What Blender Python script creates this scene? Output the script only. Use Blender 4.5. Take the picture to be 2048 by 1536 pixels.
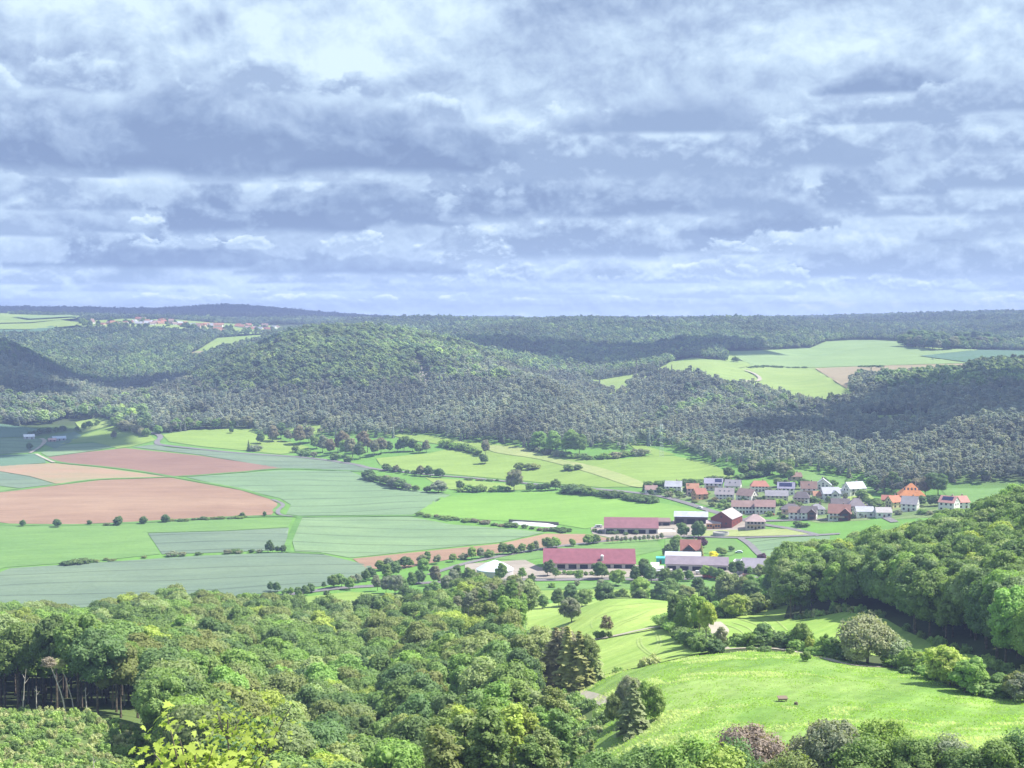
import bpy, math, random
import numpy as np
from mathutils import Vector, Matrix
from mathutils.geometry import delaunay_2d_cdt
R_ = math.radians
S = bpy.context.scene
C = S.collection
for o in list(bpy.data.objects):
    bpy.data.objects.remove(o)

# ---------------------------------------------------------------- camera
CZ = 140.0                      # eye height above the valley floor
F = 2800.0                      # focal length in pixels of the 2048 px wide photograph
PITCH = math.atan(128 / F)
cam_d = bpy.data.cameras.new('camera')
cam = bpy.data.objects.new('camera', cam_d)
C.objects.link(cam)
cam.location = (0, 0, CZ)
cam.rotation_euler = (math.pi / 2 - PITCH, 0, 0)
cam_d.sensor_width = 36
cam_d.lens = 36 * F / 2048
cam_d.clip_start = 0.5
cam_d.clip_end = 60000
S.camera = cam

# ---------------------------------------------------------------- sun, exposure
SUN_EL, SUN_AZ = 54.0, 84.0     # azimuth measured from +Y (view direction) towards +X (right)
sd = bpy.data.lights.new('sun', 'SUN')
sd.energy = 5.0
sd.angle = R_(0.55)
sd.color = (1.0, 0.95, 0.86)
sun = bpy.data.objects.new('sun', sd)
C.objects.link(sun)
to_sun = Vector((math.cos(R_(SUN_EL)) * math.sin(R_(SUN_AZ)), math.cos(R_(SUN_EL)) * math.cos(R_(SUN_AZ)), math.sin(R_(SUN_EL))))
sun.rotation_euler = to_sun.to_track_quat('Z', 'Y').to_euler()
sun.location = (0, 0, 900)
vs = S.view_settings
vs.view_transform = 'Standard'
vs.look = 'None'
vs.gamma = 1.0
vs.use_curve_mapping = False
vs.exposure = 0.9
S.cycles.max_bounces = 6
S.cycles.diffuse_bounces = 2
S.cycles.glossy_bounces = 1
S.cycles.transmission_bounces = 2
S.cycles.transparent_max_bounces = 6
S.cycles.volume_bounces = 0
S.cycles.use_denoising = True
S.cycles.use_adaptive_sampling = True
S.cycles.adaptive_threshold = 0.012
S.cycles.caustics_reflective = False
S.cycles.caustics_refractive = False

# ---------------------------------------------------------------- tiny node language
class E:
    """a socket in a node tree with arithmetic"""
    def __init__(s, t, sock): s.t = t; s.s = sock
    def _m(s, op, *a, clamp=False):
        n = s.t.nodes.new('ShaderNodeMath'); n.operation = op; n.use_clamp = clamp
        for k, v in enumerate((s,) + a):
            if isinstance(v, E): s.t.links.new(v.s, n.inputs[k])
            else: n.inputs[k].default_value = v
        return E(s.t, n.outputs[0])
    def __add__(s, o): return s._m('ADD', o)
    __radd__ = __add__
    def __sub__(s, o): return s._m('SUBTRACT', o)
    def __rsub__(s, o): return s._m('MULTIPLY_ADD', -1.0, o)
    def __mul__(s, o): return s._m('MULTIPLY', o)
    __rmul__ = __mul__
    def __truediv__(s, o): return s._m('DIVIDE', o)
    def pow(s, o): return s._m('POWER', o)
    def f(s, op, *a): return s._m(op, *a)
    def clamp(s): return s._m('ADD', 0.0, clamp=True)
    def smooth(s, a, b):
        n = s.t.nodes.new('ShaderNodeMapRange'); n.interpolation_type = 'SMOOTHSTEP'
        s.t.links.new(s.s, n.inputs[0]); n.inputs[1].default_value = a; n.inputs[2].default_value = b
        return E(s.t, n.outputs[0])

def xyz(t, x, y, z=0.0):
    n = t.nodes.new('ShaderNodeCombineXYZ')
    for k, v in enumerate((x, y, z)):
        if isinstance(v, E): t.links.new(v.s, n.inputs[k])
        else: n.inputs[k].default_value = v
    return E(t, n.outputs[0])

def noise(t, vec, scale=1.0, detail=4.0, rough=0.55, dist=0.0, lac=2.0, dim='3D'):
    n = t.nodes.new('ShaderNodeTexNoise'); n.noise_dimensions = dim
    t.links.new(vec.s, n.inputs['Vector'])
    n.inputs['Scale'].default_value = scale; n.inputs['Detail'].default_value = detail
    n.inputs['Roughness'].default_value = rough; n.inputs['Distortion'].default_value = dist
    n.inputs['Lacunarity'].default_value = lac
    return E(t, n.outputs['Fac'])

def mixc(t, fac, a, b, mode='MIX'):
    n = t.nodes.new('ShaderNodeMix'); n.data_type = 'RGBA'; n.blend_type = mode
    for v, i in ((fac, 0), (a, 6), (b, 7)):
        if isinstance(v, E): t.links.new(v.s, n.inputs[i])
        elif i == 0: n.inputs[0].default_value = v
        else: n.inputs[i].default_value = (*v[:3], 1.0)
    return E(t, n.outputs[2])

# ---------------------------------------------------------------- sky
W = bpy.data.worlds.new('World')
S.world = W
W.use_nodes = True
W.cycles.sampling_method = 'MANUAL'
W.cycles.sample_map_resolution = 256

SKY_BLOBS = [
 (560, 60, 240, 80, .26), (690, 160, 80, 50, .42), (1650, 105, 140, 55, .32), (160, 60, 260, 80, .24), (850, 60, 160, 80, .25), (1990, 30, 120, 60, .25),
 (440, 72, 60, 30, -.40), (330, 200, 180, 30, .16), (1330, 160, 300, 110, -.12), (1600, 10, 300, 40, -.12), (1300, 20, 250, 60, -.04), (820, 175, 60, 30, -.25),
 (400, 105, 150, 14, -.18), (560, 370, 480, 22, .28), (120, 360, 200, 16, .30), (1750, 250, 120, 35, .14), (1000, 470, 120, 60, .10), (1000, 255, 160, 40, .12),
 (1800, 420, 220, 40, .25), (300, 560, 400, 20, .10), (1700, 330, 240, 26, .10), (820, 420, 120, 30, .10)]
# px, py of the base, half width, height, tone of base, tone of crest, grain, edge softness
CLOUDS = [
 (60, 603, 140, 12, .45, .80, 'S', .8), (330, 602, 60, 16, .50, 1.0, 'S', .6), (545, 606, 55, 22, .52, 1.0, 'S', .6), (640, 605, 60, 16, .50, .98, 'S', .6), (440, 604, 40, 14, .5, .95, 'S', .6),
 (910, 607, 50, 18, .52, 1.0, 'S', .6), (1060, 611, 70, 16, .5, .95, 'S', .6), (1240, 607, 50, 16, .5, .97, 'S', .6), (1340, 606, 40, 20, .5, 1.0, 'S', .6), (1980, 606, 60, 14, .5, .98, 'S', .7), (760, 606, 50, 16, .5, .95, 'S', .7), (1560, 608, 70, 12, .5, .9, 'S', .7),
 (240, 585, 160, 14, .36, .70, 'S', .8), (760, 582, 220, 18, .32, .66, 'S', .8), (1380, 596, 90, 14, .42, .75, 'S', .8), (1500, 590, 120, 16, .42, .85, 'S', .8), (1130, 588, 160, 14, .38, .7, 'S', .8),
 (1640, 583, 75, 30, .48, 1.0, 'S', .6), (1780, 587, 60, 40, .42, 1.0, 'S', .6), (1880, 580, 80, 24, .42, .9, 'S', .7), (1990, 585, 100, 20, .35, .7, 'S', .8),
 (60, 572, 110, 26, .35, .8, 'S', .8), (170, 558, 90, 34, .45, .92, 'S', .7), (300, 568, 120, 42, .25, .80, 'M', .8), (640, 566, 150, 28, .28, .72, 'S', .8), (880, 562, 75, 52, .38, 1.0, 'S', .6), (800, 556, 60, 32, .4, .95, 'S', .6),
 (1010, 560, 80, 46, .35, .96, 'S', .6), (1190, 560, 100, 56, .28, .86, 'M', .6), (1380, 556, 60, 34, .45, 1.0, 'S', .6), (1310, 566, 120, 22, .40, .85, 'S', .7), (1460, 548, 110, 30, .42, .8, 'S', .8),
 (1720, 552, 200, 78, .24, .84, 'M', .7), (1930, 556, 170, 86, .26, .86, 'M', .7), (1540, 560, 80, 32, .4, .85, 'S', .7),
 (400, 536, 340, 64, .00, .34, 'M', .8), (700, 546, 220, 54, .04, .40, 'M', .8), (60, 528, 130, 50, .50, .92, 'M', .8),
 (960, 520, 140, 66, .34, 1.0, 'S', .8), (355, 498, 115, 50, .50, 1.0, 'S', .6), (520, 500, 70, 24, .55, 1.0, 'S', .6), (715, 505, 60, 46, .50, 1.0, 'S', .6), (890, 500, 90, 52, .30, .86, 'M', .6), (1060, 505, 70, 50, .35, 1.0, 'S', .6),
 (1150, 512, 180, 92, .18, 1.0, 'M', .6), (1340, 504, 150, 70, .20, .80, 'M', .7), (1540, 474, 150, 60, .10, .55, 'M', .6), (1580, 492, 50, 20, .18, .45, 'S', .7), (1852, 489, 46, 26, .06, .36, 'S', .8),
 (1660, 505, 180, 46, .45, .92, 'M', .8), (1950, 485, 160, 66, .38, .88, 'M', .8), (1480, 508, 90, 30, .4, .9, 'S', .8), (80, 430, 170, 70, .28, .84, 'M', .8), (190, 470, 160, 36, .2, .6, 'M', .9), (265, 428, 75, 46, .14, .50, 'M', .7),
 (30, 480, 150, 40, .3, .7, 'M', .9), (570, 464, 240, 100, .02, .66, 'M', .8), (800, 452, 140, 84, .08, .5, 'M', .9), (960, 444, 100, 66, .40, .92, 'M', .9), (480, 372, 160, 44, .55, 1.0, 'M', .9), (660, 367, 130, 34, .5, .95, 'M', .9), (180, 368, 150, 30, .45, .9, 'M', .9),
 (1850, 440, 220, 50, .32, .9, 'M', .9), (1500, 425, 280, 100, .22, .62, 'M', 1.0), (1700, 400, 200, 70, .2, .7, 'M', .9), (1950, 390, 200, 80, .28, .82, 'M', .9), (1080, 430, 200, 90, .05, .6, 'M', .8), (1250, 425, 200, 90, .12, .62, 'M', .9),
 (1150, 360, 290, 130, .30, .96, 'M', .7), (1380, 350, 240, 100, .30, .80, 'M', .8), (1560, 340, 230, 90, .28, .85, 'M', .8), (1900, 320, 240, 90, .30, .84, 'M', .8), (1750, 262, 150, 40, .3, .85, 'M', .9),
 (1760, 204, 130, 50, .16, .50, 'M', 1.6), (1950, 250, 160, 60, .3, .75, 'M', 1.0), (960, 300, 120, 50, .3, .8, 'M', .9), (860, 250, 90, 50, .4, .95, 'M', .8), (1330, 270, 240, 60, .26, .6, 'L', 1.2),
 (700, 342, 330, 120, .06, .62, 'L', .9), (160, 347, 470, 150, .06, .72, 'L', .9), (430, 318, 300, 140, .10, .62, 'L', 1.0), (500, 200, 260, 60, .40, .95, 'M', 1.0), (180, 205, 200, 70, .35, .92, 'M', 1.0), (30, 210, 70, 60, .5, 1.0, 'M', .8)]
def group(name, ins, fn):
    g = bpy.data.node_groups.new(name, 'ShaderNodeTree')
    for n_, ty in ins: g.interface.new_socket(n_, in_out='INPUT', socket_type=ty)
    g.interface.new_socket('out', in_out='OUTPUT', socket_type='NodeSocketFloat')
    gi = g.nodes.new('NodeGroupInput'); go = g.nodes.new('NodeGroupOutput')
    r = fn(g, *[E(g, gi.outputs[k]) for k in range(len(ins))])
    g.links.new(r.s, go.inputs[0])
    return g
def vmath(t, op, *a):
    n = t.nodes.new('ShaderNodeVectorMath'); n.operation = op
    for k, v in enumerate(a):
        if isinstance(v, E): t.links.new(v.s, n.inputs[k])
        else: n.inputs[k].default_value = v
    return E(t, n.outputs['Value' if op in ('DOT_PRODUCT', 'LENGTH') else 'Vector'])
FS, VS = 'NodeSocketFloat', 'NodeSocketVector'
def blob_fn(t, tone, V, sc, off, k):
    # the tiny term ties every value of one cloud to the cloud before it, so that few are held at once
    d = vmath(t, 'MULTIPLY_ADD', vmath(t, 'ADD', V, tone * 1e-7), sc, off)
    return (vmath(t, 'DOT_PRODUCT', d, d) * -1.0).f('EXPONENT').f('MULTIPLY_ADD', k, tone)
def cloud_fn(t, tone, V, n, r, sc, off, amp, rel, lo, hi, soft):
    d = vmath(t, 'MULTIPLY_ADD', vmath(t, 'ADD', V, tone * 1e-7), sc, off)
    sp = t.nodes.new('ShaderNodeSeparateXYZ'); t.links.new(d.s, sp.inputs[0])
    v_ = E(t, sp.outputs[1])
    rr = vmath(t, 'DOT_PRODUCT', d, vmath(t, 'MULTIPLY', d, (1.0, 0.8, 0.0)))
    f_ = (n - 0.5).f('MULTIPLY_ADD', amp, 0.9 - rr)
    fb = n.f('MULTIPLY_ADD', 1.2, v_.f('MULTIPLY_ADD', 3.0, -0.1))
    mr = t.nodes.new('ShaderNodeMapRange'); mr.interpolation_type = 'SMOOTHSTEP'
    t.links.new(f_.s, mr.inputs[0]); t.links.new(soft.s, mr.inputs[2])
    al = E(t, mr.outputs[0]) * fb.smooth(0.0, 0.7)
    lit = r.f('MULTIPLY_ADD', rel, v_.f('MULTIPLY_ADD', 0.60, 0.02) - f_ * 0.12 + (f_ * -2.5).f('EXPONENT') * 0.35 * v_.smooth(0.05, 0.5)).clamp()
    tn = lit.f('MULTIPLY_ADD', hi - lo, lo)
    return al.f('MULTIPLY_ADD', tn - tone, tone)
G_BLOB = group('soft_patch', [('tone', FS), ('V', VS), ('sc', VS), ('off', VS), ('k', FS)], blob_fn)
G_CLOUD = group('cumulus', [('tone', FS), ('V', VS), ('n', FS), ('r', FS), ('sc', VS), ('off', VS), ('amp', FS), ('rel', FS), ('lo', FS), ('hi', FS), ('soft', FS)], cloud_fn)
def build_sky():
    t = W.node_tree
    t.nodes.clear()
    out = t.nodes.new('ShaderNodeOutputWorld')
    bg = t.nodes.new('ShaderNodeBackground')
    bg.inputs[1].default_value = 0.1
    t.links.new(bg.outputs[0], out.inputs[0])
    sky = t.nodes.new('ShaderNodeTexSky')
    sky.sky_type = 'NISHITA'; sky.sun_disc = False
    sky.sun_elevation = R_(SUN_EL); sky.sun_rotation = R_(SUN_AZ)
    sky.altitude = 400
    tc = t.nodes.new('ShaderNodeTexCoord')
    sp = t.nodes.new('ShaderNodeSeparateXYZ')
    t.links.new(tc.outputs['Generated'], sp.inputs[0])
    X, Y, Z = (E(t, sp.outputs[k]) for k in range(3))
    az = X.f('ARCTAN2', Y) * 10.0           # tenths of a radian, 0 = straight ahead
    el = Z.f('ARCSINE') * 10.0              # 0 = horizon, 2.2 = upper edge
    h = el.f('MAXIMUM', 0.0) + 0.30
    up = el.f('MAXIMUM', -0.05)
    # shared turbulence, three sizes; each with a copy displaced towards the light for relief
    wv = xyz(t, az * 0.8, up * 1.3, 0.0)
    wx = (noise(t, wv, 1.0, 3, 0.5) - 0.5) * 0.45
    wy = (noise(t, wv, 1.6, 3, 0.5, lac=2.3) - 0.5) * 0.30
    def tex(z, sc, ax, det, dx=0.0, dy=0.0, rough=0.56, wk=1.0):
        return noise(t, xyz(t, (az + wx * wk + dx) * ax, up + wy * wk + dy, z), sc, det, rough)
    def pair(z, sc, ax, det, dx, dy, wk, rough=0.6):
        """billowed turbulence and its relief towards the light"""
        n = tex(z, sc, ax, det, rough=rough, wk=wk)
        return n, n - tex(z, sc, ax, det - 2, dx, dy, rough=rough, wk=wk)
    NL, NLr = pair(2.0, 1.35, 0.78, 9, 0.05, 0.11, 1.0)
    NM, NMr = pair(7.0, 2.7, 0.74, 8, 0.025, 0.060, 0.4, 0.58)
    NS, NSr = pair(12.0, 6.4, 0.66, 7, 0.01, 0.024, 0.25)
    def call(tree, *vals):
        g = t.nodes.new('ShaderNodeGroup'); g.node_tree = tree
        for k, v in enumerate(vals):
            if isinstance(v, E): t.links.new(v.s, g.inputs[k])
            else: g.inputs[k].default_value = v
        return E(t, g.outputs[0])
    V = xyz(t, az, up, 0.0)
    # high deck: tone 0 = slate blue, 1 = white
    tone = (NL - 0.5) * 0.9 + NLr * 1.6 + (NM - 0.5) * 0.35 + NMr * 0.7 + 0.62
    for b in SKY_BLOBS:
        px, py, rx, ry, k = b
        tone = call(G_BLOB, tone, V, (280 / rx, 280 / ry, 0), (-(px - 1024) / rx, -(640 - py) / ry, 0), k)
    zone = (up * -1.6).f('EXPONENT')
    tone = tone * (1.0 - zone * 0.6) + zone * 0.38 + NSr * zone * 1.5
    # single clouds, farthest first: flat grey base, billowed bright crest
    for (px, py, hw, ht, lo, hi, size, soft) in CLOUDS:
        n, r = {'L': (NL, NLr), 'M': (NM, NMr), 'S': (NS, NSr)}[size]
        tone = call(G_CLOUD, tone, V, n, r, (280 / hw, 280 / ht, 0), (-(px - 1024) / hw, -(640 - py) / ht, 0), 3.8 if size == 'L' else 4.6, 5.2 if size == 'L' else 5.6, lo, hi, soft * (0.55 if size == 'L' else 0.42))
    cr = t.nodes.new('ShaderNodeValToRGB')
    t.links.new(tone.clamp().s, cr.inputs[0])
    ramp = cr.color_ramp
    stops = [(0.0, (0.22, 0.29, 0.48)), (0.25, (0.34, 0.43, 0.62)), (0.5, (0.50, 0.60, 0.78)), (0.75, (0.69, 0.81, 0.95)), (1.0, (0.90, 1.03, 1.04))]
    ramp.elements[0].position = 0.0; ramp.elements[1].position = 1.0
    for p, c in stops[1:-1]: ramp.elements.new(p)
    for e_, (p, c) in zip(ramp.elements, stops): e_.color = (*c, 1)
    col = E(t, cr.outputs[0])
    # air near the horizon is paler and bluer, crests there a little pink
    col = mixc(t, zone * 0.35, col, mixc(t, tone.smooth(0.7, 1.0), (0.46, 0.66, 0.98), (0.90, 0.84, 0.98)))
    # below the horizon and the blue of the clear gaps
    nish = E(t, sky.outputs[0])
    scale = mixc(t, 1.0, col, (4.85, 5.2, 5.45), 'MULTIPLY')
    glow = (up.f('MAXIMUM', 0.0) * -5.0).f('EXPONENT').f('MULTIPLY_ADD', 1.5, 1.0)      # the bright strip of sky over the far hills
    mix = mixc(t, 1.0, mixc(t, 0.94, nish, scale), xyz(t, glow, glow, glow), 'MULTIPLY')
    t.links.new(mix.s, bg.inputs[0])
build_sky()

# ================================================================ helpers
rng = np.random.default_rng(7)
random.seed(7)
def tag(o, label=None, cat=None, group=None, kind=None):
    if label: o['label'] = label
    if cat: o['category'] = cat
    if group: o['group'] = group
    if kind: o['kind'] = kind
    return o

def link_mesh(name, verts, faces, mat=None, parent=None, smooth=False, mats=None, midx=None):
    """one mesh object from numpy arrays (faces: list of index tuples or an (n,k) array)"""
    me = bpy.data.meshes.new(name)
    verts = np.asarray(verts, dtype=np.float32)
    if isinstance(faces, np.ndarray):
        n, k = faces.shape
        me.vertices.add(len(verts)); me.vertices.foreach_set('co', verts.ravel())
        me.loops.add(n * k); me.loops.foreach_set('vertex_index', faces.astype(np.int32).ravel())
        me.polygons.add(n); me.polygons.foreach_set('loop_start', np.arange(0, n * k, k, dtype=np.int32))
        me.update(calc_edges=True)
    else:
        me.from_pydata(verts.tolist(), [], faces); me.update()
    for m in (mats or ([mat] if mat else [])): me.materials.append(m)
    if midx is not None: me.polygons.foreach_set('material_index', np.asarray(midx, dtype=np.int32))
    if smooth: me.polygons.foreach_set('use_smooth', np.ones(len(me.polygons), dtype=bool))
    o = bpy.data.objects.new(name, me)
    C.objects.link(o)
    if parent: o.parent = parent
    return o

def empty(name, loc, rz=0.0):
    o = bpy.data.objects.new(name, None)
    o.empty_display_size = 0.5
    o.location = loc; o.rotation_euler = (0, 0, rz)
    C.objects.link(o)
    return o

def ray(px, py):
    """unit-y direction of the ray through a point of the view"""
    a = (px - 1024) / F; b = (768 - py) / F
    y = math.cos(PITCH) + b * math.sin(PITCH); z = -math.sin(PITCH) + b * math.cos(PITCH)
    return a, y, z
def proj(x, y, z):
    z = z - CZ
    d = y * math.cos(PITCH) - z * math.sin(PITCH)
    v = y * math.sin(PITCH) + z * math.cos(PITCH)
    return 1024 + F * x / d, 768 - F * v / d

# ================================================================ terrain
def mat_new(name):
    m = bpy.data.materials.new(name); m.use_nodes = True
    t = m.node_tree; b = t.nodes['Principled BSDF']
    b.inputs['Specular IOR Level'].default_value = 0.15
    b.inputs['Roughness'].default_value = 0.9
    return m, t, b
def wpos(t):
    n = t.nodes.new('ShaderNodeNewGeometry'); return E(t, n.outputs['Position'])
def scale_v(t, v, s): return vmath(t, 'MULTIPLY', v, s)

# columns of the photo (px) with distance from the eye and ground height
PROFILE = {
 -700: [(8,135),(20,129),(60,110),(120,92),(220,78),(290,66),(420,40),(560,12),(700,0),(950,6),(1200,12),(1600,26),(1800,60),(2100,100),(2600,110),(3400,140),(4500,150),(9000,205),(13000,190)],
 -250: [(8,135),(20,129),(60,110),(120,92),(220,77),(290,64),(420,38),(560,12),(700,0),(950,5),(1200,11),(1600,24),(1800,58),(2050,95),(2300,104),(2800,104),(3400,145),(4500,150),(9000,210),(13000,190)],
 0: [(8,135),(20,129),(60,109),(120,91),(220,76),(260,70),(290,63),(350,50),(420,37),(500,25),(560,14),(620,4),(700,0),(933,5),(1174,10),(1346,14),(1527,20),(1620,24),(1800,52),(2030,87),(2250,96),(2500,92),(2800,100),(3300,128),(3600,146),(4500,150),(6500,146),(9000,201),(13000,185)],
 150: [(220,74),(260,69),(290,62),(350,49),(420,36),(500,24),(560,14),(620,5),(700,0),(933,5),(1174,10),(1346,14),(1600,22),(1750,35),(1980,50),(2200,45),(2500,64),(2750,84),(2900,98),(3100,124),(3500,138),(4500,146),(6500,146),(9000,195),(13000,190)],
 300: [(220,70),(260,65),(290,60),(350,48),(450,32),(550,19),(620,8),(700,1),(933,5),(1200,9),(1350,14),(1450,24),(1600,37),(1740,45),(1950,35),(2200,45),(2500,70),(2800,96),(3000,116),(3200,130),(3500,138),(4500,142),(7000,144),(9000,179),(13000,190)],
 450: [(200,62),(280,53),(350,43),(450,30),(540,18),(610,9),(680,2),(850,3),(933,5),(1200,9),(1320,13),(1458,26),(1600,48),(1750,70),(1850,76),(2000,68),(2200,68),(2400,77),(2600,84),(2800,99),(3000,111),(3300,124),(4500,136),(7000,144),(9000,210),(13000,190)],
 600: [(200,58),(270,48),(350,38),(420,31),(520,18),(600,9),(672,4),(740,2),(850,3),(1000,5),(1200,9),(1350,13),(1430,22),(1550,48),(1700,86),(1850,107),(1970,114),(2150,108),(2500,105),(3000,112),(3500,120),(4500,136),(7000,142),(9000,174),(13000,180)],
 800: [(200,56),(300,45),(420,31),(500,20),(580,11),(660,6),(740,2),(850,3),(1000,6),(1174,9),(1300,15),(1400,24),(1550,52),(1750,89),(1900,110),(2030,117),(2300,106),(2700,112),(3200,130),(4000,133),(7000,132),(9000,134),(13000,130)],
 950: [(200,60),(300,51),(370,43),(460,32),(520,25),(580,14),(640,7),(740,3),(900,4),(1000,6),(1190,9),(1330,22),(1450,44),(1600,68),(1750,86),(1850,92),(2050,84),(2400,97),(2800,116),(3200,131),(4000,130),(9000,136),(13000,136)],
 1100: [(200,62),(300,54),(370,47),(460,36),(520,29),(570,18),(620,10),(700,4),(800,3),(900,4),(1000,6),(1130,9),(1270,19),(1400,42),(1540,64),(1630,66),(1780,46),(2050,58),(2400,94),(2800,118),(3200,131),(4000,130),(9000,136),(13000,136)],
 1230: [(60,108),(110,88),(150,78),(200,71),(250,66),(300,61),(340,55),(400,47),(450,44),(480,42),(520,36),(580,18),(640,8),(740,4),(800,4),(900,5),(1000,8),(1130,14),(1250,22),(1320,28),(1400,29),(1500,20),(1650,27),(1850,49),(2050,56),(2200,70),(2500,97),(2900,123),(3200,132),(4000,130),(9000,136),(13000,136)],
 1400: [(60,108),(110,88),(150,77),(200,74),(250,71),(300,66),(380,54),(430,47),(480,41),(530,33),(600,14),(660,7),(740,4),(850,5),(950,8),(1060,13),(1200,18),(1260,24),(1350,33),(1450,38),(1540,40),(1640,43),(1850,69),(2150,79),(2250,85),(2500,103),(2900,124),(3200,133),(4000,130),(9000,136),(13000,136)],
 1600: [(60,110),(110,91),(150,80),(200,76),(250,72),(300,67),(360,59),(430,49),(500,43),(560,36),(640,17),(720,8),(850,9),(950,13),(1000,16),(1090,22),(1200,31),(1350,39),(1480,33),(1560,34),(1650,40),(1850,55),(2000,62),(2300,78),(2600,94),(2900,115),(3100,127),(3500,131),(4500,130),(9000,138),(13000,136)],
 1750: [(60,111),(110,93),(150,83),(200,77),(250,72),(300,66),(370,58),(430,55),(480,50),(550,42),(640,24),(750,12),(870,14),(1000,17),(1100,23),(1250,30),(1400,42),(1480,47),(1600,52),(1680,55),(1800,64),(1950,74),(2500,87),(2800,99),(3000,105),(3500,122),(4500,130),(9000,150),(13000,140)],
 1900: [(60,112),(110,94),(150,85),(200,78),(250,72),(300,66),(340,62),(370,60),(430,58),(480,57),(550,49),(650,30),(780,17),(900,19),(1000,24),(1200,40),(1400,53),(1500,58),(1620,62),(1750,67),(1900,78),(2400,88),(2700,92),(3100,106),(3600,121),(4500,139),(6000,148),(9000,162),(13000,150)],
 2048: [(8,135),(20,129),(60,112),(110,95),(150,86),(200,80),(250,72),(300,66),(370,66),(450,67),(550,59),(700,36),(850,20),(950,21),(1050,29),(1250,49),(1450,63),(1560,67),(1750,72),(2000,84),(2400,89),(2900,98),(3500,122),(4500,142),(9000,170),(13000,150)],
 2350: [(60,114),(110,98),(150,90),(200,85),(300,74),(370,74),(450,76),(550,68),(700,45),(850,30),(1000,34),(1250,54),(1500,72),(2000,88),(2900,104),(4500,142),(9000,170),(13000,150)],
 2900: [(8,135),(60,116),(150,95),(300,85),(450,85),(700,60),(1000,50),(1500,90),(2500,100),(4500,140),(9000,170),(13000,150)]}
def build_height():
    pts = []
    for px, prof in PROFILE.items():
        th = math.atan((px - 1024) / F)
        if prof[0][0] > 60: prof = [(8, 135), (20, 129), (60, 108), (120, 86)] + prof
        for d, z in prof:
            q = {4500: 4000, 6000: 4400, 6500: 4600, 7000: 4800, 9000: 5600, 13000: 7800}.get(d)
            if d == 4000: q = 3800
            if q: z = 140 + (z - 140) * q / d; d = q
            pts.append((th * 3.2, math.log(d), z))
    P = np.array(pts)
    xy = P[:, :2]; z = P[:, 2]
    def phi(r2): return 0.5 * r2 * np.log(r2 + 1e-12)
    n = len(P)
    r2 = ((xy[:, None] - xy[None]) ** 2).sum(-1)
    A = np.zeros((n + 3, n + 3)); A[:n, :n] = phi(r2) + np.eye(n) * 2e-4
    A[:n, n] = 1; A[:n, n + 1:] = xy; A[n, :n] = 1; A[n + 1:, :n] = xy.T
    w = np.linalg.solve(A, np.concatenate([z, np.zeros(3)]))
    def ev(th, lr):
        o = np.empty(th.shape).ravel(); q = np.stack([th.ravel() * 3.2, lr.ravel()], 1)
        for k in range(0, len(q), 20000):
            qq = q[k:k + 20000]
            d2 = ((qq[:, None] - xy[None]) ** 2).sum(-1)
            o[k:k + 20000] = phi(d2) @ w[:n] + w[n] + qq @ w[n + 1:]
        return o.reshape(th.shape)
    return ev
TH0, TH1, NTH = -0.66, 0.66, 560
LR0, LR1, NLR = math.log(8), math.log(7800), 640
def value_noise(x, y, seed):
    def h(i, j):
        v = np.sin(i * 127.1 + j * 311.7 + seed * 74.7) * 43758.5453
        return v - np.floor(v)
    i = np.floor(x); j = np.floor(y); fx = x - i; fy = y - j
    fx = fx * fx * (3 - 2 * fx); fy = fy * fy * (3 - 2 * fy)
    return (h(i, j) * (1 - fx) + h(i + 1, j) * fx) * (1 - fy) + (h(i, j + 1) * (1 - fx) + h(i + 1, j + 1) * fx) * fy
def grid_height():
    ev = build_height()
    th = np.linspace(TH0, TH1, 141); lr = np.linspace(LR0, LR1, 161)
    T, L = np.meshgrid(th, lr)
    zc = ev(T, L)                                   # coarse, smooth; refined bicubically below
    def up(a, n_old, n_new, axis):
        x = np.linspace(0, n_old - 1, n_new); i = np.clip(np.floor(x).astype(int), 0, n_old - 2); f = x - i
        g = lambda k: np.take(a, np.clip(i + k, 0, n_old - 1), axis)
        sh = [1, 1]; sh[axis] = -1; f = f.reshape(sh)
        return 0.5 * (2 * g(0) + (g(1) - g(-1)) * f + (2 * g(-1) - 5 * g(0) + 4 * g(1) - g(2)) * f ** 2 + (3 * g(0) - g(-1) - 3 * g(1) + g(2)) * f ** 3)
    z = up(up(zc, 161, NLR, 0), 141, NTH, 1)
    T, L = np.meshgrid(np.linspace(TH0, TH1, NTH), np.linspace(LR0, LR1, NLR))
    r = np.exp(L); X = r * np.sin(T); Y = r * np.cos(T)
    amp = np.clip((r - 60) / 300, 0, 1)
    hill = np.clip((z - 18) / 40, 0, 1) * np.clip((r - 900) / 600, 0, 1)
    z = z + amp * ((value_noise(X / 60, Y / 60, 1) - .5) * 1.0 + (value_noise(X / 23, Y / 23, 2) - .5) * 0.35)
    z = z + hill * ((value_noise(X / 170, Y / 170, 3) - .5) * 16 + (value_noise(X / 80, Y / 80, 4) - .5) * 6) * np.clip((4500 - r) / 1500, 0, 1)
    far = np.clip((r - 4400) / 1500, 0, 1)
    z = z + far * (value_noise(X / 700, Y / 700, 5) - .5) * 9
    return X, Y, z
GX, GY, GZ = grid_height()
def H(x, y):
    x = np.asarray(x, float); y = np.asarray(y, float)
    u = (np.arctan2(x, y) - TH0) / (TH1 - TH0) * (NTH - 1)
    v = (np.log(np.maximum(np.hypot(x, y), 8.0)) - LR0) / (LR1 - LR0) * (NLR - 1)
    u = np.clip(u, 0, NTH - 1.001); v = np.clip(v, 0, NLR - 1.001)
    i = u.astype(int); j = v.astype(int); a = u - i; b = v - j
    return (GZ[j, i] * (1 - a) + GZ[j, i + 1] * a) * (1 - b) + (GZ[j + 1, i] * (1 - a) + GZ[j + 1, i + 1] * a) * b
def h1(x, y): return float(H(x, y))
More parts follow.
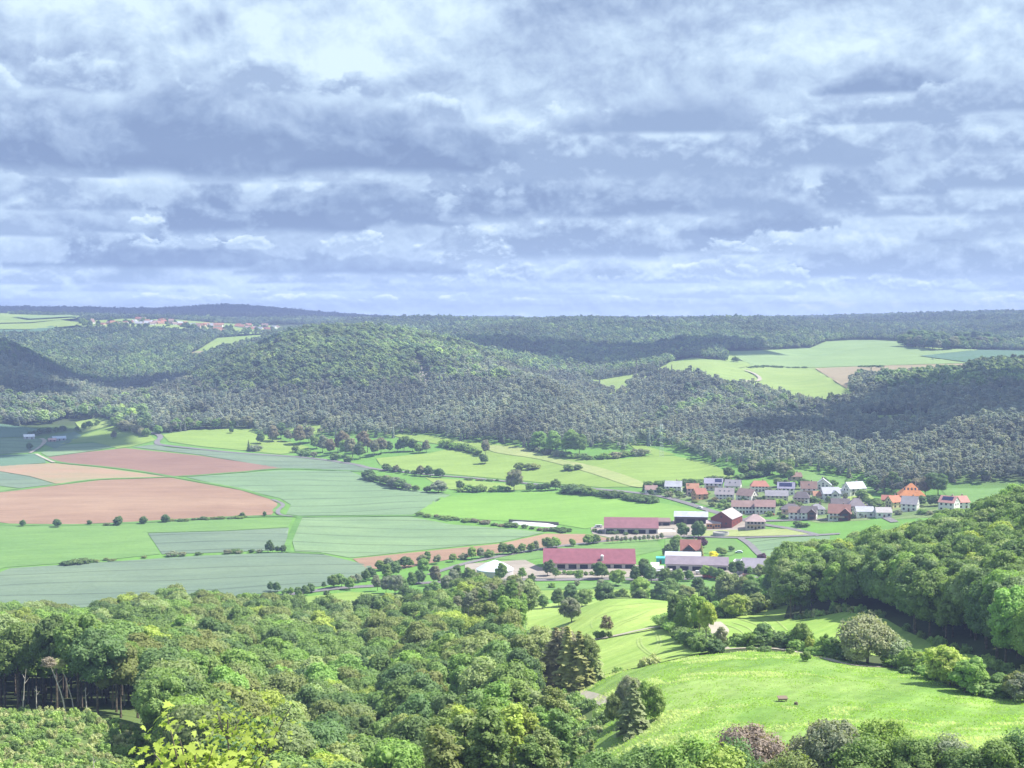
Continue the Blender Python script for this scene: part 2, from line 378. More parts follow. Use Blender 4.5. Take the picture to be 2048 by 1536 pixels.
# how far up the line of sight has to be at each grid cell to clear everything nearer
ELEV = (GZ - CZ) / np.hypot(GX, GY)
HORIZ = np.maximum.accumulate(ELEV, axis=0)
def clear_of(x, y, ztop):
    """elevation margin (tangent) of a point above the terrain that stands before it"""
    u = np.clip((np.arctan2(x, y) - TH0) / (TH1 - TH0) * (NTH - 1), 0, NTH - 1).astype(int)
    v = np.clip((np.log(np.hypot(x, y)) - LR0) / (LR1 - LR0) * (NLR - 1) - 1, 0, NLR - 1).astype(int)
    return (ztop - CZ) / np.hypot(x, y) - HORIZ[v, u]
_D = np.exp(np.linspace(math.log(12), math.log(7700), 2400))
def G(px, py, dmin=12.0):
    """ground point seen at (px, py): first place where the line of sight meets the terrain"""
    a, y, z = ray(px, py)
    hl = math.hypot(a, y); d = _D[_D >= dmin]
    X = a / hl * d; Y = y / hl * d; Z = CZ + z / hl * d
    below = Z < H(X, Y)
    k = int(np.argmax(below)) if below.any() else len(d) - 1
    if k == 0: return float(X[0]), float(Y[0])
    lo, hi = d[k - 1], d[k]
    for _ in range(12):
        m = (lo + hi) / 2
        if CZ + z / hl * m < h1(a / hl * m, y / hl * m): hi = m
        else: lo = m
    return float(a / hl * hi), float(y / hl * hi)
def at(px, d):
    """plan position in photo column px at ground distance d"""
    th = math.atan((px - 1024) / F); return d * math.sin(th), d * math.cos(th)

# ground sheet
def attr_mix_material():
    m, t, b = mat_new('ground_soil')
    p = wpos(t)
    at_ = t.nodes.new('ShaderNodeAttribute'); at_.attribute_name = 'cover'
    c = E(t, at_.outputs['Color'])
    n1 = noise(t, p, 0.045, 5, 0.6); n2 = noise(t, p, 0.6, 4, 0.6)
    v = n1 * 0.7 + n2 * 0.5 + 0.40
    vv = xyz(t, v, v, v)
    t.links.new(mixc(t, 1.0, c, vv, 'MULTIPLY').s, b.inputs['Base Color'])
    return m
def build_ground():
    idx = np.arange(NTH * NLR).reshape(NLR, NTH)
    f = np.stack([idx[:-1, :-1], idx[:-1, 1:], idx[1:, 1:], idx[1:, :-1]], -1).reshape(-1, 4)
    v = np.stack([GX, GY, GZ], -1).reshape(-1, 3)
    o = link_mesh('ground', v, f, attr_mix_material(), smooth=True)
    r = np.hypot(GX, GY).ravel(); z = GZ.ravel()
    grass = np.array((0.13, 0.27, 0.055)); floor = np.array((0.065, 0.09, 0.035)); soil = np.array((0.11, 0.16, 0.05))
    w = np.clip((r - 590) / 40, 0, 1) * np.clip((1650 - r) / 200, 0, 1) * np.clip((30 - z) / 8, 0, 1)
    near = np.clip((330 - r) / 60, 0, 1)
    col = floor[None] * (1 - w[:, None]) + grass[None] * w[:, None]
    col = col * (1 - near[:, None]) + soil[None] * near[:, None]
    a = o.data.color_attributes.new('cover', 'FLOAT_COLOR', 'POINT')
    a.data.foreach_set('color', np.concatenate([col, np.ones((len(col), 1))], 1).astype(np.float32).ravel())
    tag(o, kind='structure')
build_ground()

# ---------------------------------------------------------------- drape: fields, roads, paths
def in_poly(x, y, poly):
    x = np.asarray(x, float); y = np.asarray(y, float)
    inside = np.zeros(x.shape, bool); n = len(poly)
    for k in range(n):
        x0, y0 = poly[k]; x1, y1 = poly[(k + 1) % n]
        if y0 == y1: continue
        c = ((y0 > y) != (y1 > y)) & (x < (x1 - x0) * (y - y0) / (y1 - y0) + x0)
        inside ^= c
    return inside
def smooth_line(pts, n=6, closed=False):
    P = np.array(pts, float); N = len(P); out = []
    rngk = range(N if closed else N - 1)
    for k in rngk:
        if closed: p0, p1, p2, p3 = P[(k - 1) % N], P[k], P[(k + 1) % N], P[(k + 2) % N]
        else: p0, p1, p2, p3 = P[max(k - 1, 0)], P[k], P[k + 1], P[min(k + 2, N - 1)]
        for s in range(n):
            f = s / n
            out.append(0.5 * (2 * p1 + (p2 - p0) * f + (2 * p0 - 5 * p1 + 4 * p2 - p3) * f * f + (3 * p1 - p0 - 3 * p2 + p3) * f ** 3))
    if not closed: out.append(P[-1])
    return np.array(out)
FIELD_POLYS = []
def field(name, mat, pix, off=0.25, soft=False, dmin=12.0, register=True):
    """a sheet of land lying on the ground inside an outline given by what is seen of it"""
    pl = smooth_line(pix, 3, True) if soft else np.array(pix, float)
    # densify straight edges
    dense = []
    for k in range(len(pl)):
        a, b = pl[k], pl[(k + 1) % len(pl)]
        m = max(1, int(np.hypot(*(b - a)) / 14))
        for s in range(m): dense.append(a + (b - a) * s / m)
    W_ = [G(px, py, dmin) for px, py in dense]
    # drop repeats
    Wp = [W_[0]]
    for p in W_[1:]:
        if math.hypot(p[0] - Wp[-1][0], p[1] - Wp[-1][1]) > 0.3: Wp.append(p)
    if math.hypot(Wp[0][0] - Wp[-1][0], Wp[0][1] - Wp[-1][1]) < 0.3: Wp.pop()
    xs = np.array([p[0] for p in Wp]); ys = np.array([p[1] for p in Wp])
    # interior points: the terrain's own grid vertices
    m = (GX > xs.min()) & (GX < xs.max()) & (GY > ys.min()) & (GY < ys.max())
    gx, gy = GX[m], GY[m]
    ins = in_poly(gx, gy, Wp)
    gx, gy = gx[ins], gy[ins]
    n = len(Wp)
    co = [Vector(p) for p in Wp] + [Vector((a, b)) for a, b in zip(gx.tolist(), gy.tolist())]
    v, e, f, *_ = delaunay_2d_cdt(co, [(k, (k + 1) % n) for k in range(n)], [list(range(n))], 1, 1e-4)
    X = np.array([p[0] for p in v]); Y = np.array([p[1] for p in v])
    Z = H(X, Y) + off * np.clip(np.hypot(X, Y) / 900, 0.35, 3)
    o = link_mesh(name, np.stack([X, Y, Z], -1), [tuple(q) for q in f], mat, smooth=True)
    # make sure it faces up
    if len(o.data.polygons) and o.data.polygons[0].normal.z < 0: o.data.flip_normals()
    tag(o, kind='structure')
    if register: FIELD_POLYS.append((Wp, (xs.min(), xs.max(), ys.min(), ys.max())))
    return o
ROADS = []
def strip(name, mat, pts, width, off=0.4, world=False, sub=8, edge=0.0, emat=None):
    W_ = pts if world else [G(px, py) for px, py in pts]
    L = smooth_line(W_, sub)
    seg = [L[0]]
    for p in L[1:]:
        d = np.hypot(*(p - seg[-1]))
        if d < 1e-3: continue
        m = max(1, int(d / 8))
        a = seg[-1]
        for s in range(1, m + 1): seg.append(a + (p - a) * s / m)
    L = np.array(seg)
    T = np.gradient(L, axis=0); T /= np.linalg.norm(T, axis=1)[:, None] + 1e-9
    Nn = np.stack([-T[:, 1], T[:, 0]], 1)
    wv = width * (1 + 0.0 * L[:, 0])
    offs = [-0.5, -0.17, 0.17, 0.5]
    rows = []
    for k in offs:
        Q = L + Nn * (k * wv)[:, None]
        rows.append(np.stack([Q[:, 0], Q[:, 1], H(Q[:, 0], Q[:, 1]) + off * np.clip(np.hypot(Q[:, 0], Q[:, 1]) / 900, 0.4, 2)], -1))
    n = len(L); V = np.concatenate(rows)
    f = []
    for r in range(len(offs) - 1):
        for k in range(n - 1):
            f.append((r * n + k, r * n + k + 1, (r + 1) * n + k + 1, (r + 1) * n + k))
    o = link_mesh(name, V, np.array(f), mat, smooth=True)
    if o.data.polygons[0].normal.z < 0: o.data.flip_normals()
    tag(o, kind='structure')
    ROADS.append((L, width))
    return o

def crop_mat(name, c1, c2, ang=0.0, rows=9.0, tram=0.12, blot=0.25, fine=0.25, scale=0.012):
    """a worked field: two crop tones in drifts, faint drill rows and wheel tracks"""
    m, t, b = mat_new(name)
    p = wpos(t)
    sp = t.nodes.new('ShaderNodeSeparateXYZ'); t.links.new(p.s, sp.inputs[0])
    X, Y = E(t, sp.outputs[0]), E(t, sp.outputs[1])
    ca, sa = math.cos(ang), math.sin(ang)
    wob = (noise(t, p, 0.004, 2, 0.5) - 0.5) * 70
    u = X * ca + Y * sa + wob; v = Y * ca - X * sa + wob
    big = noise(t, xyz(t, u * 0.35, v * 1.0, 0.0), scale, 5, 0.6)
    f = noise(t, p, 0.35, 4, 0.65)
    streak = noise(t, xyz(t, u * 0.02, v * 0.25, 1.0), 1.0, 3, 0.6)
    patch = noise(t, xyz(t, u * 0.5, v, 3.0), 0.05, 4, 0.6)
    mix = ((big - 0.5) * (1.2 + blot * 4) + 0.5 + (streak - 0.5) * 0.9 + (patch - 0.5) * 0.9).clamp()
    c = mixc(t, mix, c1, c2)
    k = (f - 0.5) * (fine + 0.15) + 1.0 + (streak - 0.5) * (fine * 0.8 + .12) + (patch - 0.5) * 0.22
    if tram > 0:
        fr = (v / rows).f('FRACT')
        line = fr.f('LESS_THAN', 0.085)
        k = k - line * tram
    c = mixc(t, 1.0, c, xyz(t, k, k, k), 'MULTIPLY')
    t.links.new(c.s, b.inputs['Base Color'])
    bp = t.nodes.new('ShaderNodeBump'); bp.inputs['Strength'].default_value = 0.5; bp.inputs['Distance'].default_value = 0.5
    t.links.new((f + streak).s, bp.inputs['Height']); t.links.new(bp.outputs[0], b.inputs['Normal'])
    return m

# ---------------------------------------------------------------- land: meadows, crops, bare soil
M_lime = crop_mat('meadow_grass', (0.180, 0.275, 0.060), (0.245, 0.345, 0.085), 0.2, 14, 0.03, 0.15, 0.25)
M_mown = crop_mat('mown_meadow', (0.200, 0.330, 0.065), (0.320, 0.420, 0.115), 0.9, 7, 0.06, 0.25, 0.25, 0.02)
M_dry = crop_mat('dry_grass', (0.250, 0.320, 0.105), (0.320, 0.350, 0.150), 0.5, 9, 0.0, 0.3, 0.3)
M_far = crop_mat('far_meadow', (0.205, 0.305, 0.085), (0.280, 0.360, 0.110), 0.1, 30, 0.06, 0.15, 0.2, 0.006)
M_pale = crop_mat('pale_crop', (0.210, 0.310, 0.125), (0.250, 0.345, 0.140), 0.05, 24, 0.08, 0.12, 0.15, 0.006)
M_teal = crop_mat('winter_wheat', (0.145, 0.225, 0.128), (0.190, 0.285, 0.145), 0.12, 31, 0.36, 0.25, 0.2)
M_teal2 = crop_mat('young_barley', (0.155, 0.240, 0.130), (0.205, 0.300, 0.145), -0.1, 31, 0.34, 0.25, 0.2)
M_blue = crop_mat('blue_green_crop', (0.130, 0.185, 0.132), (0.165, 0.225, 0.145), 0.1, 27, 0.30, 0.25, 0.2)
M_deep = crop_mat('deep_green_crop', (0.095, 0.175, 0.115), (0.120, 0.205, 0.125), 0.3, 22, 0.06, 0.12, 0.14)
M_green = crop_mat('green_ley', (0.120, 0.230, 0.070), (0.165, 0.280, 0.080), 0.2, 14, 0.04, 0.12, 0.2)
M_red = crop_mat('red_soil', (0.250, 0.155, 0.105), (0.320, 0.215, 0.145), 0.1, 16, 0.03, 0.3, 0.12, 0.009)
M_red2 = crop_mat('reddish_soil', (0.220, 0.130, 0.098), (0.260, 0.165, 0.120), 0.1, 16, 0.03, 0.2, 0.12, 0.009)
M_beige = crop_mat('sprouting_soil', (0.270, 0.245, 0.140), (0.340, 0.225, 0.150), 0.3, 16, 0.02, 0.5, 0.12, 0.010)
M_tan = crop_mat('tan_soil', (0.300, 0.250, 0.160), (0.345, 0.285, 0.180), 0.3, 16, 0.02, 0.3, 0.12)
M_rough = crop_mat('rough_grass', (0.140, 0.255, 0.050), (0.225, 0.330, 0.090), 1.1, 9, 0.0, 0.8, 0.7, 0.06)
M_bright = crop_mat('bright_ley', (0.150, 0.295, 0.055), (0.195, 0.345, 0.070), 0.2, 14, 0.03, 0.12, 0.2)
M_garden = crop_mat('garden_lawn', (0.115, 0.190, 0.060), (0.200, 0.250, 0.110), 0.4, 9, 0.0, 0.5, 0.5, 0.05)
M_asph = crop_mat('asphalt', (0.168, 0.160, 0.168), (0.218, 0.210, 0.210), 0, 9, 0, 0.2, 0.15)
M_gravel = crop_mat('gravel', (0.353, 0.319, 0.252), (0.420, 0.386, 0.319), 0, 9, 0, 0.3, 0.3)
M_verge = crop_mat('grass_verge', (0.092, 0.202, 0.050), (0.143, 0.277, 0.067), 0, 9, 0, 0.3, 0.3)
M_yard = crop_mat('farmyard', (0.286, 0.252, 0.210), (0.353, 0.311, 0.269), 0, 9, 0, 0.4, 0.2, 0.05)

# far plateau on the right
field('meadow', M_far, [(1300,746),(1350,722),(1385,716),(1450,721),(1453,703),(1500,702),(1620,696.5),(1652,683),(1750,680),(1810,684),(1812,693),(1958,700),(2070,702),(2070,728),(1950,731),(1930,748),(1800,756),(1722,757),(1699,767),(1698,782),(1720,797),(1655,811.5),(1600,805),(1560,794),(1500,777),(1440,772),(1400,756),(1330,752)], off=.12)
field('meadow', M_far, [(1300,745),(1350,722),(1385,716),(1440,724),(1485,727),(1495,733),(1462,741),(1458,746),(1515,758),(1510,766),(1490,771),(1440,769),(1400,754),(1330,751)], off=.3)
field('meadow', M_far, [(1515,757),(1492,739),(1560,737),(1628,738),(1690,780),(1718,796),(1655,810),(1600,803),(1560,792),(1500,775),(1440,770),(1490,771)], off=.4)
field('meadow', M_pale, [(1450,704),(1500,703),(1620,697),(1652,684),(1700,681),(1750,681),(1810,685),(1800,693),(1870,698),(1958,700),(1835,713),(1938,727),(1740,732),(1620,736),(1500,733),(1486,723),(1470,713)], off=.3)
field('crop_field', M_deep, [(1840,713),(1900,707),(1960,701),(2070,703),(2070,728),(1945,727)], off=.5)
field('ploughed_field', M_tan, [(1630,738),(1740,733.5),(1945,728),(1962,735),(1930,747),(1800,755),(1720,754),(1697,764),(1694,779)], off=.5)
field('meadow', M_far, [(1715,836),(1800,830),(1850,832),(1872,840),(1830,851),(1770,853)], soft=True)
field('meadow', M_far, [(1155,756),(1200,761),(1290,746),(1312,752),(1270,762),(1250,775),(1280,783),(1220,791),(1185,775)], off=.35)
field('meadow', M_pale, [(1040,637.5),(1120,638.5),(1120,643),(1045,643)], off=1.5)
field('meadow', M_green, [(1880,976),(1960,978),(2070,974),(2070,1012),(1960,1009),(1900,1002)])
field('meadow', M_green, [(1535,934),(1600,938),(1680,955),(1740,968),(1760,990),(1700,985),(1600,965)])
field('meadow', M_far, [(1690,972),(1735,985),(1762,1010),(1740,1015),(1690,1000)])
# far left
field('meadow', M_far, [(-40,629),(0,629),(22,633),(165,636),(150,642),(60,650),(-40,652)], off=2)
field('crop_field', M_pale, [(24,640),(140,636),(155,640),(60,645)], off=3)
field('meadow', M_far, [(-40,654),(60,652),(120,645),(158,650),(150,657),(60,664),(-40,664)], off=2)
field('crop_field', M_deep, [(-40,665),(60,665),(105,657),(120,664),(85,672),(-40,674)], off=2)
field('meadow', M_far, [(362,716),(395,702),(435,677),(535,670),(522,685),(500,688),(440,702),(385,718)], off=.5)
field('ploughed_field', M_tan, [(362,716),(388,706),(425,703),(418,712),(385,718)], off=.9)
field('meadow', M_far, [(455,668),(520,660),(600,656),(560,668),(480,672)], off=1)
field('meadow', M_far, [(150,651),(165,645),(250,640),(350,641),(430,648),(550,654),(562,662),(440,669),(340,659),(250,658),(165,656)], off=1)
# left valley
field('crop_field', M_deep, [(-40,849),(0,848),(60,856),(98,863),(60,873),(-40,878)])
field('crop_field', M_teal, [(-40,880),(60,875),(92,880),(85,892),(55,906),(-40,911)])
field('crop_field', M_deep, [(-40,913),(70,908),(88,918),(92,926),(-40,937)])
field('crop_field', M_teal2, [(82,906),(128,891),(185,886),(232,894),(180,903),(95,914)])
field('crop_field', M_deep, [(90,890),(100,873),(150,864),(165,872),(130,890),(110,898)])
field('meadow', M_lime, [(120,889),(170,869),(225,853),(265,861),(302,872),(312,881),(262,894),(235,897),(185,884)])
field('meadow', M_far, [(150,845),(200,835),(235,845),(215,853),(165,866)])
field('crop_field', M_blue, [(265,895),(312,889),(335,896),(480,906),(600,914),(700,927),(742,937),(738,945),(650,941),(560,937),(400,910)])
field('ploughed_field', M_red2, [(88,916),(180,904),(250,897),(400,912),(568,937),(480,944),(400,950),(345,953),(250,938),(130,926)])
field('ploughed_field', M_beige, [(-40,933),(0,932),(105,927),(200,936),(335,954),(230,957),(112,968),(60,953),(0,943),(-40,940)])
field('crop_field', M_blue, [(-40,941),(0,944),(60,954),(110,969),(40,977),(0,972),(-40,966)])
field('meadow', M_green, [(-40,968),(0,973),(38,978),(-40,988)])
field('ploughed_field', M_red, [(-40,990),(80,976),(200,961),(340,956),(400,967),(480,981),(540,999),(560,1010),(543,1030),(400,1037),(250,1045),(150,1049),(20,1048),(-40,1040)])
field('meadow', M_green, [(-40,1046),(60,1053),(200,1051),(400,1041),(586,1036),(576,1055),(450,1062),(294,1066),(320,1109),(160,1125),(10,1135),(-40,1155)])
field('crop_field', M_blue, [(296,1067),(450,1063),(578,1056),(570,1100),(450,1105),(324,1109)])
field('crop_field', M_blue, [(20,1137),(160,1128),(400,1112),(560,1106),(650,1110),(742,1132),(748,1150),(650,1172),(500,1190),(300,1210),(0,1222),(-60,1222),(-60,1170)])
field('crop_field', M_teal, [(372,955),(560,941),(700,943),(745,962),(800,977),(902,990),(868,1006),(825,1030),(700,1031),(600,1032),(572,1029),(582,1010),(560,997),(500,983),(430,968)])
field('crop_field', M_teal2, [(603,1036),(700,1035),(820,1034),(900,1049),(1050,1061),(1088,1066),(1000,1085),(850,1100),(760,1110),(700,1116),(640,1105),(590,1103),(584,1080)])
field('ploughed_field', M_red, [(705,1118),(850,1103),(1000,1088),(1092,1068),(1180,1069),(1240,1082),(1080,1096),(900,1119),(800,1139),(735,1138)])
field('meadow', M_lime, [(325,870),(380,861),(500,856),(512,868),(560,880),(620,895),(600,905),(560,909),(480,901),(400,893),(338,884)])
field('meadow', M_lime, [(343,836),(400,825),(428,836),(380,845)])
field('meadow', M_lime, [(578,862),(600,850),(660,852),(640,870)])
# middle meadows under the hill
field('meadow', M_lime, [(752,917),(860,907),(905,896),(980,894),(1000,890),(1040,905),(1130,913),(1180,919),(1250,918),(1300,911),(1350,913),(1420,926),(1472,956),(1440,963),(1290,974),(1200,975),(1100,967),(1010,959),(900,949),(830,944),(760,930)])
field('meadow', M_lime, [(765,868),(860,872),(930,884),(1040,892),(1000,900),(905,893),(840,884)], off=.35)
field('meadow', M_dry, [(975,893),(1050,897),(1100,915),(1190,934),(1260,955),(1292,972),(1262,974),(1180,947),(1080,920),(990,906)], off=.5, soft=True)
field('meadow', M_lime, [(1252,883),(1290,892),(1352,910),(1312,912),(1272,901)])
field('meadow', M_bright, [(880,995),(950,989),(1050,985),(1130,984),(1200,991),(1280,1001),(1350,1011),(1440,1030),(1425,1035),(1352,1035),(1342,1047),(1200,1052),(1170,1058),(1110,1048),(1000,1042),(900,1036),(832,1028),(860,1008)])
field('meadow', M_lime, [(850,955),(960,963),(1060,972),(1050,980),(930,985),(880,975)])
field('meadow', M_green, [(1330,1078),(1405,1076),(1470,1080),(1490,1100),(1460,1112),(1370,1104),(1330,1098)])
field('crop_field', M_teal, [(1492,1078),(1600,1075),(1660,1072),(1660,1120),(1560,1122),(1530,1116)])
field('meadow', M_dry, [(1400,1062),(1480,1060),(1600,1058),(1622,1070),(1500,1073),(1405,1074)], off=.3)
field('farmyard_ground', M_yard, [(1180,1052),(1330,1040),(1440,1040),(1530,1045),(1530,1062),(1400,1068),(1310,1080),(1230,1078),(1185,1068)], off=.2)
field('farmyard_ground', M_yard, [(930,1128),(1050,1120),(1080,1135),(1270,1130),(1320,1135),(1500,1130),(1500,1156),(1300,1154),(1000,1158),(930,1150)], off=.2)
field('meadow', M_green, [(990,1105),(1100,1092),(1310,1076),(1325,1100),(1270,1112),(1090,1115),(1050,1122),(985,1118)], off=.2)
field('meadow', M_lime, [(590,1196),(700,1184),(850,1192),(930,1200),(930,1215),(700,1222),(590,1210)], off=.2)
field('meadow', M_green, [(980,1168),(1200,1165),(1520,1165),(1520,1182),(1200,1178),(985,1182)], off=.2)
field('meadow', M_lime, [(985,1184),(1200,1179),(1450,1184),(1420,1196),(1200,1196),(1000,1202)], off=.2)
field('garden_ground', M_garden, [(1290,978),(1400,972),(1540,972),(1660,972),(1720,992),(1745,1012),(1740,1040),(1640,1046),(1560,1034),(1500,1034),(1440,1018),(1370,1000),(1300,990)], off=.1)
field('garden_ground', M_garden, [(1755,1002),(1840,1000),(1940,1012),(1940,1034),(1850,1036),(1770,1040)], off=.1)
# foreground
field('meadow', M_mown, [(1040,1216),(1150,1201),(1250,1198),(1330,1200),(1445,1212),(1440,1240),(1345,1252),(1180,1283),(1100,1292),(1050,1260)], off=.35, soft=False)
field('meadow', M_mown, [(1105,1305),(1182,1284),(1350,1254),(1445,1242),(1442,1302),(1380,1312),(1200,1352),(1140,1352),(1090,1330)], off=.35)
field('meadow', M_dry, [(900,1290),(960,1291),(1110,1290),(1100,1302),(1060,1310),(1000,1308),(900,1330)], off=.3)
field('meadow', M_mown, [(1425,1238),(1480,1222),(1560,1208),(1576,1212),(1568,1238),(1600,1240),(1635,1234),(1688,1224),(1730,1228),(1772,1239),(1815,1264),(1873,1291),(1957,1314),(1968,1328),(1935,1348),(1860,1327),(1750,1312),(1620,1292),(1500,1296),(1442,1302)], off=.3)
field('meadow', M_rough, [(1130,1362),(1200,1353),(1385,1313),(1500,1303),(1600,1306),(1750,1330),(1870,1352),(1960,1372),(2120,1400),(2120,1600),(1250,1600),(1180,1500),(1215,1440),(1210,1410),(1120,1376)], off=.3)

ROUGH = FIELD_POLYS[-1]

# roads and lanes
strip('road', M_asph, [(300,866),(316,870),(321,876),(314,885),(326,891),(400,899),(480,907),(600,915),(700,928),(740,937),(800,944),(870,951),(960,958),(1060,968),(1150,976),(1300,990),(1370,1006),(1430,1025),(1475,1038),(1540,1042),(1620,1040),(1700,1038)], 5.5)
strip('road', M_asph, [(1475,1038),(1530,1050),(1580,1058),(1640,1072)], 4.5)
strip('road', M_asph, [(560,1192),(640,1181),(740,1173),(860,1166),(1000,1161),(1300,1160),(1520,1160),(1620,1165)], 7.0)
strip('road', M_asph, [(860,1150),(895,1138),(960,1121),(1100,1096),(1200,1084),(1310,1074),(1400,1074),(1480,1076),(1600,1072),(1680,1068)], 4.5)
strip('road', M_asph, [(1480,1076),(1500,1090),(1525,1114),(1560,1135)], 4.0)
strip('road', M_asph, [(1790,1045),(1770,1035),(1748,1022),(1742,1010),(1720,995)], 5.0)
strip('lane', M_verge, [(88,915),(130,927),(250,939),(345,954),(430,969),(500,984),(550,1000),(562,1010),(552,1022),(572,1033)], 5.0, off=.3)
strip('path', M_asph, [(545,1000),(566,1010),(556,1022),(560,1030),(585,1034)], 3.0, off=.5)
strip('lane', M_verge, [(345,954),(400,951),(480,945),(565,938),(700,942),(745,945)], 5.0, off=.3)
strip('lane', M_verge, [(600,1034),(588,1060),(574,1100),(600,1106),(650,1108)], 4.0, off=.4)
strip('lane', M_verge, [(-40,1044),(20,1050),(150,1051),(300,1044),(545,1033),(600,1034)], 6.0, off=.4)
strip('lane', M_verge, [(600,1034),(820,1032),(900,1042)], 5.0, off=.4)
strip('lane', M_verge, [(-40,988),(80,975),(200,959),(345,954)], 5.0, off=.3)
strip('path', M_gravel, [(85,890),(88,882),(80,878)], 3.0, off=.5)
strip('path', M_gravel, [(60,907),(78,896),(88,888),(90,882),(84,878)], 3.0, off=.5)
strip('path', M_gravel, [(72,909),(90,918),(108,926)], 3.0, off=.5)
strip('path', M_gravel, [(1440,1300),(1500,1297),(1560,1299),(1640,1315),(1700,1330),(1800,1336),(1870,1346),(1960,1372),(2060,1395)], 2.6, off=.5)
strip('path', M_gravel, [(1345,1251),(1250,1268),(1180,1283),(1150,1300),(1120,1325),(1090,1345)], 2.4, off=.5)
strip('path', M_gravel, [(1440,1300),(1428,1285),(1440,1262),(1425,1245)], 5.0, off=.5)
strip('path', M_gravel, [(1090,1345),(1110,1368),(1160,1388),(1225,1412),(1260,1430)], 2.6, off=.5)
strip('path', M_gravel, [(1490,742),(1520,760),(1480,770)], 5.0, off=.9)

# wheel tracks and swaths in the hay meadows
M_track = crop_mat('pressed_grass', (0.27, 0.38, 0.11), (0.33, 0.42, 0.14), 0, 9, 0, 0.2, 0.3)
for pts in [[(1275, 1278), (1277, 1292), (1290, 1305), (1302, 1312)], [(1281, 1277), (1284, 1291), (1296, 1303), (1308, 1311)], [(1312, 1270), (1316, 1285), (1310, 1300), (1300, 1312), (1285, 1320)], [(1318, 1270), (1322, 1286), (1316, 1301), (1306, 1313)],
            [(1215, 1262), (1235, 1248), (1270, 1235), (1300, 1222)], [(1222, 1264), (1242, 1250), (1277, 1237)], [(1185, 1258), (1183, 1245), (1200, 1232), (1260, 1218)], [(1330, 1262), (1345, 1275), (1365, 1290), (1378, 1300)], [(1340, 1262), (1356, 1276), (1375, 1290)],
            [(1230, 1345), (1300, 1325), (1370, 1308)], [(1215, 1338), (1280, 1320), (1350, 1302)], [(1210, 1215), (1260, 1210), (1330, 1206)],
            [(1450, 1250), (1480, 1262), (1500, 1280)], [(1465, 1246), (1498, 1258), (1518, 1278)], [(1480, 1240), (1515, 1252), (1538, 1274)], [(1498, 1234), (1532, 1246), (1556, 1270)], [(1516, 1228), (1550, 1240), (1575, 1262)]]:
    strip('wheel_track', M_track, pts, .5, off=.55)

# ================================================================ trees
def leaf_mat(name, trans=0.25, inst=False):
    m, t, b = mat_new(name)
    tc = t.nodes.new('ShaderNodeTexCoord')
    if inst:
        a = t.nodes.new('ShaderNodeAttribute'); a.attribute_type = 'INSTANCER'; a.attribute_name = 'tint'
        base = E(t, a.outputs['Color'])
    else:
        a = t.nodes.new('ShaderNodeObjectInfo'); base = E(t, a.outputs['Color'])
    oi = t.nodes.new('ShaderNodeObjectInfo')
    oc = E(t, tc.outputs['Object'])
    n1 = noise(t, oc, 0.33, 2, 0.5) ; n2 = noise(t, oc, 1.9, 2, 0.6)
    k = ((n1 - 0.5) * 0.7 + (n2 - 0.5) * 0.7 + 1.0) * 2.4
    col = mixc(t, 1.0, base, xyz(t, k * 1.12, k, k * 1.22), 'MULTIPLY')
    b.inputs['Roughness'].default_value = 0.62
    b.inputs['Specular IOR Level'].default_value = 0.28
    t.links.new(col.s, b.inputs['Base Color'])
    tr = t.nodes.new('ShaderNodeBsdfTranslucent')
    t.links.new(mixc(t, 1.0, col, (1.25, 1.35, 0.6), 'MULTIPLY').s, tr.inputs[0])
    mx = t.nodes.new('ShaderNodeMixShader'); mx.inputs[0].default_value = trans
    t.links.new(b.outputs[0], mx.inputs[1]); t.links.new(tr.outputs[0], mx.inputs[2])
    t.links.new(mx.outputs[0], t.nodes['Material Output'].inputs[0])
    return m
M_leaf = leaf_mat('foliage', .38)
M_leaf_i = leaf_mat('foliage_of_woods', .38, inst=True)
def bark_mat(name, c1, c2):
    m, t, b = mat_new(name)
    tc = t.nodes.new('ShaderNodeTexCoord')
    n = noise(t, E(t, tc.outputs['Object']), 1.4, 4, 0.6)
    t.links.new(mixc(t, n.smooth(0.35, 0.65), c1, c2).s, b.inputs['Base Color'])
    return m
M_bark = bark_mat('bark', (0.10, 0.08, 0.06), (0.20, 0.17, 0.13))
M_pale = bark_mat('pale_bark', (0.40, 0.36, 0.30), (0.62, 0.57, 0.50))

def ico(sub):
    p = (1 + 5 ** 0.5) / 2
    v = [(-1, p, 0), (1, p, 0), (-1, -p, 0), (1, -p, 0), (0, -1, p), (0, 1, p), (0, -1, -p), (0, 1, -p), (p, 0, -1), (p, 0, 1), (-p, 0, -1), (-p, 0, 1)]
    f = [(0, 11, 5), (0, 5, 1), (0, 1, 7), (0, 7, 10), (0, 10, 11), (1, 5, 9), (5, 11, 4), (11, 10, 2), (10, 7, 6), (7, 1, 8), (3, 9, 4), (3, 4, 2), (3, 2, 6), (3, 6, 8), (3, 8, 9), (4, 9, 5), (2, 4, 11), (6, 2, 10), (8, 6, 7), (9, 8, 1)]
    v = [np.array(q) / np.linalg.norm(q) for q in v]
    for _ in range(sub):
        c = {}; nf = []
        def mid(a, b):
            k = (min(a, b), max(a, b))
            if k not in c:
                q = v[a] + v[b]; v.append(q / np.linalg.norm(q)); c[k] = len(v) - 1
            return c[k]
        for a, b, d in f:
            ab, bd, da = mid(a, b), mid(b, d), mid(d, a)
            nf += [(a, ab, da), (b, bd, ab), (d, da, bd), (ab, bd, da)]
        f = nf
    return np.array(v), np.array(f)
ICO = {k: ico(k) for k in (1, 2)}

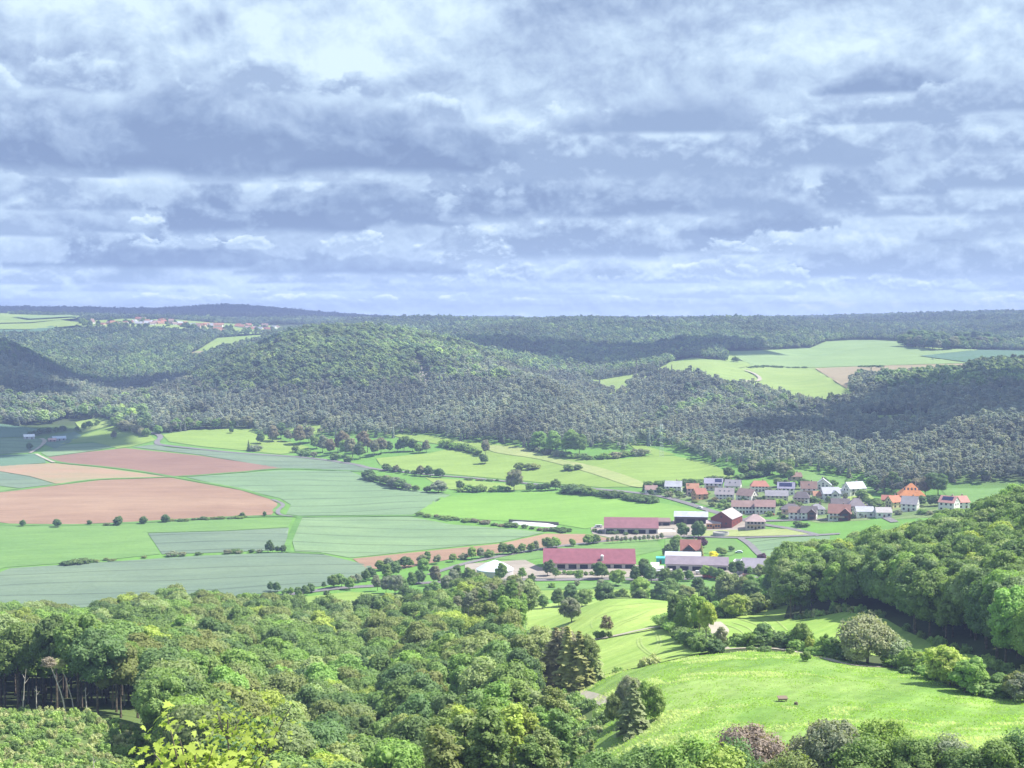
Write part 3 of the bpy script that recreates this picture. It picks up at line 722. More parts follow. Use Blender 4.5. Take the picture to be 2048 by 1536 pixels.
def cards(P, N, size, r, aspect=1.5):
    """leaf sprays: small bent rhombi at points P facing roughly N"""
    n = len(P)
    N = N / (np.linalg.norm(N, axis=1)[:, None] + 1e-9)
    a = r.normal(size=(n, 3)); T = np.cross(N, a); T /= np.linalg.norm(T, axis=1)[:, None] + 1e-9
    B = np.cross(N, T)
    s = (size * r.uniform(0.6, 1.3, n))[:, None]
    bend = N * s * r.uniform(-0.25, 0.1, n)[:, None]
    v = np.stack([P - T * s * aspect * .5, P + B * s * .5 + bend, P + T * s * aspect * .5, P - B * s * .5 + bend], 1).reshape(-1, 3)
    k = np.arange(n)[:, None] * 4
    f = np.concatenate([k + np.array([[0, 1, 2]]), k + np.array([[0, 2, 3]])])
    return v, f

def broad_crown(seed, Rr=5.0, Hh=11.0, z0=5.5, lobes=26, leaves=150, size=0.55, sub=1, asym=0.15, top=1.0, loose=0.0, squash=1.0):
    r = np.random.default_rng(seed)
    V, Fc = [], []; nv = 0
    def add(v, f):
        nonlocal nv
        V.append(v); Fc.append(f + nv); nv += len(v)
    # lobes on an egg-shaped shell, a few inside
    k = np.arange(lobes)
    ph = k * 2.39996 + r.uniform(0, 6); u = 1 - (k + .5) / lobes * 1.72
    rad = np.sqrt(np.maximum(0, 1 - u * u)) * r.uniform(0.5, 0.82, lobes)
    c = np.stack([np.cos(ph) * rad * Rr, np.sin(ph) * rad * Rr, z0 + Hh * .5 + u * Hh * .5 * r.uniform(.62, .86, lobes) * np.where(u > 0, top, .8)], 1)
    c[:, :2] += r.normal(size=2) * asym * Rr * ((c[:, 2:3] - z0) / Hh)
    c += r.normal(size=c.shape) * 0.07 * Rr
    lr = r.uniform(0.26, 0.42, lobes) * Rr
    iv, jf = ICO[sub]
    for i in range(lobes):
        bump = 1 + 0.22 * r.normal(size=len(iv))
        add(c[i] + iv * (lr[i] * (0.80 - loose * 0.3) * bump)[:, None] * np.array([1, 1, .8 * squash]), jf)
    # limbs' inner mass
    nl = r.normal(size=(lobes, leaves, 3)); nl[:, :, 2] += 0.25
    nl /= np.linalg.norm(nl, axis=2)[:, :, None]
    wob = 1 + 0.18 * np.sin(nl[:, :, 0] * 5 + c[:, 0:1]) * np.cos(nl[:, :, 1] * 6 + c[:, 1:2])
    p = c[:, None, :] + nl * (lr[:, None] * wob * r.uniform(0.78, 1.12 + loose * .5, (lobes, leaves)))[:, :, None] * np.array([1, 1, .82 * squash])
    own = np.repeat(np.arange(lobes), leaves)
    p = p.reshape(-1, 3); nl = nl.reshape(-1, 3)
    d2 = ((p[:, None, :] - c[None]) ** 2).sum(-1); d2[np.arange(len(p)), own] = 1e9
    keep = (d2 > (lr[None] * 0.72) ** 2).all(1)
    p, nl = p[keep], nl[keep]
    v, f = cards(p, nl * 0.9 + np.array([0, 0, .35]) + r.normal(size=p.shape) * 0.45, size, r)
    add(v, f)
    return np.concatenate(V), np.concatenate(Fc)

def spruce_crown(seed, Rr=2.7, Hh=16.0, z0=1.2, whorls=24, per=13, size=0.6, droop=0.35, ragged=0.3):
    r = np.random.default_rng(seed)
    P, N = [], []
    core_v, core_f = [], []; nv = 0
    for w in range(whorls):
        f = w / (whorls - 1)
        z = z0 + Hh * f
        L = Rr * (1 - f) ** 0.85 * r.uniform(.85, 1.1) + 0.18
        n = max(4, int(per * (1 - f * .6)))
        for b in range(n):
            a = r.uniform(0, 6.283); l = L * r.uniform(1 - ragged, 1.05)
            steps = max(2, int(l / size * 2.2))
            for s in range(steps):
                q = (s + .6) / steps
                x = q * l
                for sd in (-1, 1):
                    P.append((math.cos(a) * x - math.sin(a) * sd * .22 * (1.2 - q) * L * .5, math.sin(a) * x + math.cos(a) * sd * .22 * (1.2 - q) * L * .5, z - droop * q * q * l + r.normal() * .08))
                    N.append((math.cos(a) * .5 + r.normal() * .3, math.sin(a) * .5 + r.normal() * .3, .8))
    v, f = cards(np.array(P), np.array(N), size, r, 1.8)
    # dark inner cone of twigs
    k = 10; cv = []; cf = []
    for i in range(9):
        q = i / 8
        for j in range(k):
            a = j / k * 6.283
            rr = (Rr * .55 * (1 - q) ** .9 + .05) * r.uniform(.75, 1.15)
            cv.append((math.cos(a) * rr, math.sin(a) * rr, z0 + Hh * q * .98))
    for i in range(8):
        for j in range(k):
            a, b, c, d = i * k + j, i * k + (j + 1) % k, (i + 1) * k + (j + 1) % k, (i + 1) * k + j
            cf += [(a, b, c), (a, c, d)]
    n0 = len(v)
    return np.concatenate([v, np.array(cv)]), np.concatenate([f, np.array(cf) + n0])

def pine_crown(seed, Rr=3.3, Hh=7.0, z0=9.0, **k):
    return broad_crown(seed, Rr, Hh, z0, lobes=k.get('lobes', 15), leaves=k.get('leaves', 70), size=k.get('size', .6), sub=1, top=1.0, squash=.7, loose=.3)

def tube(pts, rad, k=6):
    V = []; Fq = []
    P = [np.array(p, float) for p in pts]
    for i, p in enumerate(P):
        d = P[min(i + 1, len(P) - 1)] - P[max(i - 1, 0)]; d /= np.linalg.norm(d) + 1e-9
        a = np.cross(d, [0.3, 1, 0.1] if abs(d[1]) < .9 else [1, 0, 0]); a /= np.linalg.norm(a); b = np.cross(d, a)
        for j in range(k):
            t_ = j / k * 6.2832
            V.append(p + (a * math.cos(t_) + b * math.sin(t_)) * rad[i])
    for i in range(len(P) - 1):
        for j in range(k):
            Fq.append((i * k + j, i * k + (j + 1) % k, (i + 1) * k + (j + 1) % k, (i + 1) * k + j))
    return V, Fq
def trunk_mesh(seed, h=12.0, r0=0.26, limbs=5, spread=3.0, z1=5.0, lean=(0, 0), bend=0.0):
    r = random.Random(seed)
    V, Fq = [], []
    def add(pts, rad, k=6):
        v, f = tube(pts, rad, k); n = len(V); V.extend(v); Fq.extend([tuple(i + n for i in q) for q in f])
    n = 6
    main = [(lean[0] * (s / n) ** (1 + bend) + r.uniform(-.1, .1) * s / n, lean[1] * (s / n) ** (1 + bend) + r.uniform(-.1, .1) * s / n, h * s / n - .5) for s in range(n + 1)]
    add(main, [r0 * (1.25 if s == 0 else 1) * (1 - .75 * s / n) for s in range(n + 1)])
    for i in range(limbs):
        z = z1 + (h - z1) * (i + .3) / max(1, limbs) * .85
        a = i * 2.4 + r.uniform(0, 1); q = z / h
        x0, y0 = lean[0] * q ** (1 + bend), lean[1] * q ** (1 + bend); L = spread * r.uniform(.6, 1)
        add([(x0, y0, z), (x0 + math.cos(a) * L * .5, y0 + math.sin(a) * L * .5, z + L * .45), (x0 + math.cos(a) * L, y0 + math.sin(a) * L, z + L * 1.0)], [r0 * .4, r0 * .25, r0 * .08], 4)
    return np.array(V), [tuple(q) for q in Fq]

def as_mesh(name, v, f, mat, smooth=False):
    o = link_mesh(name, v, f, mat, smooth=smooth); me = o.data
    bpy.data.objects.remove(o)
    return me
# kinds grown once: (crown mesh, trunk mesh), all about as large as they stand in nature
KINDS = {}; NAT = {}
def kind(name, crowns, trunks):
    KINDS[name] = (crowns, trunks)
    NAT[name] = [max(v.co.z for v in me.vertices) for me in crowns]
kind('broad', [as_mesh('crown', *broad_crown(10 + k, Rr=r_, Hh=h_, z0=z_, lobes=l_, leaves=330, size=.40, asym=.2), M_leaf) for k, (r_, h_, z_, l_) in enumerate([(4.8, 11, 6, 30), (5.2, 10, 7, 34), (4.3, 12, 5, 28), (5.6, 12, 5, 36), (4.0, 10.5, 7, 24), (5.0, 13, 4.5, 34)])],
     [as_mesh('trunk', *trunk_mesh(k, 13, .27, 6, 3.2, 6), M_bark) for k in range(3)])
kind('round', [as_mesh('crown', *broad_crown(40 + k, Rr=r_, Hh=h_, z0=z_, lobes=30, leaves=140, size=.46, asym=.25), M_leaf) for k, (r_, h_, z_) in enumerate([(4.2, 11.0, .1), (4.9, 10.4, .3), (3.7, 11.6, 0.), (4.5, 10.8, .2)])],
     [as_mesh('trunk', *trunk_mesh(10 + k, 8, .24, 4, 2.4, 3), M_bark) for k in range(2)])
kind('edge', [as_mesh('crown', *broad_crown(140 + k, Rr=r_, Hh=h_, z0=z_, lobes=40, leaves=300, size=.40, asym=.3), M_leaf) for k, (r_, h_, z_) in enumerate([(5.0, 16.5, .4), (5.4, 15.5, .8), (4.6, 17.5, .2)])],
     [as_mesh('trunk', *trunk_mesh(k, 13, .27, 6, 3.2, 6), M_bark) for k in range(2)])
kind('fine', [as_mesh('crown', *broad_crown(160 + k, Rr=r_, Hh=h_, z0=z_, lobes=38, leaves=520, size=.24, asym=.3, loose=l_), M_leaf) for k, (r_, h_, z_, l_) in enumerate([(4.2, 11.0, .1, .1), (4.6, 10.4, .3, .3), (3.7, 11.6, 0., .1), (4.2, 10.8, .2, .4)])],
     [as_mesh('trunk', *trunk_mesh(12 + k, 8, .2, 5, 2.6, 2.5), M_bark) for k in range(2)])
kind('bush', [as_mesh('crown', *broad_crown(60 + k, Rr=r_, Hh=h_, z0=-.3, lobes=13, leaves=95, size=.32, loose=.1), M_leaf) for k, (r_, h_) in enumerate([(2.4, 3.6), (2.9, 3.2), (2.0, 4.2), (3.2, 4.4)])],
     [as_mesh('stem', *trunk_mesh(20, 2.2, .08, 3, 1.0, .6), M_bark)])
kind('spruce', [as_mesh('crown', *spruce_crown(80 + k, Rr=r_, Hh=h_), M_leaf) for k, (r_, h_) in enumerate([(3.2, 16), (2.7, 18), (3.6, 15)])],
     [as_mesh('trunk', *trunk_mesh(30, 15, .22, 0), M_bark)])
kind('slim', [as_mesh('crown', *broad_crown(90 + k, Rr=1.9, Hh=h_, z0=z_, lobes=20, leaves=170, size=.27, loose=.45), M_leaf) for k, (h_, z_) in enumerate([(9, 10.5), (8, 11.5), (9.5, 9.5), (7.5, 12.5)])],
     [as_mesh('trunk', *trunk_mesh(40 + k, 18, .17, 6, 1.5, 10), M_pale) for k in range(3)])
kind('willow', [as_mesh('crown', *broad_crown(99 + k, Rr=4.8, Hh=7.5, z0=1.0, lobes=30, leaves=210, size=.36, loose=.35), M_leaf) for k in range(2)],
     [as_mesh('trunk', *trunk_mesh(50, 6, .28, 6, 3.5, 1.2), M_bark)])
kind('thin', [as_mesh('crown', *broad_crown(110 + k, Rr=2.6, Hh=7, z0=1.5, lobes=16, leaves=60, size=.4, loose=.5), M_leaf) for k in range(2)],
     [as_mesh('trunk', *trunk_mesh(55, 7, .12, 6, 1.8, 1.5), M_bark)])

ALL_TREES = []
def plant(kd, name, x, y, size=1.0, wide=1.0, tint=(0.09, 0.15, 0.035), label=None, cat='tree', group=None, trunk=True, variant=None, rz=None, sink=0.0, z=None):
    crowns, trunks = KINDS[kd]
    root = empty(name, (x, y, (h1(x, y) if z is None else z) - sink), random.uniform(0, 6.283) if rz is None else rz)
    root.scale = (size * wide, size * wide, size)
    me = crowns[random.randrange(len(crowns)) if variant is None else variant % len(crowns)]
    o = bpy.data.objects.new(me.name.split('.')[0], me); C.objects.link(o); o.parent = root
    j = random.uniform(.86, 1.14); g = random.uniform(.93, 1.07)
    o.color = (tint[0] * j * g, tint[1] * j, tint[2] * j / g, 1)
    if trunk:
        mt = trunks[random.randrange(len(trunks))]
        q = bpy.data.objects.new(mt.name.split('.')[0], mt); C.objects.link(q); q.parent = root
    tag(root, label, cat, group)
    ALL_TREES.append((x, y, size))
    return root

# ---------------------------------------------------------------- masses of trees: points that carry a small tree each
def proto_collection(name, meshes):
    col = bpy.data.collections.new(name)
    for k, me in enumerate(meshes):
        o = bpy.data.objects.new('%s_%02d' % (name, k), me); col.objects.link(o)
    return col
PROTO_MID = proto_collection('mid_tree', [as_mesh('crown', *broad_crown(200 + k, Rr=4.6, Hh=12, z0=3.5, lobes=15, leaves=60, size=.85), M_leaf_i) for k in range(4)] +
    [as_mesh('crown', *pine_crown(220 + k, Rr=3.0, Hh=9, z0=5.5, lobes=12, leaves=45, size=.75), M_leaf_i) for k in range(3)] +
    [as_mesh('crown', *spruce_crown(230 + k, Rr=2.8, Hh=15, whorls=14, per=8, size=.95), M_leaf_i) for k in range(2)])
PROTO_FAR = proto_collection('far_tree', [as_mesh('crown', *broad_crown(300 + k, Rr=4.8, Hh=11, z0=3, lobes=8, leaves=16, size=1.5, sub=1), M_leaf_i) for k in range(4)] +
    [as_mesh('crown', *broad_crown(320 + k, Rr=3.2, Hh=10, z0=4, lobes=7, leaves=12, size=1.1, sub=1), M_leaf_i) for k in range(3)] +
    [as_mesh('crown', *spruce_crown(330 + k, Rr=2.9, Hh=15, whorls=8, per=5, size=1.5), M_leaf_i) for k in range(2)])
PROTO_SCRUB = proto_collection('scrub', [as_mesh('crown', *broad_crown(400 + k, Rr=1.5, Hh=2.0, z0=-.5, lobes=8, leaves=60, size=.26, loose=.3), M_leaf_i) for k in range(4)])

def scatter_object(name, pts, idx, tint, scale, rot, protos, label, cat, kind_='stuff'):
    me = bpy.data.meshes.new(name)
    n = len(pts)
    me.vertices.add(n); me.vertices.foreach_set('co', np.asarray(pts, np.float32).ravel())
    for nm, ty, arr in (('idx', 'INT', idx), ('rot', 'FLOAT', rot)):
        a = me.attributes.new(nm, ty, 'POINT'); a.data.foreach_set('value', np.asarray(arr, np.int32 if ty == 'INT' else np.float32))
    a = me.attributes.new('scl', 'FLOAT_VECTOR', 'POINT'); a.data.foreach_set('vector', np.asarray(scale, np.float32).ravel())
    a = me.attributes.new('tint', 'FLOAT_COLOR', 'POINT'); a.data.foreach_set('color', np.concatenate([tint, np.ones((n, 1))], 1).astype(np.float32).ravel())
    o = bpy.data.objects.new(name, me); C.objects.link(o)
    ng = bpy.data.node_groups.new(name + '_spread', 'GeometryNodeTree')
    ng.interface.new_socket('Geometry', in_out='INPUT', socket_type='NodeSocketGeometry')
    ng.interface.new_socket('Geometry', in_out='OUTPUT', socket_type='NodeSocketGeometry')
    N_ = ng.nodes; L_ = ng.links
    gi = N_.new('NodeGroupInput'); go = N_.new('NodeGroupOutput')
    ip = N_.new('GeometryNodeInstanceOnPoints'); ci = N_.new('GeometryNodeCollectionInfo')
    ci.inputs['Collection'].default_value = protos; ci.inputs['Separate Children'].default_value = True; ci.inputs['Reset Children'].default_value = True
    def na(nm, ty):
        a_ = N_.new('GeometryNodeInputNamedAttribute'); a_.data_type = ty; a_.inputs['Name'].default_value = nm
        return next(s for s in a_.outputs if s.enabled and s.name == 'Attribute')
    cx = N_.new('ShaderNodeCombineXYZ')
    L_.new(na('rot', 'FLOAT'), cx.inputs[2])
    L_.new(gi.outputs[0], ip.inputs['Points']); L_.new(ci.outputs[0], ip.inputs['Instance'])
    ip.inputs['Pick Instance'].default_value = True
    L_.new(na('idx', 'INT'), ip.inputs['Instance Index'])
    L_.new(cx.outputs[0], ip.inputs['Rotation']); L_.new(na('scl', 'FLOAT_VECTOR'), ip.inputs['Scale'])
    L_.new(ip.outputs[0], go.inputs[0])
    md = o.modifiers.new('spread', 'NODES'); md.node_group = ng
    tag(o, label, cat, kind=kind_)
    return o

def free_of_fields(x, y, margin=0.0):
    ok = np.ones(len(x), bool)
    for poly, (x0, x1, y0, y1) in FIELD_POLYS:
        m = ok & (x > x0) & (x < x1) & (y > y0) & (y < y1)
        if m.any():
            k = np.where(m)[0]
            ok[k[in_poly(x[k], y[k], poly)]] = False
    return ok
def off_roads(x, y, gap):
    ok = np.ones(len(x), bool)
    for L, w in ROADS:
        x0, x1, y0, y1 = L[:, 0].min() - gap, L[:, 0].max() + gap, L[:, 1].min() - gap, L[:, 1].max() + gap
        k = np.where(ok & (x > x0) & (x < x1) & (y > y0) & (y < y1))[0]
        if len(k) == 0: continue
        d2 = ((x[k][:, None] - L[None, :, 0]) ** 2 + (y[k][:, None] - L[None, :, 1]) ** 2).min(1)
        ok[k[d2 < (gap + w / 2) ** 2]] = False
    return ok
def jitter_grid(r0, r1, th0, th1, step, r):
    """evenly spread random plan positions in a sector"""
    xs = np.arange(-r1 * math.sin(max(abs(th0), abs(th1))) - step, r1 * math.sin(max(abs(th0), abs(th1))) + step, step)
    ys = np.arange(r0 * math.cos(max(abs(th0), abs(th1))) - step, r1 + step, step * .87)
    X, Y = np.meshgrid(xs, ys); X = X + (np.arange(len(ys)) % 2)[:, None] * step * .5
    X = X + r.uniform(-.36, .36, X.shape) * step; Y = Y + r.uniform(-.36, .36, Y.shape) * step
    X, Y = X.ravel(), Y.ravel()
    d = np.hypot(X, Y); th = np.arctan2(X, Y)
    m = (d >= r0) & (d < r1) & (th > th0) & (th < th1)
    return X[m], Y[m]

def tuft(seed, n=16, h=.42, w=.035):
    r = np.random.default_rng(seed); V = []; Fc = []
    for k in range(n):
        a = r.uniform(0, 6.28); b = r.uniform(0, 6.28); x, y = math.cos(a) * r.uniform(0, .28), math.sin(a) * r.uniform(0, .28); l = h * r.uniform(.6, 1.2); q = r.uniform(.15, .5) * l
        dx, dy = math.cos(b), math.sin(b); i = len(V)
        V += [(x - dy * w, y + dx * w, -.05), (x + dy * w, y - dx * w, -.05), (x + dx * q * .4 + dy * w * .7, y + dy * q * .4 - dx * w * .7, l * .6), (x + dx * q * .4 - dy * w * .7, y + dy * q * .4 + dx * w * .7, l * .6), (x + dx * q, y + dy * q, l)]
        Fc += [(i, i + 1, i + 2), (i, i + 2, i + 3), (i + 3, i + 2, i + 4)]
    return np.array(V), np.array(Fc)
PROTO_TUFT = proto_collection('tuft', [as_mesh('tuft', *tuft(500 + k), M_leaf_i) for k in range(4)])

# ================================================================ far and middle woods (uncountable masses)
HALF = math.atan(1024 / F)
GREENS = np.array([(0.072, 0.116, 0.048), (0.092, 0.140, 0.050), (0.058, 0.098, 0.050), (0.108, 0.154, 0.058), (0.082, 0.112, 0.058)])
PINE = np.array([(0.084, 0.102, 0.078), (0.098, 0.114, 0.088), (0.074, 0.096, 0.074), (0.108, 0.120, 0.084)])
def col_px(x, y): return 1024 + F * x / y
def wood_band(name, r0, r1, step, protos, label, size, keep=None, margin=-0.0025, seed=1, fieldgap=True):
    r = np.random.default_rng(seed)
    x, y = jitter_grid(r0, r1, -HALF * 1.14, HALF * 1.14, step, r)
    z = H(x, y)
    sel = clear_of(x, y, z + 20) > margin
    x, y, z = x[sel], y[sel], z[sel]
    if keep is not None:
        m = keep(x, y, z); x, y, z = x[m], y[m], z[m]
    m = free_of_fields(x, y); x, y, z = x[m], y[m], z[m]
    m = off_roads(x, y, 4.0); x, y, z = x[m], y[m], z[m]
    n = len(x)
    px = col_px(x, y); d = np.hypot(x, y)
    # what grows where: pines low on the sunny slopes and on the right-hand hill, broadleaves on top
    nz = value_noise(x / 260, y / 260, 11) * .6 + value_noise(x / 90, y / 90, 12) * .4
    pine = nz * 0.9 + 0.18 - np.clip((z - 60) / 60, -.35, .5)
    pine = pine + np.where((px > 640) & (px < 1280) & (d < 2000), .16, 0) + np.where((px > 1690) & (d < 1800), .28, 0) + np.where((px < 260) & (d < 2150) & (d > 1800), .5, 0)
    pine = pine - np.where(d > 2150, .40, 0) - np.where((px > 1270) & (px < 1680) & (d < 1700) & (z > 20), .17, 0) - np.where((px < 300) & (d < 1760), .35, 0)
    isp = pine > 0.62 + r.uniform(-.17, .17, n)
    idx = np.where(isp, 4 + r.integers(0, 3, n), r.integers(0, 4, n))
    idx = np.where(isp & (r.uniform(size=n) < .12), 7 + r.integers(0, 2, n), idx)
    t_b = GREENS[r.integers(0, len(GREENS), n)]; t_p = PINE[r.integers(0, len(PINE), n)]
    tint = np.where(isp[:, None], t_p, t_b)
    big = (value_noise(x / 120, y / 120, 21) - .5)[:, None]
    mid = value_noise(x / 38, y / 38, 23)[:, None] - .5
    tint = tint * (1.15 + big * .7 + mid * .6) * r.uniform(.84, 1.18, (n, 1))
    fresh = (~isp) & (r.uniform(size=n) < .10); tint[fresh] = tint[fresh] * np.array([1.4, 1.35, 1.15])
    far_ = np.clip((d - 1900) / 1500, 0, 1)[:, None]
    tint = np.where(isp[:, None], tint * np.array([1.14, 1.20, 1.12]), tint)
    tint = tint * (1 - far_ * np.array([.22, .22, -.10]))  # tints darken and turn bluer with distance: haze put into the colour
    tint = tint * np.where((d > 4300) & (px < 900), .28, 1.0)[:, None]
    s = size * r.uniform(.78, 1.2, n) * np.where(isp, .95, 1.0)
    s = s * np.where(r.uniform(size=n) < .12, 1.25, 1.0)
    scl = np.stack([s * r.uniform(.85, 1.25, n), s * r.uniform(.85, 1.25, n), s * r.uniform(.8, 1.15, n)], 1)
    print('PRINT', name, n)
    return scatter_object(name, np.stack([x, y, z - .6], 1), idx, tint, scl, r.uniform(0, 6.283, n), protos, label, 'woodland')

def keep_mid(x, y, z):
    px = col_px(x, y); d = np.hypot(x, y)
    # line along which the wood begins, column by column
    edge = np.interp(px, [-200, 0, 100, 150, 230, 300, 450, 640, 750, 850, 1000, 1100, 1250, 1330, 1450, 1600, 1700, 1800, 1900, 2048, 2200],
                         [1600, 1600, 1640, 1660, 1560, 1455, 1450, 1425, 1400, 1390, 1310, 1275, 1262, 1290, 1170, 1090, 1035, 990, 1020, 1030, 1000])
    edge = edge + (value_noise(x / 25, y / 25, 31) - .5) * 26
    m = d > edge
    # the screes on the face of the hill
    q = ((px - 842 + (d - 1660) * .12) / 14) ** 2 + ((d - 1660) / 95) ** 2
    q2 = ((px - 790) / 22) ** 2 + ((d - 1760) / 40) ** 2
    m &= ~((q < 1) | (q2 < 1) & (value_noise(x / 9, y / 9, 5) > .45))
    return m
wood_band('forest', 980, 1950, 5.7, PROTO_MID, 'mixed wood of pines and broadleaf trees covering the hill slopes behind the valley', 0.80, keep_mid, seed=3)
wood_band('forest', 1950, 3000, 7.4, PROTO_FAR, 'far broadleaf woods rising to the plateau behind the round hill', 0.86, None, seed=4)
def keep_far(x, y, z):
    px = col_px(x, y); d = np.hypot(x, y)
    v = value_noise(x / 420, y / 300, 41)
    open_ = ((px < 640) & (d > 2950) & (d < 3650) & (v < .72)) | ((px < 640) & (d > 3650) & (v < .35)) | (d > 3900) & (px > 640) & (v < .45)
    wood_top = (px > 20) & (px < 240) & (d > 3480) & (d < 3750)
    return ~open_ | wood_top
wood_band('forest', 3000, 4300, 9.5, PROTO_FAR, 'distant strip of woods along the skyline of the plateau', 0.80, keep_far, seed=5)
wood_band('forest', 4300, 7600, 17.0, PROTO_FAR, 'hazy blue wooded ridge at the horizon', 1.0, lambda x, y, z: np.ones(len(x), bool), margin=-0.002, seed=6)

# ================================================================ near woods
TONES = [('dark green', (0.060, 0.105, 0.032)), ('green', (0.085, 0.140, 0.036)), ('olive-green', (0.105, 0.140, 0.042)), ('fresh green', (0.105, 0.180, 0.038)), ('pale green', (0.125, 0.175, 0.062)), ('yellow-green', (0.150, 0.205, 0.040))]
TONE_P = [.2, .3, .24, .13, .09, .04]
SIZE_PX_MIN = 0
EDGE_PX = [1545, 1561, 1600, 1635, 1688, 1730, 1772, 1815, 1873, 1915, 1957, 2010, 2060, 2200]
EDGE_D = [math.hypot(*G(a, b)) for a, b in zip(EDGE_PX, [1212, 1243, 1238, 1232, 1221, 1226, 1237, 1262, 1289, 1299, 1311, 1338, 1352, 1400])]
print('PRINT edge', [int(e) for e in EDGE_D])
def near_candidates():
    r = np.random.default_rng(77)
    out = []
    # wood on the slope below the lookout
    x, y = jitter_grid(178, 592, math.atan(-1150 / F), math.atan(120 / F), 8.4, r)
    px = col_px(x, y); d = np.hypot(x, y)
    nearedge = np.interp(px, [-100, 0, 90, 200, 270, 300, 420, 560, 850, 1110], [282, 282, 276, 262, 262, 225, 205, 188, 182, 182])
    faredge = np.interp(px, [-100, 300, 600, 700, 830, 900, 1000, 1060, 1110], [545, 560, 560, 560, 555, 560, 575, 565, 330])
    m = (d > nearedge) & (d < faredge)
    m &= ~((px > 905) & (d > 405) & (d < 478)) & ~((px > 905) & (d >= 478) & (d < 530)) & ~((px > 1040) & (d > 345) & (d < 540)) & ~((px > 860) & (px < 1125) & (d < 240)) & ~((px > 1070) & (d < 335))
    m &= ~((px > 690) & (px < 905) & (d > 470) & (d < 520) & (r.uniform(size=len(px)) < .35))
    m &= ~((np.abs(px - 350) < 75) & (d > 262) & (d < 292))
    out.append((x[m], y[m], np.zeros(m.sum(), int)))
    # wood on the right
    x, y = jitter_grid(300, 600, math.atan(515 / F), math.atan(1210 / F), 7.4, r)
    px = col_px(x, y); d = np.hypot(x, y)
    edge = np.interp(px, EDGE_PX, EDGE_D) + 3
    back = np.interp(px, [1540, 1700, 2048, 2200], [500, 530, 560, 570])
    m = (d > edge) & (d < back)
    out.append((x[m], y[m], np.ones(m.sum(), int)))
    x, y, w = (np.concatenate([o[k] for o in out]) for k in range(3))
    m = free_of_fields(x, y) & off_roads(x, y, 2.0)
    return x[m], y[m], w[m]
NX, NY, NW = near_candidates()
def near_woods():
    r = np.random.default_rng(5)
    d = np.hypot(NX, NY); z = H(NX, NY)
    px, pytop = proj(NX, NY, z + 17)
    infr = (px > -25) & (px < 2073) & (pytop < 1550)
    order = np.argsort(np.where(infr, d, 9e9))
    n_ind = min(300, int(infr.sum()))
    ind = set(order[:n_ind].tolist())
    print('PRINT near trees', len(NX), 'in frame', int(infr.sum()))
    tint_all = np.zeros((len(NX), 3))
    for k in range(len(NX)):
        tn = int(r.choice(len(TONES), p=TONE_P))
        nm, tc = TONES[tn]
        if NW[k] == 1 and tn == 2: nm, tc = TONES[1]
        tint_all[k] = np.array(tc) * r.uniform(.88, 1.12)
        if k not in ind: continue
        x, y, dd = float(NX[k]), float(NY[k]), float(d[k])
        conif = NW[k] == 1 and r.uniform() < .0
        s = r.uniform(.82, 1.08) * (1.0 if NW[k] == 0 else 1.08)
        w = r.uniform(.92, 1.12)
        p = float(px[k])
        shape = 'broad' if w > 1.04 else ('narrow' if w < .97 else 'rounded')
        tall = 'tall' if s > .99 else ('small' if s < .90 else 'mid-sized')
        if NW[k] == 0:
            where = 'behind the leaning trunks' if p < 230 and dd < 330 else 'below the grey-green field' if dd > 455 else \
                    'beside the clearing' if p < 330 and dd < 300 else 'above the sapling' if p < 620 and dd < 260 else \
                    'by the thin stems' if p > 820 and dd < 300 else 'by the pale fallow patch' if p > 800 else \
                    ('on the middle slope, %s' if dd > 330 else 'on the lower slope, %s') % ('towards the leaning trunks' if p < 420 else 'towards the fallow patch' if p > 640 else 'above the maple')
            lab = '%s %s %s crown, lower wood, %s' % (tall, shape, nm, where)
            grp = 'trees of the lower wood'
        else:
            where = 'at the meadow edge' if dd < float(np.interp(p, [1540, 1700, 1850, 2050], [458, 450, 396, 348])) else 'before the village' if dd > 470 else 'on the middle rise'
            lab = '%s %s %s crown, wood by the hay meadow, %s' % (tall, shape, nm, where)
            grp = 'trees of the wood by the hay meadow'
        on_edge = (NW[k] == 1 and dd < float(np.interp(p, EDGE_PX, EDGE_D)) + 15) or (NW[k] == 0 and p > 560 and dd > 440) or (NW[k] == 0 and p > 830)
        plant('edge' if on_edge else 'broad', 'broadleaf_tree', x, y, s, w, tuple(tint_all[k]), lab, 'tree', grp, trunk=True)
    rest = np.array([k for k in range(len(NX)) if k not in ind])
    s = r.uniform(.85, 1.12, len(rest))
    protos = []
    for me in KINDS['broad'][0] + KINDS['edge'][0]:
        c = me.copy(); c.materials.clear(); c.materials.append(M_leaf_i); protos.append(c)
    nb = len(KINDS['broad'][0]); pr = px[rest]; dr = d[rest]
    low = ((NW[rest] == 1) & (dr < np.interp(pr, EDGE_PX, EDGE_D) + 22)) | ((NW[rest] == 0) & (pr > 560) & (dr > 440))
    kinds_ = np.where(low, nb + r.integers(0, 3, len(rest)), r.integers(0, nb, len(rest)))
    col = proto_collection('wood_tree', protos)
    scatter_object('forest', np.stack([NX[rest], NY[rest], z[rest]], 1), kinds_, tint_all[rest],
                   np.stack([s, s, s * r.uniform(.95, 1.08, len(rest))], 1), r.uniform(0, 6.28, len(rest)), col,
                   'back rows of broadleaf trees in the two nearest woods', 'woodland')
near_woods()

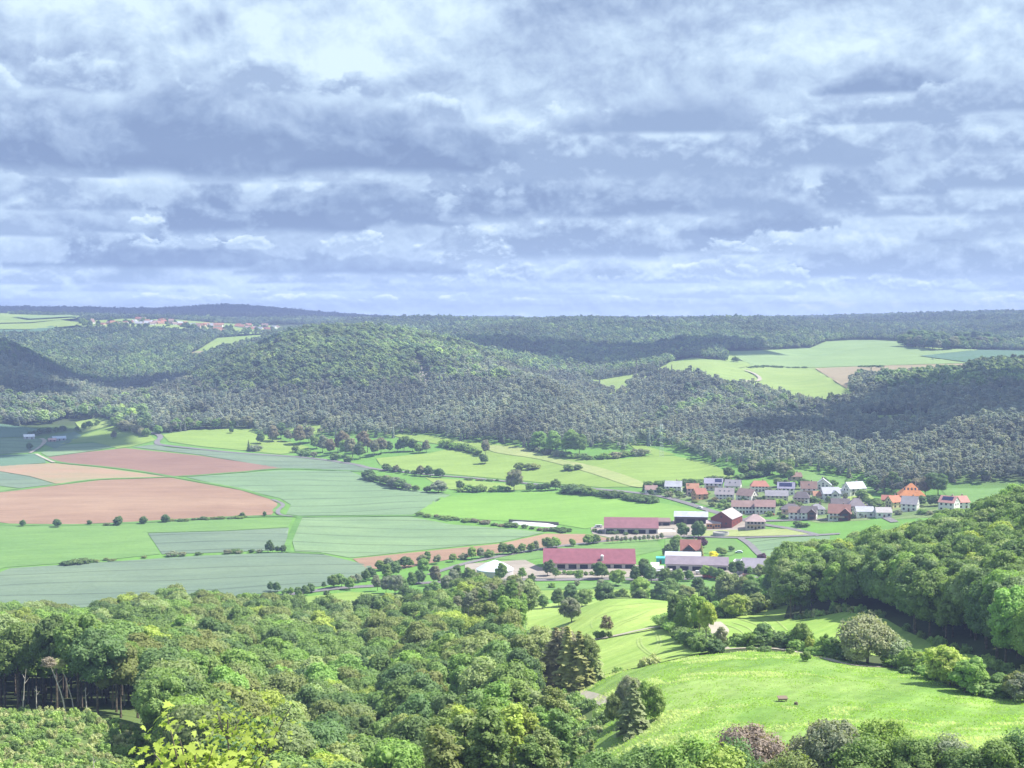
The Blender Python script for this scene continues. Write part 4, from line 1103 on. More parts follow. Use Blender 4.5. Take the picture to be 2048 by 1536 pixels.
# ---------------------------------------------------------------- scrub and saplings nobody could count
def scrub(name, label, th, dr, step, cond, tint, size, seed, z_off=0.0):
    r = np.random.default_rng(seed)
    x, y = jitter_grid(dr[0], dr[1], math.atan((th[0] - 1024) / F), math.atan((th[1] - 1024) / F), step, r)
    px = col_px(x, y); d = np.hypot(x, y)
    m = cond(px, d, x, y) & free_of_fields(x, y) & off_roads(x, y, 1.2)
    x, y = x[m], y[m]; n = len(x)
    t_ = np.array(tint)[r.integers(0, len(tint), n)] * r.uniform(.8, 1.25, (n, 1))
    s = size * r.uniform(.5, 1.25, n)
    print('PRINT', name, n)
    scatter_object(name, np.stack([x, y, H(x, y) + z_off], 1), r.integers(0, 4, n), t_, np.stack([s, s, s * r.uniform(.8, 1.5, n)], 1), r.uniform(0, 6.28, n), PROTO_SCRUB, label, 'undergrowth')
T_SCRUB = [(0.115, 0.185, 0.050), (0.145, 0.215, 0.060), (0.085, 0.14, 0.045), (0.17, 0.205, 0.085)]
scrub('undergrowth', 'light green scrub and brambles filling the clearing below the leaning trunks', (-150, 330), (120, 285), 2.1,
      lambda px, d, x, y: (d < np.interp(px, [-100, 0, 90, 200, 270, 330], [272, 272, 266, 254, 250, 232])) & (value_noise(x / 6, y / 6, 51) > .12), T_SCRUB, 0.62, 1)
scrub('undergrowth', 'bright green thicket on the slope left of the rough meadow', (1030, 1330), (120, 345), 2.2,
      lambda px, d, x, y: value_noise(x / 8, y / 8, 52) > .2, T_SCRUB, 1.05, 2)
scrub('undergrowth', 'scrub below the lookout under the crowns', (300, 1100), (110, 230), 2.8, lambda px, d, x, y: value_noise(x / 8, y / 8, 53) > .3, T_SCRUB, 1.1, 3)
scrub('undergrowth', 'green scrub at the lower rim of the rough meadow', (1330, 2150), (110, 172), 2.4, lambda px, d, x, y: d < 166, T_SCRUB, 1.1, 4)
scrub('undergrowth', 'rows of pale young saplings planted beside the fallow patch', (985, 1190), (448, 560), 2.2,
      lambda px, d, x, y: (px > np.interp(d, [455, 520], [1000, 1040])) & (px < 1135) & (d > 468) & (d < 545), [(0.15, 0.24, 0.08), (0.12, 0.19, 0.07)], 0.8, 5)
scrub('undergrowth', 'low brambles and weeds along the foot of the two woods', (1380, 2150), (300, 480), 2.4,
      lambda px, d, x, y: (np.abs(d - (np.interp(px, EDGE_PX, EDGE_D) - 1)) < 4) & (px > 1540), T_SCRUB, 1.0, 6)

# ---------------------------------------------------------------- single trees and hedges in the valley and the meadows
DARK, MID, OLIVE, FRESH, PALE_, YEL = [t_[1] for t_ in TONES]
BROWNISH = (0.118, 0.122, 0.064); GREY = (0.115, 0.140, 0.075); PURPLE = (0.060, 0.030, 0.040)
def one(kd, name, px, py, hpx, label, tint=MID, cat='tree', group=None, wide=1.0, d=None, variant=None):
    """a plant whose foot is seen at (px, py), or at distance d in column px, and which looks hpx tall"""
    x, y = at(px, d) if d else G(px, py)
    dist = math.hypot(x, y)
    hm = hpx * dist / F
    if kd == 'broad' and dist > 480: kd = 'edge'
    v_ = random.randrange(len(NAT[kd])) if variant is None else variant
    return plant(kd, name, x, y, hm / NAT[kd][v_], wide, tint, label, cat, group, trunk=True, variant=v_)
TONE_OF = {DARK: 'dark', MID: 'mid-green', OLIVE: 'olive', FRESH: 'fresh green', PALE_: 'pale', YEL: 'yellow-green', BROWNISH: 'brownish', GREY: 'grey-green', PURPLE: 'purple'}
def describe(label, tint, rank):
    """the label of one plant of a row: its height within the row and its tone, then what it stands on"""
    w = label.split()
    while w[0] in ('dark', 'low', 'light', 'dense', 'rounded', 'grey-green', 'pale', 'green', 'large', 'tall', 'reddish', 'flat', 'bushy', 'round', 'spindly', 'small', 'thin', 'short'): w = w[1:]
    size = 'lower' if rank < .33 else ('taller' if rank > .66 else 'middling')
    return ' '.join([size, TONE_OF.get(tint, 'greyish')] + w[:13])
def hedge(pts, gap, kd, name, hpx, label, group, tints=(MID, DARK, OLIVE), cat='bush', wide=(0.9, 1.3), jit=0.5, seed=0):
    r = random.Random(seed + len(pts) * 7 + int(pts[0][0]))
    if kd == 'broad': kd = 'edge'
    L = smooth_line([G(*p) for p in pts], 8) if len(pts) > 1 else [G(*pts[0])]
    acc = 0.0; nxt = 0.0
    for k in range(len(L) - 1):
        a, b = L[k], L[k + 1]; s = float(np.hypot(*(b - a)))
        while nxt <= acc + s:
            f = (nxt - acc) / max(s, 1e-6); q = a + (b - a) * f
            x = float(q[0]) + r.uniform(-jit, jit) * 2; y = float(q[1]) + r.uniform(-jit, jit) * 6
            dist = math.hypot(x, y); h = r.uniform(*hpx) * dist / F
            v_ = r.randrange(len(NAT[kd]))
            tn = r.choice(tints); hp = h * F / dist
            plant(kd, name, x, y, h / NAT[kd][v_], r.uniform(*wide) * 1.15, tn, describe(label, tn, (hp - hpx[0]) / max(1, hpx[1] - hpx[0])), cat, group, trunk=kd != 'bush' or dist < 500, variant=v_)
            nxt += gap * r.uniform(.5, 1.15)
        acc += s
# row between the red field and the green one
for px, py, h, w, what in [(46, 1053, 14, 'small', 'westmost'), (116, 1055, 17, 'round', 'dark'), (180, 1050, 10, 'tiny', ''), (236, 1051, 19, 'stout', ''), (287, 1048, 16, 'narrow', ''), (331, 1045, 17, 'round', ''), (484, 1036, 12, 'low', ''), (530, 1033, 11, 'low', '')]:
    lab = {46: 'small round tree at the red field edge, nearest the picture border', 116: 'dark round tree, second along the lower edge of the red field', 180: 'tiny tree between two larger ones under the red field', 236: 'stout tree with a low bush beside it under the red field',
           287: 'narrow tree just past the stout one under the red field', 331: 'round tree where the low hedge under the red field begins', 484: 'low tree near the end of the hedge under the red field', 530: 'low tree by the lane bend at the tip of the red field'}[px]
    one('round', 'field_tree', px, py, h, lab, DARK, 'tree', 'trees along the lower edge of the red field', wide=1.15)
hedge([(345, 1044), (400, 1041), (480, 1036), (500, 1035)], 6.0, 'bush', 'hedge_bush', (4, 7), 'low bush of the hedge under the red field', 'hedge under the red field', wide=(1.3, 2.0))
hedge([(215, 1051), (232, 1051)], 5.0, 'bush', 'hedge_bush', (5, 7), 'low bush touching the stout tree under the red field', 'bushes by the stout tree', wide=(1.4, 1.9))
hedge([(132, 1128), (150, 1127), (178, 1126)], 7.0, 'bush', 'hedge_bush', (9, 12), 'dark dense bush between the green ley and the grey-green crop', 'dark bushes between the two big fields', (DARK,), wide=(1.5, 2.0))
hedge([(195, 1123), (225, 1121)], 7.0, 'bush', 'hedge_bush', (4, 6), 'flat bush in line after the dark dense bushes', 'flat bushes between the fields', (OLIVE, BROWNISH), wide=(1.4, 2.0))
hedge([(340, 1111), (358, 1111), (378, 1110)], 7.0, 'bush', 'hedge_bush', (8, 12), 'grey-green bush under the small blue-green field', 'bushes under the small blue-green field', (DARK, GREY), wide=(1.3, 1.7))
hedge([(395, 1110), (402, 1109)], 6.0, 'bush', 'hedge_bush', (7, 8), 'small separate bush under the small blue-green field', 'small bushes under the blue-green field', (DARK,), wide=(1.3, 1.6))
hedge([(290, 1116), (306, 1114)], 6.0, 'bush', 'hedge_bush', (4, 6), 'low bush at the corner of the green ley', 'bushes at the corner of the green ley', (OLIVE,), wide=(1.3, 1.8))
hedge([(455, 1108), (490, 1106), (530, 1104)], 6.0, 'bush', 'hedge_bush', (6, 9), 'bush in the hedge leading to the lane corner trees', 'hedge by the lane corner', (DARK, GREY), wide=(1.2, 1.7))
for px, h in ((536, 26), (545, 18), (556, 14), (566, 16)):
    one('round', 'field_tree', px, 1105, h, {26: 'tallest tree of the little clump at the lane corner', 18: 'second tree of the clump at the lane corner', 14: 'lowest tree of the clump at the lane corner', 16: 'rounded tree closest to the lane at the corner'}[h], DARK, 'tree', 'clump at the lane corner')
# along the brown strip and the middle road
k = 0
for px, py, h, kd in [(762, 1142, 22, 'round'), (778, 1140, 26, 'round'), (792, 1139, 20, 'round'), (806, 1136, 24, 'round'), (822, 1134, 18, 'round'), (842, 1130, 22, 'round'), (856, 1129, 27, 'broad'), (872, 1128, 20, 'round'), (905, 1124, 17, 'round'), (925, 1119, 14, 'bush'), (943, 1119, 26, 'broad'), (960, 1117, 22, 'broad'),
                      (975, 1115, 17, 'bush'), (1006, 1110, 26, 'round'), (1018, 1109, 22, 'round'), (1030, 1107, 12, 'bush'), (1042, 1106, 20, 'round'), (1060, 1104, 20, 'round'), (1072, 1102, 22, 'broad'), (1098, 1099, 26, 'round'), (1112, 1097, 24, 'round'), (1147, 1093, 17, 'round'), (1174, 1090, 22, 'round'), (1188, 1088, 18, 'round'), (1195, 1087, 20, 'round')]:
    k += 1
    one(kd, 'roadside_tree', px, py, h, ('bush' if kd == 'bush' else 'tree') + ' by the brown soil strip, %s' % ('amid the thick belt of trees' if px < 830 else 'near the bend above the round white roof' if px < 990 else 'in the dotted row across from the long red barn' if px < 1120 else 'near the upper farmyard'), random.choice((DARK, MID, GREY, FRESH)), 'tree', 'roadside trees along the brown strip', wide=1.15 if kd != 'broad' else 1.0)
for px in range(1216, 1330, 9):
    one('thin', 'young_tree', px, 1088 - (px - 1216) * .06, random.uniform(11, 17), 'spindly young tree in the row below the upper red barn', GREY, 'tree', 'young trees below the upper red barn')
hedge([(1190, 1064), (1230, 1068), (1290, 1071)], 7.0, 'bush', 'hedge_bush', (5, 9), 'bush hiding the foot of the upper red barn', 'bushes at the upper red barn', (DARK, MID))
# belt of trees around the main road
for k, (px, py, h, kd, tn) in enumerate([(541, 1183, 20, 'round', DARK), (555, 1184, 22, 'round', DARK), (570, 1190, 14, 'bush', MID), (583, 1190, 17, 'round', FRESH), (597, 1192, 19, 'round', MID), (614, 1191, 22, 'round', DARK), (622, 1186, 20, 'round', DARK), (648, 1179, 17, 'thin', DARK), (668, 1176, 28, 'round', MID), (683, 1174, 28, 'round', MID), (698, 1180, 26, 'round', FRESH),
        (652, 1190, 10, 'bush', DARK), (705, 1168, 18, 'round', GREY), (718, 1166, 20, 'round', GREY), (732, 1163, 26, 'round', DARK), (746, 1160, 28, 'round', DARK), (755, 1182, 34, 'broad', GREY), (772, 1187, 36, 'broad', GREY), (790, 1190, 42, 'broad', GREY), (803, 1188, 36, 'round', MID), (775, 1160, 34, 'broad', MID), (792, 1152, 30, 'round', DARK),
        (806, 1198, 30, 'round', DARK), (822, 1178, 36, 'broad', MID), (838, 1168, 30, 'round', DARK), (845, 1150, 34, 'broad', FRESH), (858, 1203, 34, 'round', DARK), (870, 1190, 30, 'round', MID), (876, 1172, 42, 'broad', BROWNISH), (892, 1186, 36, 'broad', GREY), (905, 1176, 40, 'broad', GREY), (915, 1170, 42, 'broad', DARK), (930, 1176, 42, 'broad', MID), (943, 1170, 34, 'round', MID)]):
    kd2 = kd
    one(kd2, 'valley_tree', px, py, h, '%s beside the main road, %s' % ({'round': 'round-headed tree', 'broad': 'large spreading tree', 'bush': 'bush', 'thin': 'slender upright tree'}[kd], 'where it emerges from behind the lower wood' if px < 640 else 'in the dotted row along the wheat field' if px < 725 else 'in the dense grove before the round white roof' if px > 830 else 'in the grove at its bend'), tn, 'tree', 'trees of the grove at the road bend')
for px, py, h, kd, tn, lab in [(998, 1167, 42, 'broad', MID, 'tall tree right in front of the round white roof'), (1045, 1163, 30, 'thin', FRESH, 'slender fresh green tree between the round roof and the long barn'), (1060, 1172, 26, 'round', DARK, 'dark rounded bushy tree on the meadow side of the road'),
        (1095, 1152, 34, 'round', DARK, 'dark tree before the end of the long red barn'), (1110, 1160, 26, 'thin', MID, 'thin tree by the road in front of the long red barn'), (1103, 1176, 12, 'bush', FRESH, 'small bush on the verge below the long red barn'), (1158, 1166, 28, 'thin', MID, 'thin roadside tree in front of the middle of the long barn'), (1155, 1172, 12, 'bush', GREY, 'grey low bush at the foot of the thin roadside tree'),
        (1204, 1158, 38, 'round', DARK, 'dark round tree under the silo of the long barn'), (1200, 1176, 18, 'round', GREY, 'bushy regrowth on the verge under the dark round tree'), (1232, 1172, 34, 'round', FRESH, 'fresh green tree next to the dark round one at the long barn'), (1270, 1166, 36, 'broad', DARK, 'tree at the right end of the long red barn'), (1287, 1163, 48, 'broad', DARK, 'tallest dark tree between the long barn and the sheds'),
        (1303, 1166, 38, 'round', DARK, 'dark tree leaning on the tallest one by the sheds'), (1329, 1166, 32, 'round', MID, 'rounded tree in front of the white tent by the road'), (1355, 1168, 34, 'round', MID, 'rounded tree next along the road before the grey shed'), (1380, 1162, 24, 'round', MID, 'smaller tree before the middle of the grey shed'), (1412, 1156, 26, 'round', FRESH, 'light tree before the grey shed'),
        (1430, 1158, 26, 'round', MID, 'tree near the far end of the grey shed'), (1443, 1160, 24, 'round', MID, 'tree just before the red trailers'), (1466, 1152, 30, 'broad', DARK, 'spreading tree between the two grey sheds'), (1480, 1150, 30, 'broad', DARK, 'dark spreading tree touching the lower grey shed'), (1500, 1156, 24, 'thin', MID, 'thin light tree before the lower grey shed'), (1520, 1158, 30, 'round', OLIVE, 'olive tree at the right end of the lower grey shed')]:
    one(kd, 'roadside_tree', px, py, h, lab, tn, 'tree', 'trees along the main road', wide=1.1 if kd == 'round' else 1.0)
for px in range(1118, 1250, 11):
    one('bush', 'farm_shrub', px, 1150 + random.uniform(-1, 1), random.uniform(6, 11), 'small shrub planted in front of the long red barn', random.choice((MID, FRESH)), 'shrub', 'shrubs before the long red barn', wide=.9)
# stream-side trees behind the crest of the hay meadow
for k, (px, d, hm, kd, tn) in enumerate([(925, 640, 15, 'broad', MID), (950, 655, 13, 'broad', OLIVE), (975, 625, 19, 'broad', OLIVE), (1000, 640, 12, 'broad', GREY), (1018, 630, 13, 'round', BROWNISH), (1040, 640, 12, 'round', BROWNISH), (1062, 645, 12, 'broad', DARK), (1085, 635, 10, 'round', MID), (1118, 640, 13, 'broad', DARK), (1142, 645, 15, 'broad', DARK), (1165, 640, 12, 'round', MID),
        (1208, 645, 16, 'broad', DARK), (1228, 640, 11, 'round', MID), (1255, 640, 13, 'broad', MID), (1280, 660, 17, 'broad', FRESH), (1285, 640, 13, 'round', DARK), (1315, 640, 17, 'broad', DARK), (1340, 650, 11, 'round', MID), (1365, 640, 14, 'broad', OLIVE), (1378, 640, 15, 'broad', OLIVE), (1400, 680, 14, 'broad', DARK), (1415, 640, 13, 'round', MID), (1440, 640, 13, 'round', FRESH), (1465, 630, 15, 'round', OLIVE),
        (1490, 620, 12, 'broad', OLIVE), (1512, 610, 9, 'round', MID), (1505, 655, 11, 'broad', FRESH), (1535, 600, 11, 'broad', FRESH), (1548, 600, 13, 'broad', DARK), (1565, 560, 15, 'broad', DARK), (1586, 432, 15, 'broad', DARK), (1606, 440, 17, 'broad', MID), (1628, 438, 16, 'broad', DARK), (1594, 455, 17, 'broad', DARK), (1530, 640, 10, 'broad', FRESH), (900, 600, 13, 'broad', MID), (870, 610, 10, 'broad', MID), (700, 610, 9, 'round', GREY), (1345, 690, 12, 'round', MID)]):
    hm *= .72 if 990 < px < 1450 else 1.0
    one(kd, 'stream_tree', px, 0, hm * F / d, describe('%s by the stream behind the hay meadow, %s' % ({'broad': 'spreading tree', 'round': 'ball-shaped tree'}[kd], 'by the grove' if px < 990 else 'below the long red barn' if px < 1240 else 'below the grey shed' if px < 1450 else 'beside the wood'), tn, (hm - 9) / 8), tn, 'tree', 'trees along the stream', d=d, wide=1.15)
# aspens by the fallow patch
for k in range(15):
    px = 912 + (k * 37 % 140); d = 486 + (k * 13 % 38)
    tn = random.choice((GREY, MID, PALE_)); hh = random.uniform(84, 100)
    one('slim', 'aspen_tree', px, 0, hh * 505 / d, describe('slender tree with pale bare stem in the %s of the stand behind the fallow patch' % ('outer half' if px < 980 else 'meadow-side half'), tn, (hh - 84) / 16), tn, 'tree', 'pale-stemmed stand behind the fallow patch', d=d, wide=1.25)
# tall bare-stemmed trees at the bottom
for k in range(22):
    px = 875 + (k * 53 % 250); d = 178 + (k * 17 % 52)
    tn = random.choice((MID, FRESH, OLIVE, YEL, MID)); hm = random.uniform(20, 25) * float(np.interp(px, [875, 1000, 1130], [1, 1, .8]))
    one('slim', 'slender_tree', px, 0, hm * F / d, describe('thin-stemmed tree at the bottom, %s' % ('where the dense wood ends' if px < 960 else 'in the middle of its stand' if px < 1050 else 'next to the bright thicket'), tn, (hm - 18) / 6), tn, 'tree', 'tall thin-stemmed trees at the bottom', d=d, wide=1.2)
# trees around the near meadows
for px, py, h, kd, tn, lab, w in [(1143, 1245, 54, 'round', GREY, 'single dark tree with silvery leaves at the top of the hay meadow', 1.0), (1212, 1275, 46, 'thin', BROWNISH, 'small brownish tree where the path forks in the hay meadow', 1.0),
        (1200, 1276, 16, 'bush', MID, 'bush at the foot of the small brownish tree', .8), (1218, 1277, 15, 'bush', MID, 'second bush by the small brownish tree', .8),
        (1360, 1262, 78, 'round', DARK, 'dark tree at the upper end of the clump between the hay meadows', .8), (1378, 1276, 86, 'round', MID, 'second tree of the clump between the hay meadows', .8), (1398, 1294, 108, 'broad', FRESH, 'tallest light tree of the clump between the hay meadows', .8), (1412, 1304, 104, 'broad', YEL, 'yellow-green tree at the lower end of the clump', .75),
        (1402, 1308, 36, 'bush', MID, 'bush at the foot of the yellow-green tree', .9), (1440, 1300, 48, 'thin', GREY, 'thin tree right of the track gap', .9), (1435, 1234, 34, 'round', FRESH, 'light bushy tree on the far edge of the hay meadow', 1.3), (1462, 1236, 50, 'round', YEL, 'yellowish spreading tree on the far edge of the hay meadow', 1.2), (1485, 1230, 44, 'round', OLIVE, 'olive tree next to the yellowish one', 1.3),
        (1510, 1222, 38, 'round', OLIVE, 'lower olive tree towards the dark wood', 1.3), (1535, 1215, 34, 'round', MID, 'tree closest to the dark wood on the meadow edge', 1.3),
        (1470, 1290, 26, 'bush', MID, 'small bush by the gravel path after the gap', .8), (1492, 1292, 28, 'bush', FRESH, 'light bush by the gravel path', .8), (1522, 1292, 46, 'round', DARK, 'first taller tree of the path hedge', .95), (1542, 1294, 32, 'round', MID, 'lower tree in the path hedge', 1.0), (1562, 1294, 30, 'round', MID, 'round low tree in the path hedge', 1.0), (1580, 1296, 38, 'round', FRESH, 'fresh green tree in the path hedge', .9),
        (1604, 1300, 58, 'round', MID, 'tall tree in the path hedge before the willow', .85), (1622, 1306, 34, 'round', YEL, 'yellow-green bush next to the tall tree of the path hedge', 1.0), (1645, 1312, 46, 'round', FRESH, 'bright tree in the path hedge beside the willow', .9), (1668, 1316, 44, 'round', MID, 'tree under the edge of the willow', 1.0), (1695, 1322, 36, 'bush', DARK, 'dark bush under the willow', 1.0),
        (1735, 1328, 98, 'willow', (0.145, 0.185, 0.095), 'large silvery willow in the path hedge', 1.05), (1785, 1332, 66, 'willow', (0.145, 0.185, 0.09), 'smaller silvery willow leaning over the path', 1.0), (1712, 1328, 44, 'willow', (0.14, 0.18, 0.085), 'low silvery willow branch clump beside the big one', 1.1), (1815, 1342, 44, 'round', FRESH, 'fresh bush right of the willows', 1.0), (1842, 1342, 40, 'round', YEL, 'yellow-green bush in the path hedge', 1.0),
        (1868, 1350, 44, 'round', MID, 'green bush before the big bright tree', 1.0), (1900, 1372, 82, 'round', YEL, 'big bright yellow-green tree of the path hedge', 1.15), (1930, 1386, 76, 'round', FRESH, 'big fresh green tree beside the bright one', 1.15), (1960, 1386, 50, 'round', FRESH, 'low fresh tree at the end of the path hedge', 1.2), (1992, 1392, 46, 'round', MID, 'rounded tree under the wood at the hedge end', 1.2), (2022, 1400, 56, 'round', OLIVE, 'olive tree at the hedge end', 1.2), (2048, 1405, 60, 'round', GREY, 'grey-green tree cut by the picture border', 1.2),
        (1612, 1324, 22, 'bush', MID, 'bush on the meadow side of the gravel path', .9), (1808, 1348, 16, 'bush', DARK, 'small dark bush on the meadow side below the willows', 1.2), (1500, 1302, 12, 'bush', MID, 'low shrub on the bank of the gravel path', 1.3), (1530, 1304, 11, 'bush', DARK, 'low dark shrub on the bank of the gravel path', 1.4), (1580, 1308, 12, 'bush', MID, 'low shrub where the bank of the path ends', 1.4),
        (1112, 1385, 134, 'spruce', (0.155, 0.165, 0.08), 'brownish spruce on the outer side of the evergreen clump', 1.9), (1135, 1388, 140, 'spruce', (0.150, 0.185, 0.065), 'tallest spruce of the evergreen clump by the path', 1.9), (1158, 1380, 122, 'spruce', (0.150, 0.185, 0.065), 'olive spruce in the evergreen clump by the path', 1.9), (1130, 1380, 126, 'edge', BROWNISH, 'brownish broad tree among the evergreen clump', .75), (1160, 1378, 112, 'edge', OLIVE, 'olive broad tree among the evergreen clump', .75), (1186, 1366, 92, 'spruce', (0.150, 0.185, 0.065), 'lower spruce of the evergreen clump, next to the meadow', 1.9), (1172, 1372, 80, 'spruce', DARK, 'small dark spruce of the evergreen clump', 1.9),
        (1234, 1452, 70, 'fine', OLIVE, 'small olive tree beside the tall spruce at the meadow rim', .9), (1266, 1468, 112, 'spruce', (0.130, 0.165, 0.065), 'tallest spruce standing at the rim of the rough meadow', 1.8), (1292, 1446, 86, 'round', FRESH, 'fresh green tree pressed against the tall spruce', .8), (1310, 1440, 78, 'round', MID, 'rounded tree right of the tall spruce', .8), (1250, 1442, 96, 'fine', GREY, 'grey-green tree just behind the tall spruce', .8)]:
    nm = {'spruce': 'spruce_tree', 'bush': 'bush', 'willow': 'willow_tree'}.get(kd, 'meadow_tree')
    one(kd, nm, px, py, h, lab, tn, 'bush' if kd == 'bush' else 'tree', wide=w)
hedge([(1455, 1294), (1500, 1292), (1560, 1293), (1610, 1302), (1660, 1316), (1700, 1322)], 3.4, 'bush', 'hedge_bush', (20, 32), 'bush filling the path hedge left of the willow', 'bushes of the path hedge before the willow', (MID, DARK, FRESH), wide=(.9, 1.2))
hedge([(1780, 1334), (1830, 1340), (1880, 1356), (1940, 1380), (2000, 1390), (2060, 1400)], 3.2, 'bush', 'hedge_bush', (26, 42), 'bush filling the path hedge right of the willow', 'bushes of the path hedge past the willow', (MID, FRESH, YEL, OLIVE), wide=(.9, 1.2))
hedge([(1430, 1236), (1470, 1232), (1520, 1220), (1548, 1212)], 4.0, 'bush', 'hedge_bush', (18, 28), 'bush at the far rim of the hay meadow by the wood', 'bushes at the far rim of the hay meadow', (MID, OLIVE, FRESH), wide=(1.0, 1.3))
hedge([(1345, 1250), (1362, 1262), (1385, 1285), (1415, 1306)], 3.5, 'bush', 'hedge_bush', (20, 34), 'bush under the clump between the hay meadows', 'bushes under the clump', (MID, FRESH, DARK), wide=(1.0, 1.3))
for px, d, h, kd, tn, lab, w in [(1185, 200, 1478, 'spruce', OLIVE, 'spruce at the bottom in the bright thicket', 1.4), (1200, 185, 1520, 'fine', YEL, 'yellow-green bushy tree at the bottom of the thicket', 1.0), (1225, 175, 1500, 'fine', MID, 'tree at the bottom below the tall spruce', 1.0), (1255, 190, 1512, 'fine', FRESH, 'fresh tree at the bottom beside the meadow', 1.0), (1150, 180, 1470, 'spruce', MID, 'spruce rising from the bottom by the thin-stemmed trees', 1.2),
        (1330, 168, 1490, 'fine', MID, 'low tree at the bottom rim of the rough meadow', 1.1), (1375, 165, 1470, 'fine', MID, 'rounded tree at the bottom rim of the rough meadow', 1.0), (1420, 162, 1478, 'fine', FRESH, 'fresh tree at the bottom before the pinkish one', 1.0), (1460, 160, 1488, 'fine', YEL, 'bright low tree left of the dark one at the bottom', 1.0), (1495, 164, 1472, 'fine', DARK, 'dark green tree touching the pinkish round one', .8), (1532, 172, 1455, 'fine', (0.155, 0.145, 0.108), 'pinkish grey round-headed tree at the bottom', .95),
        (1580, 160, 1500, 'fine', OLIVE, 'low olive tree after the pinkish one', 1.0), (1640, 168, 1436, 'fine', GREY, 'grey-green tree with dead branches at the bottom', .9), (1690, 166, 1432, 'fine', GREY, 'taller grey-green tree with bare twigs on top', .85), (1735, 160, 1470, 'fine', MID, 'tree between the grey-green pair and the fresh one', 1.0), (1795, 164, 1446, 'fine', FRESH, 'fresh green upright tree at the bottom', .9), (1850, 160, 1482, 'fine', MID, 'lower tree in the bottom row', 1.1), (1898, 163, 1458, 'fine', GREY, 'fine-leaved grey-green tree at the bottom', .95),
        (1945, 160, 1478, 'fine', DARK, 'dark tree in the bottom row near the border', 1.1), (1990, 158, 1478, 'fine', MID, 'tree in the bottom row next to the border', 1.1), (2040, 160, 1452, 'fine', DARK, 'dark tree in the bottom corner', 1.0)]:
    x_, y_ = at(px, d); zt = CZ + (1.0 / math.cos(math.atan((px - 1024) / F))) * 0 + d * (ray(px, h)[2] / math.hypot(*ray(px, h)[:2]))
    h = (zt - h1(x_, y_)) * F / d
    print('PRINT rim', px, round(h * d / F, 1)) if px % 3 == 0 else None
    one(kd, 'spruce_tree' if kd == 'spruce' else 'rim_tree', px, 0, h, lab, tn, 'tree', d=d, wide=w)
# hedges and trees at the foot of the hill
for k, (px, py, h, kd, tn) in enumerate([(520, 888, 26, 'broad', DARK), (545, 884, 34, 'broad', BROWNISH), (562, 878, 34, 'broad', DARK), (580, 884, 26, 'broad', GREY), (600, 890, 40, 'broad', BROWNISH), (618, 886, 34, 'broad', GREY), (633, 898, 28, 'round', MID), (645, 905, 36, 'broad', GREY), (660, 910, 34, 'broad', BROWNISH), (676, 905, 44, 'broad', BROWNISH), (690, 912, 34, 'broad', FRESH), (705, 915, 40, 'broad', GREY), (720, 918, 36, 'broad', DARK),
        (735, 905, 44, 'broad', BROWNISH), (748, 912, 34, 'broad', GREY), (762, 908, 34, 'broad', BROWNISH), (778, 905, 24, 'broad', DARK), (795, 905, 26, 'broad', DARK), (808, 903, 32, 'broad', DARK), (825, 903, 26, 'broad', DARK), (838, 906, 20, 'round', MID), (853, 905, 26, 'broad', GREY), (590, 905, 14, 'bush', MID), (610, 912, 14, 'bush', MID), (628, 915, 12, 'bush', GREY), (668, 920, 16, 'bush', MID), (695, 924, 14, 'bush', MID)]):
    one(kd, 'hillfoot_tree', px, py, h, describe('%s loose at the round hill foot, %s' % ('bush' if kd == 'bush' else 'tree', 'near the lime-green meadow' if px < 640 else 'above the grey-green strip' if px < 760 else 'at the tip of the narrow meadow'), tn, (h - 20) / 20), tn, 'tree', 'loose trees at the foot of the round hill', wide=1.1)
one('spruce', 'spruce_tree', 497, 902, 22, 'small dark spruce standing alone in the lime-green meadow', DARK, 'tree', wide=1.5)
one('bush', 'bush', 510, 902, 13, 'round grey bush leaning on the lone small spruce', GREY, 'bush')
one('round', 'meadow_tree', 462, 867, 15, 'small dark tree on the upper rim of the lime-green meadow', DARK, 'tree')
one('round', 'meadow_tree', 226, 878, 17, 'grey airy tree in the yellow-green meadow near the road bend', GREY, 'tree', wide=1.1)
one('round', 'field_tree', 59, 900, 15, 'dark tree by the farm track in the wheat', DARK, 'tree')
hedge([(60, 874), (90, 868), (130, 862)], 8.0, 'round', 'hedge_tree', (8, 14), 'dark rounded tree of the hedge above the white farm roofs', 'hedge above the farm roofs', (DARK,), cat='tree')
hedge([(155, 862), (185, 855), (200, 848)], 9.0, 'round', 'hedge_tree', (8, 15), 'dark tree of the slanting hedge next to the small meadow', 'slanting hedge by the small meadow', (DARK, MID), cat='tree')
hedge([(235, 856), (250, 862), (275, 868), (300, 874)], 8.0, 'round', 'hedge_tree', (10, 22), 'grey-green tree beside the winding road at the valley mouth', 'trees beside the winding road', (GREY, MID, (0.16, 0.18, 0.09)), cat='tree')
hedge([(320, 868), (350, 862), (400, 858), (450, 856), (500, 856)], 10.0, 'round', 'hedge_tree', (14, 26), 'pale green tree of the belt between the hill and the lime-green meadow', 'tree belt above the lime-green meadow', (FRESH, MID, GREY), cat='tree')
hedge([(893, 894), (920, 901), (960, 910)], 7.0, 'bush', 'hedge_bush', (10, 17), 'bushy hedge piece above the big lime meadow', 'hedge above the big lime meadow', (MID, FRESH))
hedge([(1065, 902), (1100, 910), (1140, 915), (1180, 919), (1230, 916), (1290, 909)], 8.0, 'bush', 'hedge_bush', (9, 15), 'low bush along the wood edge on top of the lime meadow', 'bushes along the wood edge above the lime meadow', (FRESH, MID, GREY))
hedge([(1080, 903), (1130, 912), (1200, 914)], 22.0, 'broad', 'wood_edge_tree', (32, 55), 'tall light tree stepping out of the pine wood above the lime meadow', 'light trees at the pine wood edge', (FRESH, GREY, MID), cat='tree')
